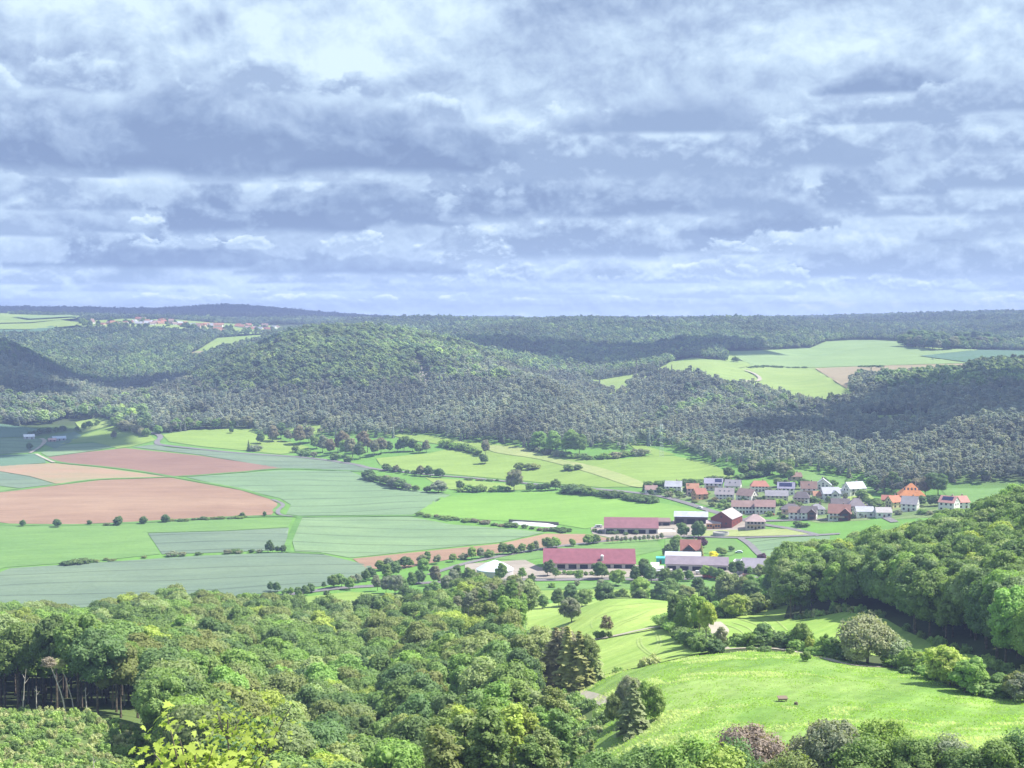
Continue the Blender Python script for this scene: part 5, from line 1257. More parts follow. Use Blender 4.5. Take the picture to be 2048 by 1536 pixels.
one('broad', 'meadow_tree', 971, 910, 32, 'reddish pine at the corner of the lime meadow', BROWNISH, 'tree'); one('round', 'meadow_tree', 970, 928, 22, 'round dark tree alone in the lime meadow', DARK, 'tree', wide=1.2)
hedge([(1040, 940), (1058, 940), (1076, 939)], 6.5, 'bush', 'bush', (13, 16), 'bush of the oval thicket in the lime meadow', 'oval thicket in the lime meadow', (MID, OLIVE), wide=(1.2, 1.5))
hedge([(1138, 940), (1148, 940), (1159, 940)], 6.5, 'bush', 'bush', (11, 13), 'bush of the smaller thicket in the lime meadow', 'smaller thicket in the lime meadow', (MID, OLIVE), wide=(1.2, 1.5))
hedge([(728, 958), (760, 966), (800, 978), (850, 984), (900, 985)], 9.0, 'round', 'hedge_tree', (12, 26), 'grey-green tree of the thick hedge bordering the wheat field', 'thick hedge bordering the wheat field', (GREY, MID, DARK), cat='tree', wide=(1.1, 1.5))
hedge([(775, 942), (820, 950), (870, 954), (885, 956)], 9.0, 'round', 'hedge_tree', (10, 24), 'dark tree of the second hedge across the small paddock', 'second hedge across the small paddock', (DARK, GREY), cat='tree', wide=(1.1, 1.4))
hedge([(920, 985), (960, 984), (1000, 983), (1030, 982)], 8.0, 'bush', 'hedge_bush', (9, 17), 'light bush of the hedge above the bright green field', 'hedge above the bright green field', (FRESH, MID))
hedge([(1060, 982), (1080, 981), (1105, 980), (1120, 978)], 8.0, 'round', 'hedge_tree', (14, 24), 'round tree in the middle of the hedge above the bright green field', 'round trees above the bright green field', (DARK, MID), cat='tree', wide=(1.1, 1.4))
one('broad', 'hedge_tree', 1028, 982, 44, 'tallest airy tree of the hedge above the bright green field', GREY, 'tree', wide=1.1)
one('round', 'hedge_tree', 922, 980, 20, 'dark upright tree at the wheat field corner', DARK, 'tree')
hedge([(1140, 984), (1180, 990), (1220, 995), (1260, 1000), (1310, 1005)], 7.5, 'bush', 'hedge_bush', (11, 19), 'dense dark bush of the hedge running to the village', 'hedge running to the village', (DARK, MID), wide=(1.1, 1.5))
hedge([(940, 960), (1000, 963)], 6.0, 'bush', 'hedge_bush', (4, 6), 'low brown bush along the village road', 'low brown bushes along the village road', (BROWNISH, DARK), wide=(1.3, 1.8))
hedge([(835, 1032), (870, 1036), (900, 1040), (960, 1047), (1020, 1054), (1080, 1060), (1150, 1065)], 6.0, 'bush', 'hedge_bush', (5, 9), 'dark low bush of the hedge dividing the bright green field from the barley', 'hedge between the bright green field and the barley', (DARK, BROWNISH, MID), wide=(1.2, 1.7))
# far right plateau
hedge([(1452, 722), (1470, 724), (1482, 725)], 14.0, 'round', 'hedge_tree', (8, 12), 'dark tree on the plateau field corner', 'trees at the plateau field corner', (DARK,), cat='tree', wide=(1.2, 1.5))
hedge([(1500, 736), (1560, 736), (1620, 736)], 16.0, 'bush', 'hedge_bush', (3, 5), 'thin dark bush in the hedge across the plateau fields', 'hedge across the plateau fields', (DARK,), wide=(1.5, 2.3))
hedge([(1722, 735), (1740, 735), (1770, 735)], 14.0, 'bush', 'hedge_bush', (3, 5), 'short dark hedge bush above the tan plateau field', 'short hedge above the tan field', (DARK,), wide=(1.5, 2.3))
one('broad', 'plateau_tree', 1397, 757, 20, 'round dark tree on the rim between the plateau meadows', DARK, 'tree', wide=1.3)
hedge([(1810, 693), (1850, 697), (1900, 699), (1960, 699), (2005, 696)], 14.0, 'broad', 'copse_tree', (18, 26), 'tree of the long copse in the plateau fields', 'copse in the plateau fields', (MID, GREY, DARK), cat='tree', wide=(1.1, 1.4))
hedge([(1820, 690), (1880, 692), (1990, 692)], 22.0, 'broad', 'copse_tree', (24, 30), 'taller tree standing at the back of the long plateau copse', 'back of the plateau copse', (DARK, MID), cat='tree', wide=(1.1, 1.4))
# around the village
hedge([(1300, 972), (1400, 968), (1480, 958), (1530, 952)], 9.0, 'bush', 'hedge_bush', (8, 14), 'bush of the hedge behind the top row of village houses', 'hedge behind the village', (DARK, MID), wide=(1.1, 1.5))
hedge([(1460, 955), (1500, 950), (1560, 950), (1580, 962)], 10.0, 'round', 'village_tree', (20, 34), 'tree of the thick grove behind the village', 'grove behind the village', (GREY, MID, DARK), cat='tree')
hedge([(1560, 975), (1600, 978), (1640, 980)], 9.0, 'round', 'village_tree', (14, 24), 'dark tree behind the solar-roof house', 'trees behind the solar-roof house', (DARK, MID), cat='tree')
hedge([(1690, 985), (1720, 998), (1740, 1010), (1757, 1022)], 7.0, 'round', 'village_tree', (12, 22), 'tree of the hedge climbing beside the village pasture', 'hedge beside the village pasture', (MID, GREY, DARK), cat='tree')
hedge([(1755, 985), (1790, 988), (1840, 990), (1880, 992)], 9.0, 'broad', 'village_tree', (30, 46), 'large dark tree behind the big orange-roofed house', 'large trees behind the orange-roofed house', (DARK, BROWNISH), cat='tree')
for px, lab in ((1842, 'clipped round tree nearest the orange-roofed house'), (1862, 'middle one of the clipped round trees'), (1876, 'last of the clipped round trees, before the twin white houses')):
    one('round', 'clipped_tree', px, 1012, 21, lab, DARK, 'tree', wide=1.15)
one('spruce', 'spruce_tree', 1288, 983, 22, 'pointed spruce behind the first village house', DARK, 'tree', wide=1.1); one('spruce', 'spruce_tree', 1327, 983, 20, 'pointed spruce between the first two village houses', DARK, 'tree', wide=1.2)
one('thin', 'cypress_tree', 1747, 1026, 13, 'narrow dark column-shaped tree in the village', DARK, 'tree', wide=.5)
for px, py, h, tn in [(1302, 992, 14, DARK), (1322, 990, 17, DARK), (1340, 994, 12, GREY), (1358, 996, 15, MID), (1372, 990, 22, DARK), (1412, 998, 9, BROWNISH), (1432, 1003, 10, (0.17, 0.17, .07)), (1445, 1007, 10, MID), (1460, 1003, 9, OLIVE), (1456, 1018, 12, MID), (1440, 1016, 10, FRESH), (1490, 1004, 12, MID), (1512, 1003, 12, GREY), (1530, 1000, 10, FRESH), (1548, 1006, 10, MID), (1560, 1010, 12, FRESH), (1585, 1012, 12, DARK), (1600, 1014, 10, MID), (1622, 1004, 12, DARK), (1640, 1008, 10, FRESH), (1658, 1006, 14, DARK), (1672, 1008, 12, MID), (1690, 1000, 14, GREY), (1540, 985, 10, GREY), (1470, 985, 10, MID), (1500, 985, 9, GREY),
        (1592, 1052, 10, DARK), (1600, 1054, 12, DARK), (1612, 1054, 9, DARK), (1700, 1036, 9, MID), (1660, 1036, 8, MID), (1565, 1036, 9, MID), (1540, 1032, 10, MID), (1722, 1036, 9, GREY), (1796, 1030, 10, GREY), (1845, 1028, 10, MID), (1860, 1030, 9, GREY), (1875, 1031, 9, DARK), (1930, 1030, 12, GREY), (1670, 975, 16, MID), (1700, 970, 12, FRESH), (1650, 968, 14, DARK), (1602, 968, 12, DARK), (1780, 1000, 14, DARK)]:
    row = 'top row of houses' if py < 992 else 'middle rows of houses' if py < 1022 else 'lowest village houses'
    one('bush' if h < 13 else 'round', 'garden_bush' if h < 13 else 'garden_tree', px, py, h, ('garden bush' if h < 13 else 'garden tree') + ' among the %s, %s' % (row, 'towards the fields' if px < 1480 else 'in the middle of the village' if px < 1640 else 'towards the church road'), tn, 'bush' if h < 13 else 'tree', 'garden plants of the village', wide=1.2)
rg = random.Random(4)
for k in range(60):
    px = rg.uniform(1300, 1735); py = float(np.interp(px, [1300, 1400, 1500, 1735], [986, 994, 1010, 1020])) + rg.uniform(-14, 18) * float(np.interp(px, [1300, 1450], [.3, 1]))
    tn = rg.choice((MID, DARK, GREY, OLIVE, FRESH)); h = rg.uniform(5, 11)
    one('bush', 'garden_bush', px, py, h, describe('garden bush between the village houses, %s' % ('towards the fields' if px < 1420 else 'near the long row houses' if px < 1540 else 'in the middle rows' if px < 1650 else 'towards the pasture'), tn, (h - 5) / 6), tn, 'bush', 'bushes between the village houses', wide=1.2)
# farms
for px, py, h, kd, tn, lab, w in [(1368, 1076, 32, 'round', DARK, 'dark rounded tree at the middle farm yard', .9), (1397, 1076, 36, 'round', DARK, 'second dark tree at the middle farm yard', .95), (1345, 1112, 34, 'round', DARK, 'dense bluish tree left of the red-brown house', 1.0), (1352, 1095, 26, 'round', MID, 'green tree behind the bluish one', 1.1), (1332, 1116, 30, 'round', DARK, 'dark round tree by the teal shed', 1.1), (1404, 1096, 24, 'round', PURPLE, 'purple-leaved beech behind the red-brown house', 1.05),
        (1403, 1112, 26, 'spruce', (0.19, 0.19, 0.06), 'golden conifer beside the red-brown house', 1.3), (1427, 1117, 15, 'bush', (0.42, 0.40, 0.03), 'yellow round bush behind the long grey shed', 1.1), (1446, 1112, 16, 'round', MID, 'green tree right of the yellow bush', 1.2), (1464, 1103, 12, 'round', DARK, 'small dark tree in the paddock', 1.2), (1438, 1106, 12, 'bush', MID, 'low bush behind the yellow one', 1.1), (1520, 1127, 22, 'round', PURPLE, 'purple bushy tree beside the stacked materials', 1.3),
        (1572, 1115, 28, 'round', GREY, 'airy grey tree in the field next to the dark wood', 1.1), (1552, 1135, 10, 'bush', DARK, 'small clipped dark bush by the far shed', .8)]:
    one(kd, 'farm_tree' if kd != 'bush' else 'farm_bush', px, py, h, lab, tn, 'tree' if kd != 'bush' else 'bush', wide=w)

# ---------------------------------------------------------------- bare stems leaning out of the wood edge
def stem(px, d, hpx, lean, r0, label, crown=None, bend=.8):
    x, y = at(px, d); h = hpx * d / F
    root = empty('bare_stem_tree', (x, y, h1(x, y)))
    v, f = trunk_mesh(int(px), h, r0, 3, h * .12, h * .6, (lean * d / F, 0), bend)
    o = link_mesh('trunk', v, f, M_pale, root)
    if crown:
        me = KINDS['thin'][0][0]
        c = bpy.data.objects.new('crown', me); C.objects.link(c); c.parent = root; c.color = (*crown, 1)
        c.location = (lean * d / F, 0, h - 3.2); c.scale = (.6, .6, .32); c.location.z += 1.6
    tag(root, label, 'tree', None)
stem(34, 268, 92, 8, .16, 'upright pale bare stem nearest the picture border')
stem(62, 262, 62, 0, .15, 'short pale bare stem in front of the dark wood edge')
stem(120, 262, 100, -28, .20, 'bent pale trunk with a dry brownish top', (0.135, 0.13, 0.085))
stem(138, 266, 96, -26, .16, 'second bent pale trunk beside the dry-topped one', (0.22, 0.26, 0.10))
stem(163, 262, 60, -1, .14, 'straight pale stem right of the two bent trunks')
stem(176, 205, 52, 0, .12, 'thin pale stem standing in the scrubby clearing')
stem(195, 330, 80, 0, .16, 'pale trunk glimpsed in the dark gap of the wood', None)
stem(240, 300, 70, -6, .16, 'reddish bare trunk behind the dark gap', None)

# tall grass of the rough meadow
def grass():
    r = np.random.default_rng(9)
    x, y = jitter_grid(160, 430, math.atan(90 / F), math.atan(1150 / F), 0.72, r)
    poly = next(p for p in FIELD_POLYS if p[0] is ROUGH[0])[0]
    m = in_poly(x, y, poly); x, y = x[m], y[m]
    v = value_noise(x / 14, y / 9, 61) * .6 + value_noise(x / 4, y / 3, 62) * .4
    m = r.uniform(size=len(x)) < .35 + .65 * (v > .5); x, y, v = x[m], y[m], v[m]; n = len(x)
    s = (.32 + 1.0 * np.clip(v - .35, 0, 1)) * r.uniform(.6, 1.3, n)
    tint = np.array([(0.155, 0.25, 0.045), (0.19, 0.29, 0.065), (0.27, 0.33, 0.15)])[np.where(v > .66, 2, r.integers(0, 2, n))] * r.uniform(.8, 1.2, (n, 1))
    print('PRINT grass', n)
    scatter_object('grass', np.stack([x, y, H(x, y) + .1], 1), r.integers(0, 4, n), tint, np.stack([s * 1.3, s * 1.3, s], 1), r.uniform(0, 6.28, n), PROTO_TUFT, 'tall tussocky grass of the rough meadow', 'grass')
grass()

# ================================================================ buildings
def paint(name, c, rough=0.85, var=0.08, sc=0.8):
    m, t, b = mat_new(name)
    n = noise(t, wpos(t), sc, 3, 0.6)
    k = (n - 0.5) * (var * 2) + 1.0
    t.links.new(mixc(t, 1.0, c, xyz(t, k, k, k), 'MULTIPLY').s, b.inputs['Base Color'])
    b.inputs['Roughness'].default_value = rough
    return m
_pc = {}
def P_(c, rough=0.85, var=0.10):
    k = (tuple(round(v, 3) for v in c), rough)
    if k not in _pc: _pc[k] = paint('paint_%02d' % len(_pc), c, rough, var * (2.2 if rough == 0.7 else 1), 0.35 if rough == 0.7 else 0.8)
    return _pc[k]
WHITE = (0.74, 0.73, 0.71); CREAM = (0.66, 0.60, 0.44); SALMON = (0.66, 0.46, 0.36); OCHRE = (0.62, 0.36, 0.20)
R_RED = (0.34, 0.15, 0.115); R_ORANGE = (0.38, 0.20, 0.13); R_BROWN = (0.22, 0.145, 0.125); R_GREY = (0.27, 0.26, 0.29); R_LIGHT = (0.40, 0.41, 0.46); R_DARK = (0.15, 0.13, 0.14); R_MAG = (0.25, 0.12, 0.14); R_DUSK = (0.29, 0.20, 0.185)
WOOD = (0.20, 0.06, 0.045); TIMBER = (0.10, 0.085, 0.085)
M_pane = paint('window_glass', (0.05, 0.055, 0.07), 0.15, 0.0)
M_doorm = paint('door_wood', (0.16, 0.10, 0.07), 0.6)
M_solar = paint('solar_glass', (0.03, 0.035, 0.09), 0.2, 0.0)
M_chim = paint('chimney_brick', (0.40, 0.30, 0.27), 0.9)
M_conc = paint('concrete', (0.45, 0.44, 0.42), 0.9)
def box(x0, x1, y0, y1, z0, z1):
    v = [(x, y, z) for x in (x0, x1) for y in (y0, y1) for z in (z0, z1)]
    return v, [(0, 1, 3, 2), (4, 6, 7, 5), (0, 4, 5, 1), (2, 3, 7, 6), (0, 2, 6, 4), (1, 5, 7, 3)]
class MB:
    def __init__(s): s.v = []; s.f = []
    def add(s, vf):
        n = len(s.v); s.v += [tuple(p) for p in vf[0]]; s.f += [tuple(i + n for i in q) for q in vf[1]]; return s
    def box(s, *a): return s.add(box(*a))
    def build(s, name, mat, parent=None, smooth=False):
        return link_mesh(name, s.v, s.f, mat, parent, smooth)
def slab(p0, p1, p2, p3, th):
    """a thin plate below the quad p0..p3"""
    P = [Vector(p) for p in (p0, p1, p2, p3)]
    n = (P[1] - P[0]).cross(P[3] - P[0]).normalized() * th
    return [tuple(p) for p in P] + [tuple(p - n) for p in P], [(0, 1, 2, 3), (7, 6, 5, 4), (0, 4, 5, 1), (1, 5, 6, 2), (2, 6, 7, 3), (3, 7, 4, 0)]
def building(name, px, py, wpx, depth, hw, hr, rz, wall, roof, label, cat='house', group=None, hip=0.0, floors=2, nwin=4, door=True, chimney=True, solar=None, skylight=0, front_gable=None, gabled='x', balcony=False, over=0.5, winrows=None, gwin=2, z=None, openside=False, plinth=None, metres=False):
    x, y = G(px, py); d = math.hypot(x, y)
    L = wpx if metres else wpx * d / F * (1.1 if name == 'house' else 1.0); L /= max(.55, abs(math.cos(R_(rz)))) if gabled == 'x' else 1
    D = depth
    if gabled == 'y': L, D = D, L       # ridge runs away from the viewer
    vis = math.atan2(x, y)
    rot = R_(rz) - vis + (math.pi / 2 if gabled == 'y' else 0)
    c, s = math.cos(rot), math.sin(rot)
    half = (D / 2 if gabled == 'x' else L / 2)
    cx, cy = x + half * math.sin(vis) , y + half * math.cos(vis)
    root = empty(name, (cx, cy, h1(x, y) if z is None else z), rot)
    tag(root, label, cat, group)
    a, b_ = L / 2, D / 2
    zr = hw + hr
    w = MB()
    # walls with closed gables
    base = -2.0
    if hip <= 0:
        vv = [(-a, -b_, base), (a, -b_, base), (a, b_, base), (-a, b_, base), (-a, -b_, hw), (a, -b_, hw), (a, b_, hw), (-a, b_, hw), (-a, 0, zr - .05), (a, 0, zr - .05)]
        w.add((vv, [(0, 1, 5, 4), (2, 3, 7, 6), (1, 2, 6, 9, 5), (3, 0, 4, 8, 7)]))
    else:
        w.box(-a, a, -b_, b_, base, hw)
    wo = w.build('wall', P_(wall), root)
    o = over
    ze = hw - o * hr / b_ * 0.9
    r = MB(); rx = a + (o * .7 if hip <= 0 else o); ry = b_ + o
    if hip <= 0:
        r.add(slab((-rx, -ry, ze + .12), (rx, -ry, ze + .12), (rx, 0, zr + .12), (-rx, 0, zr + .12), .18))
        r.add(slab((rx, ry, ze + .12), (-rx, ry, ze + .12), (-rx, 0, zr + .121), (rx, 0, zr + .121), .18))
    else:
        h_ = hip * b_
        v = [(-rx, -ry, ze), (rx, -ry, ze), (rx, ry, ze), (-rx, ry, ze), (-rx + h_ + o, 0, zr), (rx - h_ - o, 0, zr), (-rx, -ry, ze - .2), (rx, -ry, ze - .2), (rx, ry, ze - .2), (-rx, ry, ze - .2)]
        r.add((v, [(0, 1, 5, 4), (1, 2, 5), (2, 3, 4, 5), (3, 0, 4), (6, 7, 1, 0), (7, 8, 2, 1), (8, 9, 3, 2), (9, 6, 0, 3), (9, 8, 7, 6)]))
    ro = r.build('roof', P_(roof, 0.7, .14), root)
    if chimney:
        MB().box(a * .3, a * .3 + .7, .2, .9, zr - 1.2, zr + 1.1).build('chimney', M_chim, ro)
    if skylight:
        for k in range(skylight):
            q = (k + .5) / skylight * 2 - 1
            t0, t1 = .45, .62
            def rp(xx, tt): return (xx, -ry * (1 - tt), ze + .20 + (zr - ze) * tt)
            MB().add(slab(rp(q * a * .7 - .5, t0), rp(q * a * .7 + .5, t0), rp(q * a * .7 + .5, t1), rp(q * a * .7 - .5, t1), .08)).build('skylight', M_pane, ro)
    if solar:
        x0, x1, t0, t1 = solar
        def rp(xx, tt): return (xx * a, -ry * (1 - tt), ze + .26 + (zr - ze) * tt)
        MB().add(slab(rp(x0, t0), rp(x1, t0), rp(x1, t1), rp(x0, t1), .08)).build('solar_panel', M_solar, ro)
    # windows on the long front
    def win(x0, x1, z0, z1, side='f'):
        m = MB()
        if side == 'f': m.box(x0, x1, -b_ - .05, -b_ + .1, z0, z1)
        elif side == 'l': m.box(-a - .05, -a + .1, x0, x1, z0, z1)
        else: m.box(a - .1, a + .05, x0, x1, z0, z1)
        return m.build('window', M_pane, root)
    if not openside:
        fh = hw / max(1, floors)
        for fl in range(floors):
            for k in range(nwin):
                q = ((k + .5) / nwin * 2 - 1) * a * .92
                if door and fl == 0 and k == nwin // 2:
                    MB().box(q - .55, q + .55, -b_ - .06, -b_ + .1, 0.0, 2.1).build('door', M_doorm, root)
                    continue
                win(q - .65, q + .65, fl * fh + fh * .38, fl * fh + fh * .38 + 1.25)
        if gwin:
            for sd in ('l', 'r'):
                for fl in range(floors + (1 if hr > 2.5 and hip <= 0 else 0)):
                    n_ = gwin if fl < floors else 1
                    for k in range(n_):
                        q = ((k + .5) / n_ * 2 - 1) * b_ * .7
                        zz = fl * fh + fh * .38 if fl < floors else hw + .4
                        win(q - .55, q + .55, zz, zz + 1.2, sd)
    else:
        n_ = max(2, int(L / 6))
        for k in range(n_):
            q0 = -a + (k + .15) / n_ * L; q1 = -a + (k + .85) / n_ * L
            MB().box(q0, q1, -b_ - .05, -b_ + .2, .1, hw * .68).build('gate_shade_panel', P_((0.03, 0.028, 0.035)), root)  # near-black panel on the wall: shade of the open bay put into colour
    if balcony:
        bb = MB(); z0 = hw * .48
        bb.box(-a * .8, a * .5, -b_ - 1.3, -b_ + .05, z0 - .2, z0); bb.box(-a * .8, a * .5, -b_ - 1.3, -b_ - 1.2, z0, z0 + .9)
        bb.build('balcony', P_((0.40, 0.30, 0.24)), root)
    if front_gable:
        gx, gw, gcol = front_gable       # centre, half width along the front, wall colour
        gx *= a; gr = gw * 1.0; gz = hw + min(hr * .95, gw * .85)
        g = MB(); yf = -b_ - .9
        g.add(([(gx - gw, yf, base), (gx + gw, yf, base), (gx + gw, yf, hw), (gx, yf, gz), (gx - gw, yf, hw), (gx - gw, -b_ + .2, base), (gx + gw, -b_ + .2, base), (gx + gw, -b_ + .2, hw), (gx - gw, -b_ + .2, hw)],
               [(0, 1, 2, 3, 4), (1, 6, 7, 2), (5, 0, 4, 8)]))
        g.build('front_gable', P_(gcol), root)
        rr = MB(); e_ = .5
        rr.add(slab((gx - gw - e_, yf - .6, hw - e_ * .8), (gx, yf - .6, gz + .15), (gx, 0, gz + .15), (gx - gw - e_, 0, hw - e_ * .8), -.16))
        rr.add(slab((gx, yf - .6, gz + .151), (gx + gw + e_, yf - .6, hw - e_ * .8), (gx + gw + e_, 0, hw - e_ * .8), (gx, 0, gz + .151), -.16))
        rr.build('gable_roof', P_(roof, 0.7, .14), ro)
        for zz in (1.0, 3.6):
            MB().box(gx - gw * .5, gx + gw * .5, yf - .06, yf + .1, zz, zz + 1.3).build('window', M_pane, root)
    return root
VG = 'houses of the valley village'
def house(*a, **k): return building('house', *a, group=VG, **k)
house(1302, 988, 22, 8, 3.4, 2.6, 5, WHITE, R_DUSK, 'small white bungalow with dull brown roof at the far end of the village', floors=1, nwin=3)
house(1347, 985, 30, 9, 4.6, 3.6, -4, WHITE, R_LIGHT, 'white house with light blue-grey roof beside the pointed spruces', floors=2, nwin=4)
house(1385, 991, 22, 9, 5.2, 3.2, 3, (0.70, 0.50, 0.46), R_ORANGE, 'pinkish house with bright orange roof, three houses from the field end', nwin=3)
house(1399, 1000, 20, 8, 4.4, 3.6, 28, OCHRE, R_RED, 'ochre house with red roof set in front of the pinkish one', nwin=2, gwin=2)
house(1427, 981, 33, 9, 5.4, 3.2, 0, WHITE, (0.30, 0.29, 0.38), 'white two-storey house with lavender solar roof in the top row', nwin=4, solar=(.15, .9, .25, .85), balcony=True)
house(1466, 980, 28, 9, 3.2, 4.0, -8, WHITE, R_GREY, 'low white house with big slate-grey roof in the top row', floors=1, nwin=3, skylight=2)
house(1519, 984, 32, 9, 4.4, 3.4, 4, WHITE, (0.42, 0.19, 0.14), 'white house with salmon-red hipped roof in the top row', nwin=5, hip=.5)
house(1449, 1002, 34, 9, 4.8, 4.0, -2, WHITE, (0.30, 0.27, 0.29), 'long white house with grey-brown roof behind the shrub garden', nwin=5, skylight=3)
house(1494, 1004, 27, 9, 4.6, 4.2, -32, (0.72, 0.70, 0.66), R_DUSK, 'white house with dusty red roof turned with its gable to the street', nwin=3)
house(1488, 1028, 44, 9, 5.0, 3.6, -1, WHITE, R_DUSK, 'long white row house with brown-pink roof above the farm, next to the road fork', nwin=7, skylight=0)
house(1530, 1028, 36, 9, 5.0, 3.8, 0, WHITE, (0.31, 0.20, 0.19), 'white row house with reddish roof joined in line after the long one', nwin=5)
house(1572, 991, 30, 9, 5.2, 3.8, 0, WHITE, (0.28, 0.27, 0.36), 'white house with a solar-covered grey roof and an open carport', nwin=4, solar=(-.8, .7, .3, .85))
house(1553, 1004, 40, 9, 4.4, 3.2, 2, CREAM, R_GREY, 'cream house with grey roof in the middle rows', nwin=5)
house(1617, 990, 28, 9, 4.8, 4.4, 5, WHITE, R_BROWN, 'white house with dark brown roof and a loggia cut in the roof', nwin=3, skylight=1, balcony=True)
house(1646, 980, 28, 8, 3.6, 4.4, 0, WHITE, R_LIGHT, 'white gable-fronted house with light grey roof in the top row', gabled='y', nwin=2, gwin=3)
house(1603, 1007, 28, 8, 4.2, 3.6, -6, WHITE, R_DARK, 'white house with dark violet-grey hipped roof in the middle of the village', hip=.6, nwin=4, balcony=True)
house(1636, 1002, 18, 7, 3.8, 2.6, 10, CREAM, R_ORANGE, 'small cream annex with orange roof', floors=1, nwin=2, chimney=False)
house(1660, 1003, 30, 9, 5.6, 3.8, 18, WHITE, R_LIGHT, 'white house with large light grey roof and bay beside the orange annex', nwin=4, front_gable=(.3, 2.2, WHITE))
house(1687, 991, 24, 8, 3.4, 1.0, 0, WHITE, (0.70, 0.68, 0.66), 'low white flat-roofed garage building', floors=1, nwin=2, chimney=False)
house(1708, 992, 28, 9, 5.4, 4.2, 38, WHITE, (0.50, 0.52, 0.58), 'tall white gable house with pale grey roof at the upper right of the village', nwin=3, gwin=2)
house(1590, 961, 20, 7, 3.0, 2.6, 20, (0.42, 0.32, 0.27), R_BROWN, 'brown hut hidden in the bushes above the village', floors=1, nwin=2)
house(1582, 1029, 34, 10, 3.6, 3.0, 0, (0.58, 0.42, 0.34), R_DARK, 'beige bungalow with dark hipped roof in the lower row', floors=1, nwin=4, hip=.8)
house(1592, 1039, 26, 9, 4.6, 3.2, 0, WHITE, R_BROWN, 'white house with brown roof in the lowest row, first of the joined pair', nwin=3)
house(1618, 1040, 27, 9, 4.6, 3.8, -6, WHITE, R_DARK, 'white house with dark roof and timber gable, second of the joined pair', nwin=3, front_gable=(.45, 2.6, (0.18, 0.09, 0.08)))
house(1634, 1030, 26, 9, 4.0, 2.8, 4, WHITE, R_GREY, 'white house with grey hipped roof behind the joined pair', nwin=3, hip=.8)
house(1679, 1042, 38, 11, 5.0, 5.0, -3, WHITE, (0.27, 0.15, 0.13), 'large white house with broad brown roof and dark timbered front gable', nwin=5, front_gable=(.55, 3.4, (0.14, 0.05, 0.05)), balcony=True)
house(1680, 1023, 32, 10, 3.8, 4.2, 6, (0.50, 0.46, 0.44), R_DARK, 'house with dark violet roof behind the large timbered one', floors=1, nwin=4)
house(1712, 1025, 32, 10, 4.4, 4.4, 8, WHITE, (0.22, 0.19, 0.21), 'white house with dark steep hipped roof below the pasture', nwin=3, hip=.9)
house(1728, 1036, 30, 9, 4.2, 2.6, 12, WHITE, R_LIGHT, 'white low house with light grey roof near the wood', floors=1, nwin=3)
house(1766, 1036, 26, 9, 3.6, 2.6, 10, WHITE, (0.40, 0.37, 0.38), 'low white building with pinkish grey roof half hidden by the wood', floors=1, nwin=3)
building('manor_house', 1822, 1010, 48, 15, 6.5, 7.0, 6, (0.70, 0.56, 0.44), (0.50, 0.21, 0.09), 'large stately house with vivid orange hipped roof under the dark trees', cat='house', hip=1.0, nwin=8, skylight=5)
building('barn', 1773, 1010, 18, 8, 3.6, 2.6, -4, (0.45, 0.26, 0.20), R_RED, 'low red-roofed barn left of the stately orange-roofed house', cat='barn', floors=1, nwin=2, chimney=False)
house(1787, 1017, 17, 8, 4.4, 3.6, 40, (0.70, 0.64, 0.36), (0.50, 0.20, 0.12), 'yellow gabled house in front of the red-roofed barn', nwin=2)
house(1820, 1023, 27, 10, 4.8, 4.4, -10, WHITE, R_GREY, 'white house with slate roof below the stately orange-roofed one', nwin=3)
house(1898, 1024, 26, 9, 6.0, 3.6, -24, WHITE, (0.45, 0.24, 0.22), 'white house with solar panels on a reddish roof close to the wood', nwin=3, solar=(-.7, .7, .35, .85))
house(1920, 1018, 20, 9, 4.4, 3.4, 30, WHITE, (0.50, 0.24, 0.20), 'white gabled house with red roof beside the solar one, outermost of the village', nwin=2)
# farms
def barn(*a, **k): return building('barn', *a, cat='barn', chimney=False, **k)
barn(1262, 1068, 106, 17, 4.2, 5.2, 1, (0.52, 0.50, 0.50), R_MAG, 'long barn with magenta-red sheet roof and pale ridge, below the bright green field', openside=True, gwin=0, over=.8)
barn(1382, 1049, 66, 12, 5.2, 2.6, 0, TIMBER, (0.42, 0.45, 0.52), 'dark timber shed with light grey sheet roof next to the village road', openside=True, gwin=0)
barn(1453, 1056, 44, 22, 6.0, 4.4, -18, WOOD, (0.42, 0.37, 0.37), 'big dark red timber barn with pinkish grey roof, its gable to the valley', gabled='y', floors=1, nwin=3, gwin=3, door=False)
barn(1427, 1058, 28, 8, 3.6, 1.4, 0, (0.62, 0.30, 0.17), (0.42, 0.34, 0.34), 'low orange brick outbuilding in front of the dark red barn', floors=1, nwin=5, gwin=0)
building('farmhouse', 1510, 1060, 38, 12, 5.6, 3.6, 3, (0.50, 0.44, 0.44), (0.38, 0.29, 0.29), 'two-storey farmhouse with scaffolding and pinkish hipped roof', cat='house', hip=.8, nwin=5, balcony=True)
barn(1322, 1052, 34, 8, 3.0, 1.8, 8, (0.22, 0.17, 0.16), (0.24, 0.17, 0.16), 'low dark open shed between the red barn and the timber shed', openside=True, gwin=0)
barn(1178, 1138, 182, 20, 3.6, 6.0, 1.5, (0.56, 0.50, 0.48), (0.25, 0.095, 0.12), 'very long barn with crimson roof and a tall silo, beside the main road', openside=True, gwin=0, over=1.0)
barn(1394, 1142, 124, 12, 3.6, 3.4, -1.5, (0.48, 0.46, 0.46), (0.26, 0.22, 0.26), 'very long grey-roofed workshop shed beside the main road', openside=True, gwin=0)
barn(1366, 1126, 70, 9, 3.6, 2.0, -1, (0.55, 0.55, 0.57), (0.50, 0.53, 0.60), 'light-roofed hall directly behind the long grey shed', floors=1, nwin=6, gwin=0)
barn(1508, 1148, 46, 13, 3.4, 4.0, -2, (0.42, 0.40, 0.42), (0.28, 0.26, 0.31), 'shorter grey-roofed shed right of the long one', openside=True, gwin=0)
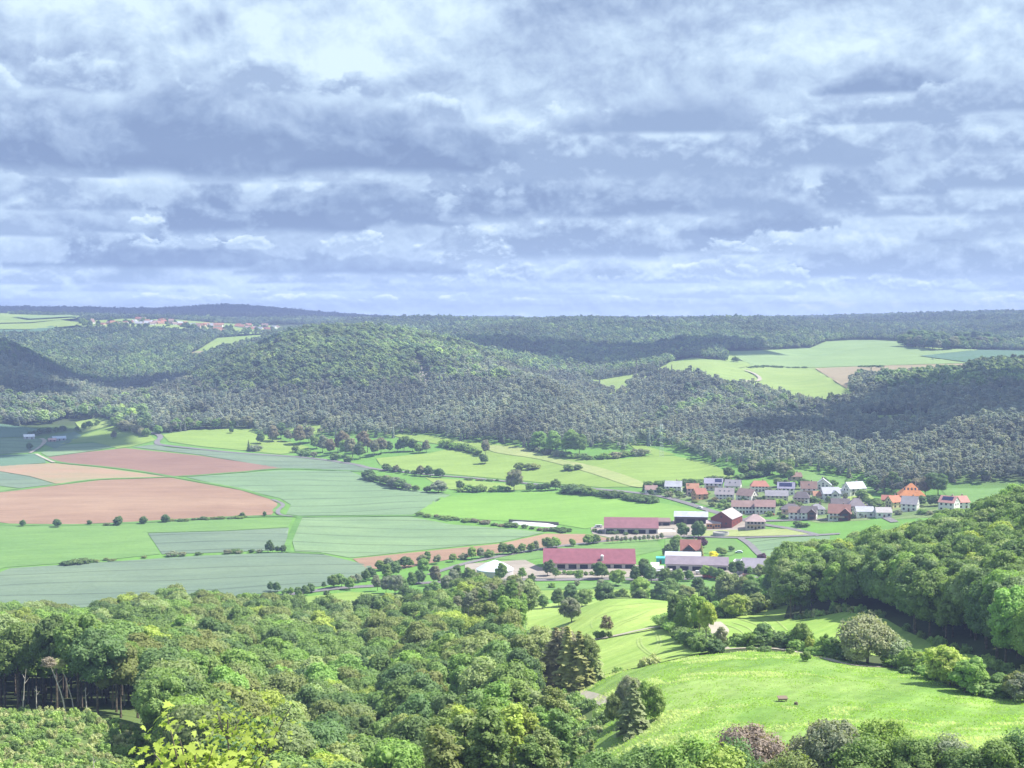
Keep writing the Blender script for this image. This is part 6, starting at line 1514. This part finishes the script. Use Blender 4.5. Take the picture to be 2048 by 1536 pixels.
barn(1575, 1132, 34, 8, 3.0, 1.6, 4, (0.55, 0.53, 0.50), (0.40, 0.38, 0.40), 'low pale shed at the brink of the dark wood', floors=1, nwin=3, gwin=0)
building('farmhouse', 1381, 1112, 40, 11, 3.4, 5.2, 0, WHITE, (0.30, 0.13, 0.11), 'white country house with big red-brown roof and dark front gable, before the purple beech', cat='house', floors=1, nwin=4, front_gable=(-.15, 3.6, (0.12, 0.06, 0.06)))
barn(1321, 1128, 17, 5, 3.2, .6, 0, (0.08, 0.42, 0.44), (0.10, 0.48, 0.50), 'small teal shed left of the long grey sheds', floors=1, nwin=1, gwin=0, door=True, over=.2)
barn(58, 879, 19, 9, 3.0, 2.0, 6, (0.55, 0.55, 0.55), (0.85, 0.86, 0.88), 'small farm shed with white roof in the far left fields', floors=1, nwin=2, gwin=0)
barn(118, 882, 24, 9, 2.6, 2.0, 8, (0.5, 0.5, 0.52), (0.48, 0.56, 0.66), 'farm shed with light blue roof in the far left fields', floors=1, nwin=3, gwin=0)
barn(104, 884, 14, 6, 2.2, 1.4, 8, (0.5, 0.35, 0.32), (0.55, 0.36, 0.34), 'small pink-roofed shed touching the light blue one', floors=1, nwin=2, gwin=0)

def lathe(prof, n=32):
    v = []; f = []
    for r_, z_ in prof:
        for k in range(n):
            a = k / n * 6.28318; v.append((math.cos(a) * r_, math.sin(a) * r_, z_))
    for i in range(len(prof) - 1):
        for k in range(n): f.append((i * n + k, i * n + (k + 1) % n, (i + 1) * n + (k + 1) % n, (i + 1) * n + k))
    f.append(tuple(range(n))[::-1]); f.append(tuple((len(prof) - 1) * n + k for k in range(n)))
    return v, f
def thing_at(name, px, py, label, cat, rz=0.0, group=None):
    x, y = G(px, py)
    return tag(empty(name, (x, y, h1(x, y)), R_(rz) - math.atan2(x, y)), label, cat, group), math.hypot(x, y)
# round slurry store with its pale tent roof
t_, d_ = thing_at('slurry_tank', 990, 1150, 'round slurry store with a pale conical cover beside the grove', 'tank')
rr = 37 * d_ / F
MB().add(lathe([(rr, -2), (rr, 3.2)], 40)).build('tank_wall', P_((0.52, 0.50, 0.50)), t_)
MB().add(lathe([(rr * 1.03, 3.1), (rr * 1.03, 3.4), (rr * .55, 6.2), (.3, 8.2)], 40)).build('cover', P_((0.62, 0.66, 0.72), .5), t_)
t_, d_ = thing_at('slurry_tank', 1442, 1071, 'open concrete ring tank in front of the orange outbuilding', 'tank')
rr = 16 * d_ / F
MB().add(lathe([(rr, -1), (rr, 2.2), (rr - .3, 2.2), (rr - .3, 1.2), (.1, 1.2)], 32)).build('tank_wall', M_conc, t_)
def silo(px, py, hpx, r, label):
    t_, d_ = thing_at('silo', px, py, label, 'silo')
    h = hpx * d_ / F
    MB().add(lathe([(r, -1), (r, h * .88)], 18)).build('silo_body', P_((0.38, 0.36, 0.34)), t_)
    MB().add(lathe([(r * 1.12, h * .88), (r * 1.12, h * .93), (r * .5, h), (.05, h * 1.01)], 18)).build('silo_cap', P_((0.78, 0.78, 0.78)), t_)
silo(1204, 1136, 27, .85, 'slim grey silo with white cap standing before the crimson-roofed barn')
silo(1211, 1066, 18, .8, 'short silo with white cap at the end of the upper red barn')
# covered silage heaps
def clamp(px0, py0, px1, py1, h, w, label, cols):
    a = G(px0, py0); b = G(px1, py1)
    cx, cy = (a[0] + b[0]) / 2, (a[1] + b[1]) / 2
    rz = math.atan2(b[1] - a[1], b[0] - a[0]); L = math.hypot(b[0] - a[0], b[1] - a[1])
    t_ = tag(empty('silage_clamp', (cx, cy, h1(cx, cy)), rz), label, 'silage heap')
    m = MB(); n = 14; k = 6; v = []; f = []
    for i in range(n + 1):
        q = i / n; e = min(1, min(q, 1 - q) * 6)
        for j in range(k + 1):
            p = j / k; v.append(((q - .5) * L, (p - .5) * w, -.6 + (h * e * math.sin(p * math.pi) ** .6 + .6) * (1 if 0 < j < k else 0)))
    for i in range(n):
        for j in range(k): f.append((i * (k + 1) + j, (i + 1) * (k + 1) + j, (i + 1) * (k + 1) + j + 1, i * (k + 1) + j + 1))
    link_mesh('cover_sheet', v, f, P_(cols[0], .5), t_, True)
    MB().box(-L / 2, L / 2, w / 2, w / 2 + .5, -.5, h + .5).build('back_wall', P_(cols[1]), t_)
clamp(1012, 1046, 1112, 1053, 1.6, 9, 'long low silage heap under white sheeting at the rim of the bright green field', ((0.66, 0.68, 0.66), (0.13, 0.12, 0.12)))
clamp(1306, 1064, 1352, 1062, 1.2, 7, 'pale silage heap in the yard right of the upper red barn', ((0.70, 0.66, 0.60), (0.55, 0.50, 0.45)))
# lattice mast
t_, d_ = thing_at('radio_mast', 1323, 914, 'tall pale lattice radio mast with white antennas in front of the dark wood', 'mast')
hm = 68 * d_ / F
m = MB()
def bar(m, a, b, r): v, f = tube([a, b], [r, r], 4); m.add((v, f))
nseg = 12
for i in range(nseg):
    w0 = 1.6 - 1.0 * i / nseg; w1 = 1.6 - 1.0 * (i + 1) / nseg; z0 = hm * i / nseg; z1 = hm * (i + 1) / nseg
    for sx, sy in ((1, 1), (1, -1), (-1, -1), (-1, 1)):
        bar(m, (sx * w0, sy * w0, z0), (sx * w1, sy * w1, z1), .09)
        nx_, ny_ = (sy, -sx)
        bar(m, (sx * w0, sy * w0, z0), (nx_ * w1, ny_ * w1, z1), .05)
        bar(m, (sx * w0, sy * w0, z0), (nx_ * w0, ny_ * w0, z0), .05)
m.build('lattice_tower', P_((0.62, 0.66, 0.72)), t_)
for k, (dx, dz) in enumerate([(-.8, .93), (.8, .93), (-1.1, .86), (.9, .85), (-1.4, .79)]):
    MB().add(lathe([(.45, hm * dz - .9), (.45, hm * dz + .9)], 10)).build('antenna', P_((0.85, 0.85, 0.86)), t_).location = (dx, -.8, 0)
# hay rack in the rough meadow
t_, d_ = thing_at('hay_rack', 1565, 1404, 'small weathered wooden hay rack standing in the rough meadow', 'hay rack', 15)
m = MB().box(-.9, .9, -.5, .5, .55, .75)
t_.scale = (.8, .8, .8)
for sx in (-.8, .8):
    for sy in (-.4, .4): m.box(sx - .06, sx + .06, sy - .06, sy + .06, -.3, .6)
m.build('rack_frame', P_((0.30, 0.22, 0.16)), t_)
MB().add(slab((-1.1, -.8, .95), (1.1, -.8, .95), (1.1, .8, 1.25), (-1.1, .8, 1.25), .08)).build('rack_roof', P_((0.22, 0.17, 0.13)), t_)
# vehicles
def car(px, py, rz, body, label, kind_='car', group=None, Lm=4.3, Hm=1.45):
    t_, d_ = thing_at(kind_, px, py, label, {'parked_car': 'car', 'van': 'van', 'farm_trailer': 'trailer', 'truck': 'truck'}[kind_], rz, group)
    a = Lm / 2
    if kind_ in ('parked_car', 'van'):
        top = Hm if kind_ == 'parked_car' else 2.1
        prof = [(-a, .35), (-a, .85), (-a * .62, .95), (-a * .42, top), (a * .55, top), (a * .8, .98), (a, .9), (a, .35)] if kind_ == 'parked_car' else [(-a, .35), (-a, 1.0), (-a * .8, 1.15), (-a * .62, top), (a, top), (a, .35)]
        v = [(p, -.85, z_) for p, z_ in prof] + [(p, .85, z_) for p, z_ in prof]; n = len(prof)
        f = [tuple(range(n)), tuple(range(2 * n - 1, n - 1, -1))] + [(k, k + n, (k + 1) % n + n, (k + 1) % n) for k in range(n)]
        link_mesh('body', v, f, P_(body, .35), t_)
        MB().box(-a * .45, a * .5, -.87, .87, .98, top - .12).build('window', M_pane, t_)
    else:
        MB().box(-a, a, -1.1, 1.1, .8, Hm + .6).build('body', P_(body, .6), t_)
        MB().box(-a - .9, -a, -.1, .1, .6, .8).build('drawbar', P_((0.12, 0.12, 0.12)), t_)
    for sx in (-a * .62, a * .62):
        for sy in (-.8, .8):
            v, f = lathe([(.33, -.12), (.33, .12)], 12)
            link_mesh('wheel', [(sx + p[0], sy + p[2], .33 + p[1]) for p in v], f, P_((0.03, 0.03, 0.03)), t_)
    return t_
car(1400, 1017, -35, (0.70, 0.72, 0.74), 'white car driving on the village road below the houses', 'parked_car')
car(1543, 1031, 5, (0.55, 0.12, 0.08), 'red car parked before the reddish-roofed row house', 'parked_car')
car(1196, 1056, 10, (0.75, 0.75, 0.75), 'white van standing left of the upper red barn', 'van', Lm=5.2)
car(1478, 1106, 0, (0.70, 0.76, 0.80), 'pale car by the stacked white materials', 'parked_car')
car(1600, 1018, 10, (0.72, 0.72, 0.72), 'white car between the middle houses of the village', 'parked_car')
car(1846, 1027, 0, (0.60, 0.62, 0.66), 'light car parked near the clipped round trees', 'parked_car')
for k, (px, py, c_, lab) in enumerate([(1412, 1157, (0.36, 0.07, 0.05), 'dark red farm trailer, first of the red ones by the road'), (1424, 1158, (0.42, 0.09, 0.06), 'red farm trailer in the middle of the red ones'), (1436, 1158, (0.38, 0.08, 0.08), 'last red farm trailer by the road'), (1492, 1156, (0.42, 0.22, 0.18), 'rusty pink trailer before the lower grey shed'),
                                      (1318, 1148, (0.62, 0.62, 0.66), 'pale trailer under the white tents at the roadside'), (1338, 1146, (0.66, 0.62, 0.60), 'whitish trailer before the start of the long grey shed'), (1398, 1149, (0.60, 0.60, 0.62), 'grey-white trailer before the middle of the long grey shed')]):
    car(px, py, 3, c_, lab, 'farm_trailer', 'trailers by the main road' if k < 4 else None, Lm=3.6, Hm=1.5)
car(1372, 1150, 0, (0.66, 0.60, 0.58), 'pale van before the long grey shed', 'van', Lm=5.0)
# white tents
for px, py, w_, lab in ((1310, 1136, 2.4, 'white tent roof left of the long grey shed'), (1316, 1143, 3.2, 'lower white tent at the roadside')):
    t_, d_ = thing_at('tent', px, py, lab, 'tent')
    MB().add(([(-w_, -2, 2), (w_, -2, 2), (w_, 2, 2), (-w_, 2, 2), (-w_, 0, 3.2), (w_, 0, 3.2)], [(0, 1, 5, 4), (2, 3, 4, 5), (1, 2, 5), (3, 0, 4)])).build('canopy', P_((0.80, 0.80, 0.82)), t_)
    mm = MB()
    for sx in (-1, 1):
        for sy in (-1, 1): mm.box(sx * (w_ - .1) - .05, sx * (w_ - .1) + .05, sy * 1.9 - .05, sy * 1.9 + .05, -.3, 2.02)
    mm.build('pole_frame', P_((0.4, 0.4, 0.4)), t_)
# stacked building materials in their white bays
for i, px in enumerate((1476, 1490, 1504)):
    t_, d_ = thing_at('storage_bay', px, 1128, 'white-walled storage bay with dark heaps, %s' % ('nearest the long grey shed' if i == 0 else 'middle of the three' if i == 1 else 'beside the purple bush'), 'storage bay', -8, 'storage bays in the yard')
    MB().box(-2.2, -1.9, -4, 4, -1, 2.2).box(1.9, 2.2, -4, 4, -1, 2.2).box(-1.9, 1.9, 3.7, 4, -1, 2.2).build('bay_wall', P_((0.74, 0.74, 0.74)), t_)
    hv = [(v_ * np.array([1.6, 3.0, 1.5]) * (1 + .15 * math.sin(j * 1.7))) for j, v_ in enumerate(ICO[2][0])]
    link_mesh('heap', [tuple(q) for q in hv], ICO[2][1], P_(((0.14, 0.12, 0.15), (0.34, 0.34, 0.36), (0.42, 0.36, 0.40))[i]), t_)
# timber house in the dark wood's shade, stumps
t_, d_ = thing_at('tree_stump', 1592, 1411, 'dark rotten stump a little right of the hay rack', 'stump')
MB().add(lathe([(.42, -.2), (.36, .35), (.30, .6), (.05, .5)], 9)).build('stump_wood', M_bark, t_)

# the scree on the hill face
def rocks(px, d, n, spread, label, seed):
    r = np.random.default_rng(seed); V = []; Fc = []; nv = 0
    iv, jf = ICO[1]
    for k in range(n):
        q = r.normal(size=2) * spread; x, y = at(px, d); x += q[0]; y += q[1] * 6; x -= q[1] * .5
        s = r.uniform(.4, 1.3)
        v = iv * s * (1 + .12 * r.normal(size=(len(iv), 1))) * np.array([1, 1, .7]) + np.array([x, y, h1(x, y) + .2])
        V.append(v); Fc.append(jf + nv); nv += len(v)
    tag(link_mesh('scree', np.concatenate(V), np.concatenate(Fc), P_((0.48, 0.44, 0.40))), label, 'rocks', kind='stuff')
rocks(845, 1640, 130, 6, 'pale scree slope showing between the pines of the round hill', 3)
rocks(795, 1755, 25, 5, 'second small pale scree high on the round hill', 4)

# ---------------------------------------------------------------- the far village on the plateau
def far_house(px, py, w_m, hw, hr, rot, wall, roof, label):
    x, y = G(px, py, 2000)
    root = tag(empty('far_house', (x, y, h1(x, y)), R_(rot) - math.atan2(x, y)), label, 'house', 'red-roofed houses of the plateau village')
    a, b_ = w_m / 2, 4.5
    vv = [(-a, -b_, -3), (a, -b_, -3), (a, b_, -3), (-a, b_, -3), (-a, -b_, hw), (a, -b_, hw), (a, b_, hw), (-a, b_, hw), (-a, 0, hw + hr - .05), (a, 0, hw + hr - .05)]
    link_mesh('wall', vv, [(0, 1, 5, 4), (2, 3, 7, 6), (1, 2, 6, 9, 5), (3, 0, 4, 8, 7)], P_(wall), root)
    r = MB()
    r.add(slab((-a - .4, -b_ - .5, hw - .3), (a + .4, -b_ - .5, hw - .3), (a + .4, 0, hw + hr + .15), (-a - .4, 0, hw + hr + .15), .2))
    r.add(slab((a + .4, b_ + .5, hw - .3), (-a - .4, b_ + .5, hw - .3), (-a - .4, 0, hw + hr + .151), (a + .4, 0, hw + hr + .151), .2))
    r.build('roof', P_(roof, .7, .14), root)
    for k in range(2):
        MB().box((k - .5) * a - .6, (k - .5) * a + .6, -b_ - .06, -b_ + .1, hw * .4, hw * .4 + 1.4).build('window', M_pane, root)
def far_village():
    r = random.Random(12)
    spots = []
    for (x0, x1, y0, y1, n) in [(200, 245, 650, 653, 4), (222, 250, 651, 655, 3), (250, 300, 643, 652, 9), (282, 330, 648, 653, 7), (305, 345, 642, 648, 4), (340, 375, 650, 654, 5), (385, 425, 653, 659, 6), (425, 460, 662, 667, 4), (420, 445, 652, 657, 4), (470, 500, 655, 659, 5), (500, 540, 655, 663, 8), (545, 556, 657, 660, 2)]:
        for k in range(n): spots.append((x0 + (x1 - x0) * (k + .5) / n + r.uniform(-3, 3), r.uniform(y0, y1)))
    for px, py in spots:
        roof = r.choice([R_ORANGE, (0.36, 0.17, 0.12), R_RED, R_DUSK, R_LIGHT])
        big = 425 < px < 460
        tone = 'grey-roofed' if roof is R_LIGHT else 'red-roofed'
        where = 'on the church side of the village' if px < 250 else 'in the crowded middle of the village' if px < 350 else 'past the middle of the village' if px < 420 else 'near the big orange barn roofs' if px < 465 else 'at the forest end of the village'
        far_house(px, py, r.uniform(10, 16) * (1.5 if big else 1), r.uniform(4, 6.5), r.uniform(3, 5), r.uniform(-50, 50), r.choice([WHITE, CREAM, SALMON, WHITE]), R_ORANGE if big else roof, 'tiny %s house of the distant plateau village, %s' % (tone, where))
    far_house(168, 648, 14, 5, 3, 0, WHITE, (0.7, 0.7, 0.72), 'long white building at the outer end of the plateau village')
    far_house(184, 650, 12, 6.5, 7.0, 60, WHITE, R_DUSK, 'steep-gabled white chapel-like house at the outer end of the plateau village')
    for k in range(70):
        px = r.uniform(160, 560); py = np.interp(px, [160, 250, 350, 450, 560], [650, 652, 652, 663, 661]) + r.uniform(-6, 5)
        x, y = G(px, float(py), 2000)
        plant('round', 'village_tree', x, y, r.uniform(.7, 1.2), 1.3, r.choice((DARK, MID)), 'dark tree between the roofs of the distant plateau village', 'tree', 'trees between the plateau village roofs', trunk=False)
far_village()

# ---------------------------------------------------------------- maple sapling close to the lookout
def maple():
    r = np.random.default_rng(8)
    # outline of one lobed leaf, unit size
    ang = np.radians([-90, -60, -35, -20, 0, 20, 38, 55, 72, 90, 108, 125, 142, 160, 180, 200, 215, 240])
    rad = np.array([.15, .45, .38, .75, .95, .62, .60, .95, .62, 1.05, .62, .95, .60, .62, .95, .75, .38, .45])
    out = np.stack([np.cos(ang) * rad, np.sin(ang) * rad], 1)
    def foliage(center, spreadv, n, size, name_tint, label, trunk_from, branches):
        cx, cy, cz = center
        root = empty('maple_sapling', (trunk_from[0], trunk_from[1], h1(*trunk_from[:2])))
        bz = root.location.z
        V = []; Fc = []; nv = 0
        SV, SF = [], []
        def stick(pts, rad_):
            v, f = tube(pts, rad_, 5); k = len(SV); SV.extend(v); SF.extend([tuple(i + k for i in q) for q in f])
        base = Vector((0, 0, -.2)); top = Vector((cx - trunk_from[0], cy - trunk_from[1], cz - bz))
        stick([base, top * .5 + Vector((.05, 0, 0)), top], [.035, .022, .008])
        for b in branches:
            tip = top + Vector(b[:3]); root_p = top * b[3]
            stick([root_p, (root_p + tip) / 2 + Vector((0, 0, -.05)), tip], [.014, .009, .004])
            m = int(n / len(branches))
            for k in range(m):
                q = r.uniform(.25, 1.02); p = root_p.lerp(tip, q)
                p = np.array(p) + r.normal(size=3) * np.array(spreadv)
                nrm = np.array([r.normal() * .45 - .1, r.normal() * .45 - .35, 1.0]); nrm /= np.linalg.norm(nrm)
                t1 = np.cross(nrm, [math.cos(r.uniform(0, 6.28)), math.sin(r.uniform(0, 6.28)), 0.1]); t1 /= np.linalg.norm(t1); t2 = np.cross(nrm, t1)
                s = size * r.uniform(.55, 1.25)
                o = p + (out[:, :1] * t1 + out[:, 1:] * t2) * s - nrm * (np.abs(out[:, :1]) ** 2 * .25 * s)
                V.append(np.concatenate([[p], o])); kk = len(out)
                Fc.append(np.array([(0, 1 + i, 1 + (i + 1) % kk) for i in range(kk)]) + nv); nv += kk + 1
        c = link_mesh('crown', np.concatenate(V), np.concatenate(Fc), M_leaf, root); c.color = (*name_tint, 1)
        link_mesh('trunk', SV, SF, M_bark, root)
        tag(root, label, 'sapling')
    def wp(px, py, d):
        a, y, z = ray(px, py); h = math.hypot(a, y); return (a / h * d, y / h * d, CZ + z / h * d)
    foliage(wp(455, 1440, 14), (.13, .13, .10), 620, .036, (0.125, 0.175, 0.025), 'bright yellow-green maple sapling with dark thin stem, close to the viewer', wp(452, 1700, 14),
            [(-.10, 0, .08, .95), (.12, .1, .05, .95), (-.22, 0, -.20, .85), (.22, .05, -.22, .85), (-.15, .1, -.45, .7), (.28, 0, -.42, .7), (.05, .1, -.3, .8), (-.05, -.1, -.55, .75), (.42, 0, .02, .8), (.62, .1, .12, .75)])
    foliage(wp(390, 1510, 12), (.16, .16, .06), 300, .060, (0.14, 0.19, 0.03), 'low maple sapling with broad pale yellow-green leaves, at the bottom beside the taller one', wp(392, 1760, 12),
            [(-.35, 0, .02, .9), (-.15, .1, .10, .9), (.15, 0, .06, .9), (.38, .1, .04, .9), (-.25, -.1, -.12, .85), (.2, -.1, -.14, .85), (.55, 0, -.02, .85), (-.28, .2, .28, .8)])
maple()

# ================================================================ the air: a closed box round everything, sky and clouds outside it
def build_haze():
    v = [(x, y, z) for x in (-5300, 5300) for y in (-60, 7900) for z in (float(GZ.min()) - 3, float(GZ.max()) + 34)]
    f = [(0, 1, 3, 2), (4, 6, 7, 5), (0, 4, 5, 1), (2, 3, 7, 6), (0, 2, 6, 4), (1, 5, 7, 3)]
    m = bpy.data.materials.new('air'); m.use_nodes = True
    t = m.node_tree; t.nodes.clear()
    out = t.nodes.new('ShaderNodeOutputMaterial'); pv = t.nodes.new('ShaderNodeVolumePrincipled')
    pv.inputs['Color'].default_value = (0.39, 0.49, 0.81, 1)
    pv.inputs['Density'].default_value = 1.9e-4
    pv.inputs['Anisotropy'].default_value = 0.0
    t.links.new(pv.outputs[0], out.inputs['Volume'])
    o = link_mesh('haze', v, f, m)
    tag(o, 'pale blue summer haze lying over the whole valley', 'haze', kind='stuff')
    print('PRINT zmin', GZ.min(), GZ.max())
build_haze()

# unseen clouds overhead, set towards the sun to lay broad shadows on the hills
def overhead_cloud(px, d, rx, ry, zc, seed, label):
    x, y = at(px, d); z0 = h1(x, y)
    k = (zc - z0) / to_sun.z
    x += to_sun.x * k; y += to_sun.y * k
    r = np.random.default_rng(seed); V = []; Fc = []; nv = 0
    iv, jf = ICO[2]
    for i in range(26):
        a = r.uniform(0, 6.283); q = math.sqrt(r.uniform(0, 1)) * .85
        s = r.uniform(.22, .42)
        v = iv * (1 + .10 * r.normal(size=(len(iv), 1))) * np.array([rx * s, ry * s, 60 * (1.3 - q)]) + np.array([x + math.cos(a) * q * rx, y + math.sin(a) * q * ry, zc + r.uniform(0, 35)])
        V.append(v); Fc.append(jf + nv); nv += len(v)
    tag(link_mesh('clouds', np.concatenate(V), np.concatenate(Fc), P_((0.85, 0.86, 0.88)), smooth=True), label, 'cloud', kind='stuff')
overhead_cloud(30, 2020, 330, 240, 1150, 1, 'cloud above the dark spur on the far left')
overhead_cloud(1990, 1420, 200, 190, 1150, 2, 'cloud above the dark pine hill on the right')
overhead_cloud(-60, 1480, 150, 120, 1150, 5, 'small cloud above the left end of the valley')
overhead_cloud(450, 5600, 1100, 420, 2200, 6, 'unseen far cloud that shades the blue ridge')  # stays out of view, only its shadow on the ridge shows
overhead_cloud(1175, 2330, 290, 150, 1300, 3, 'unseen cloud added to shade the woods behind the round hill')  # added out of view, its shade sets off the shoulder of the hill
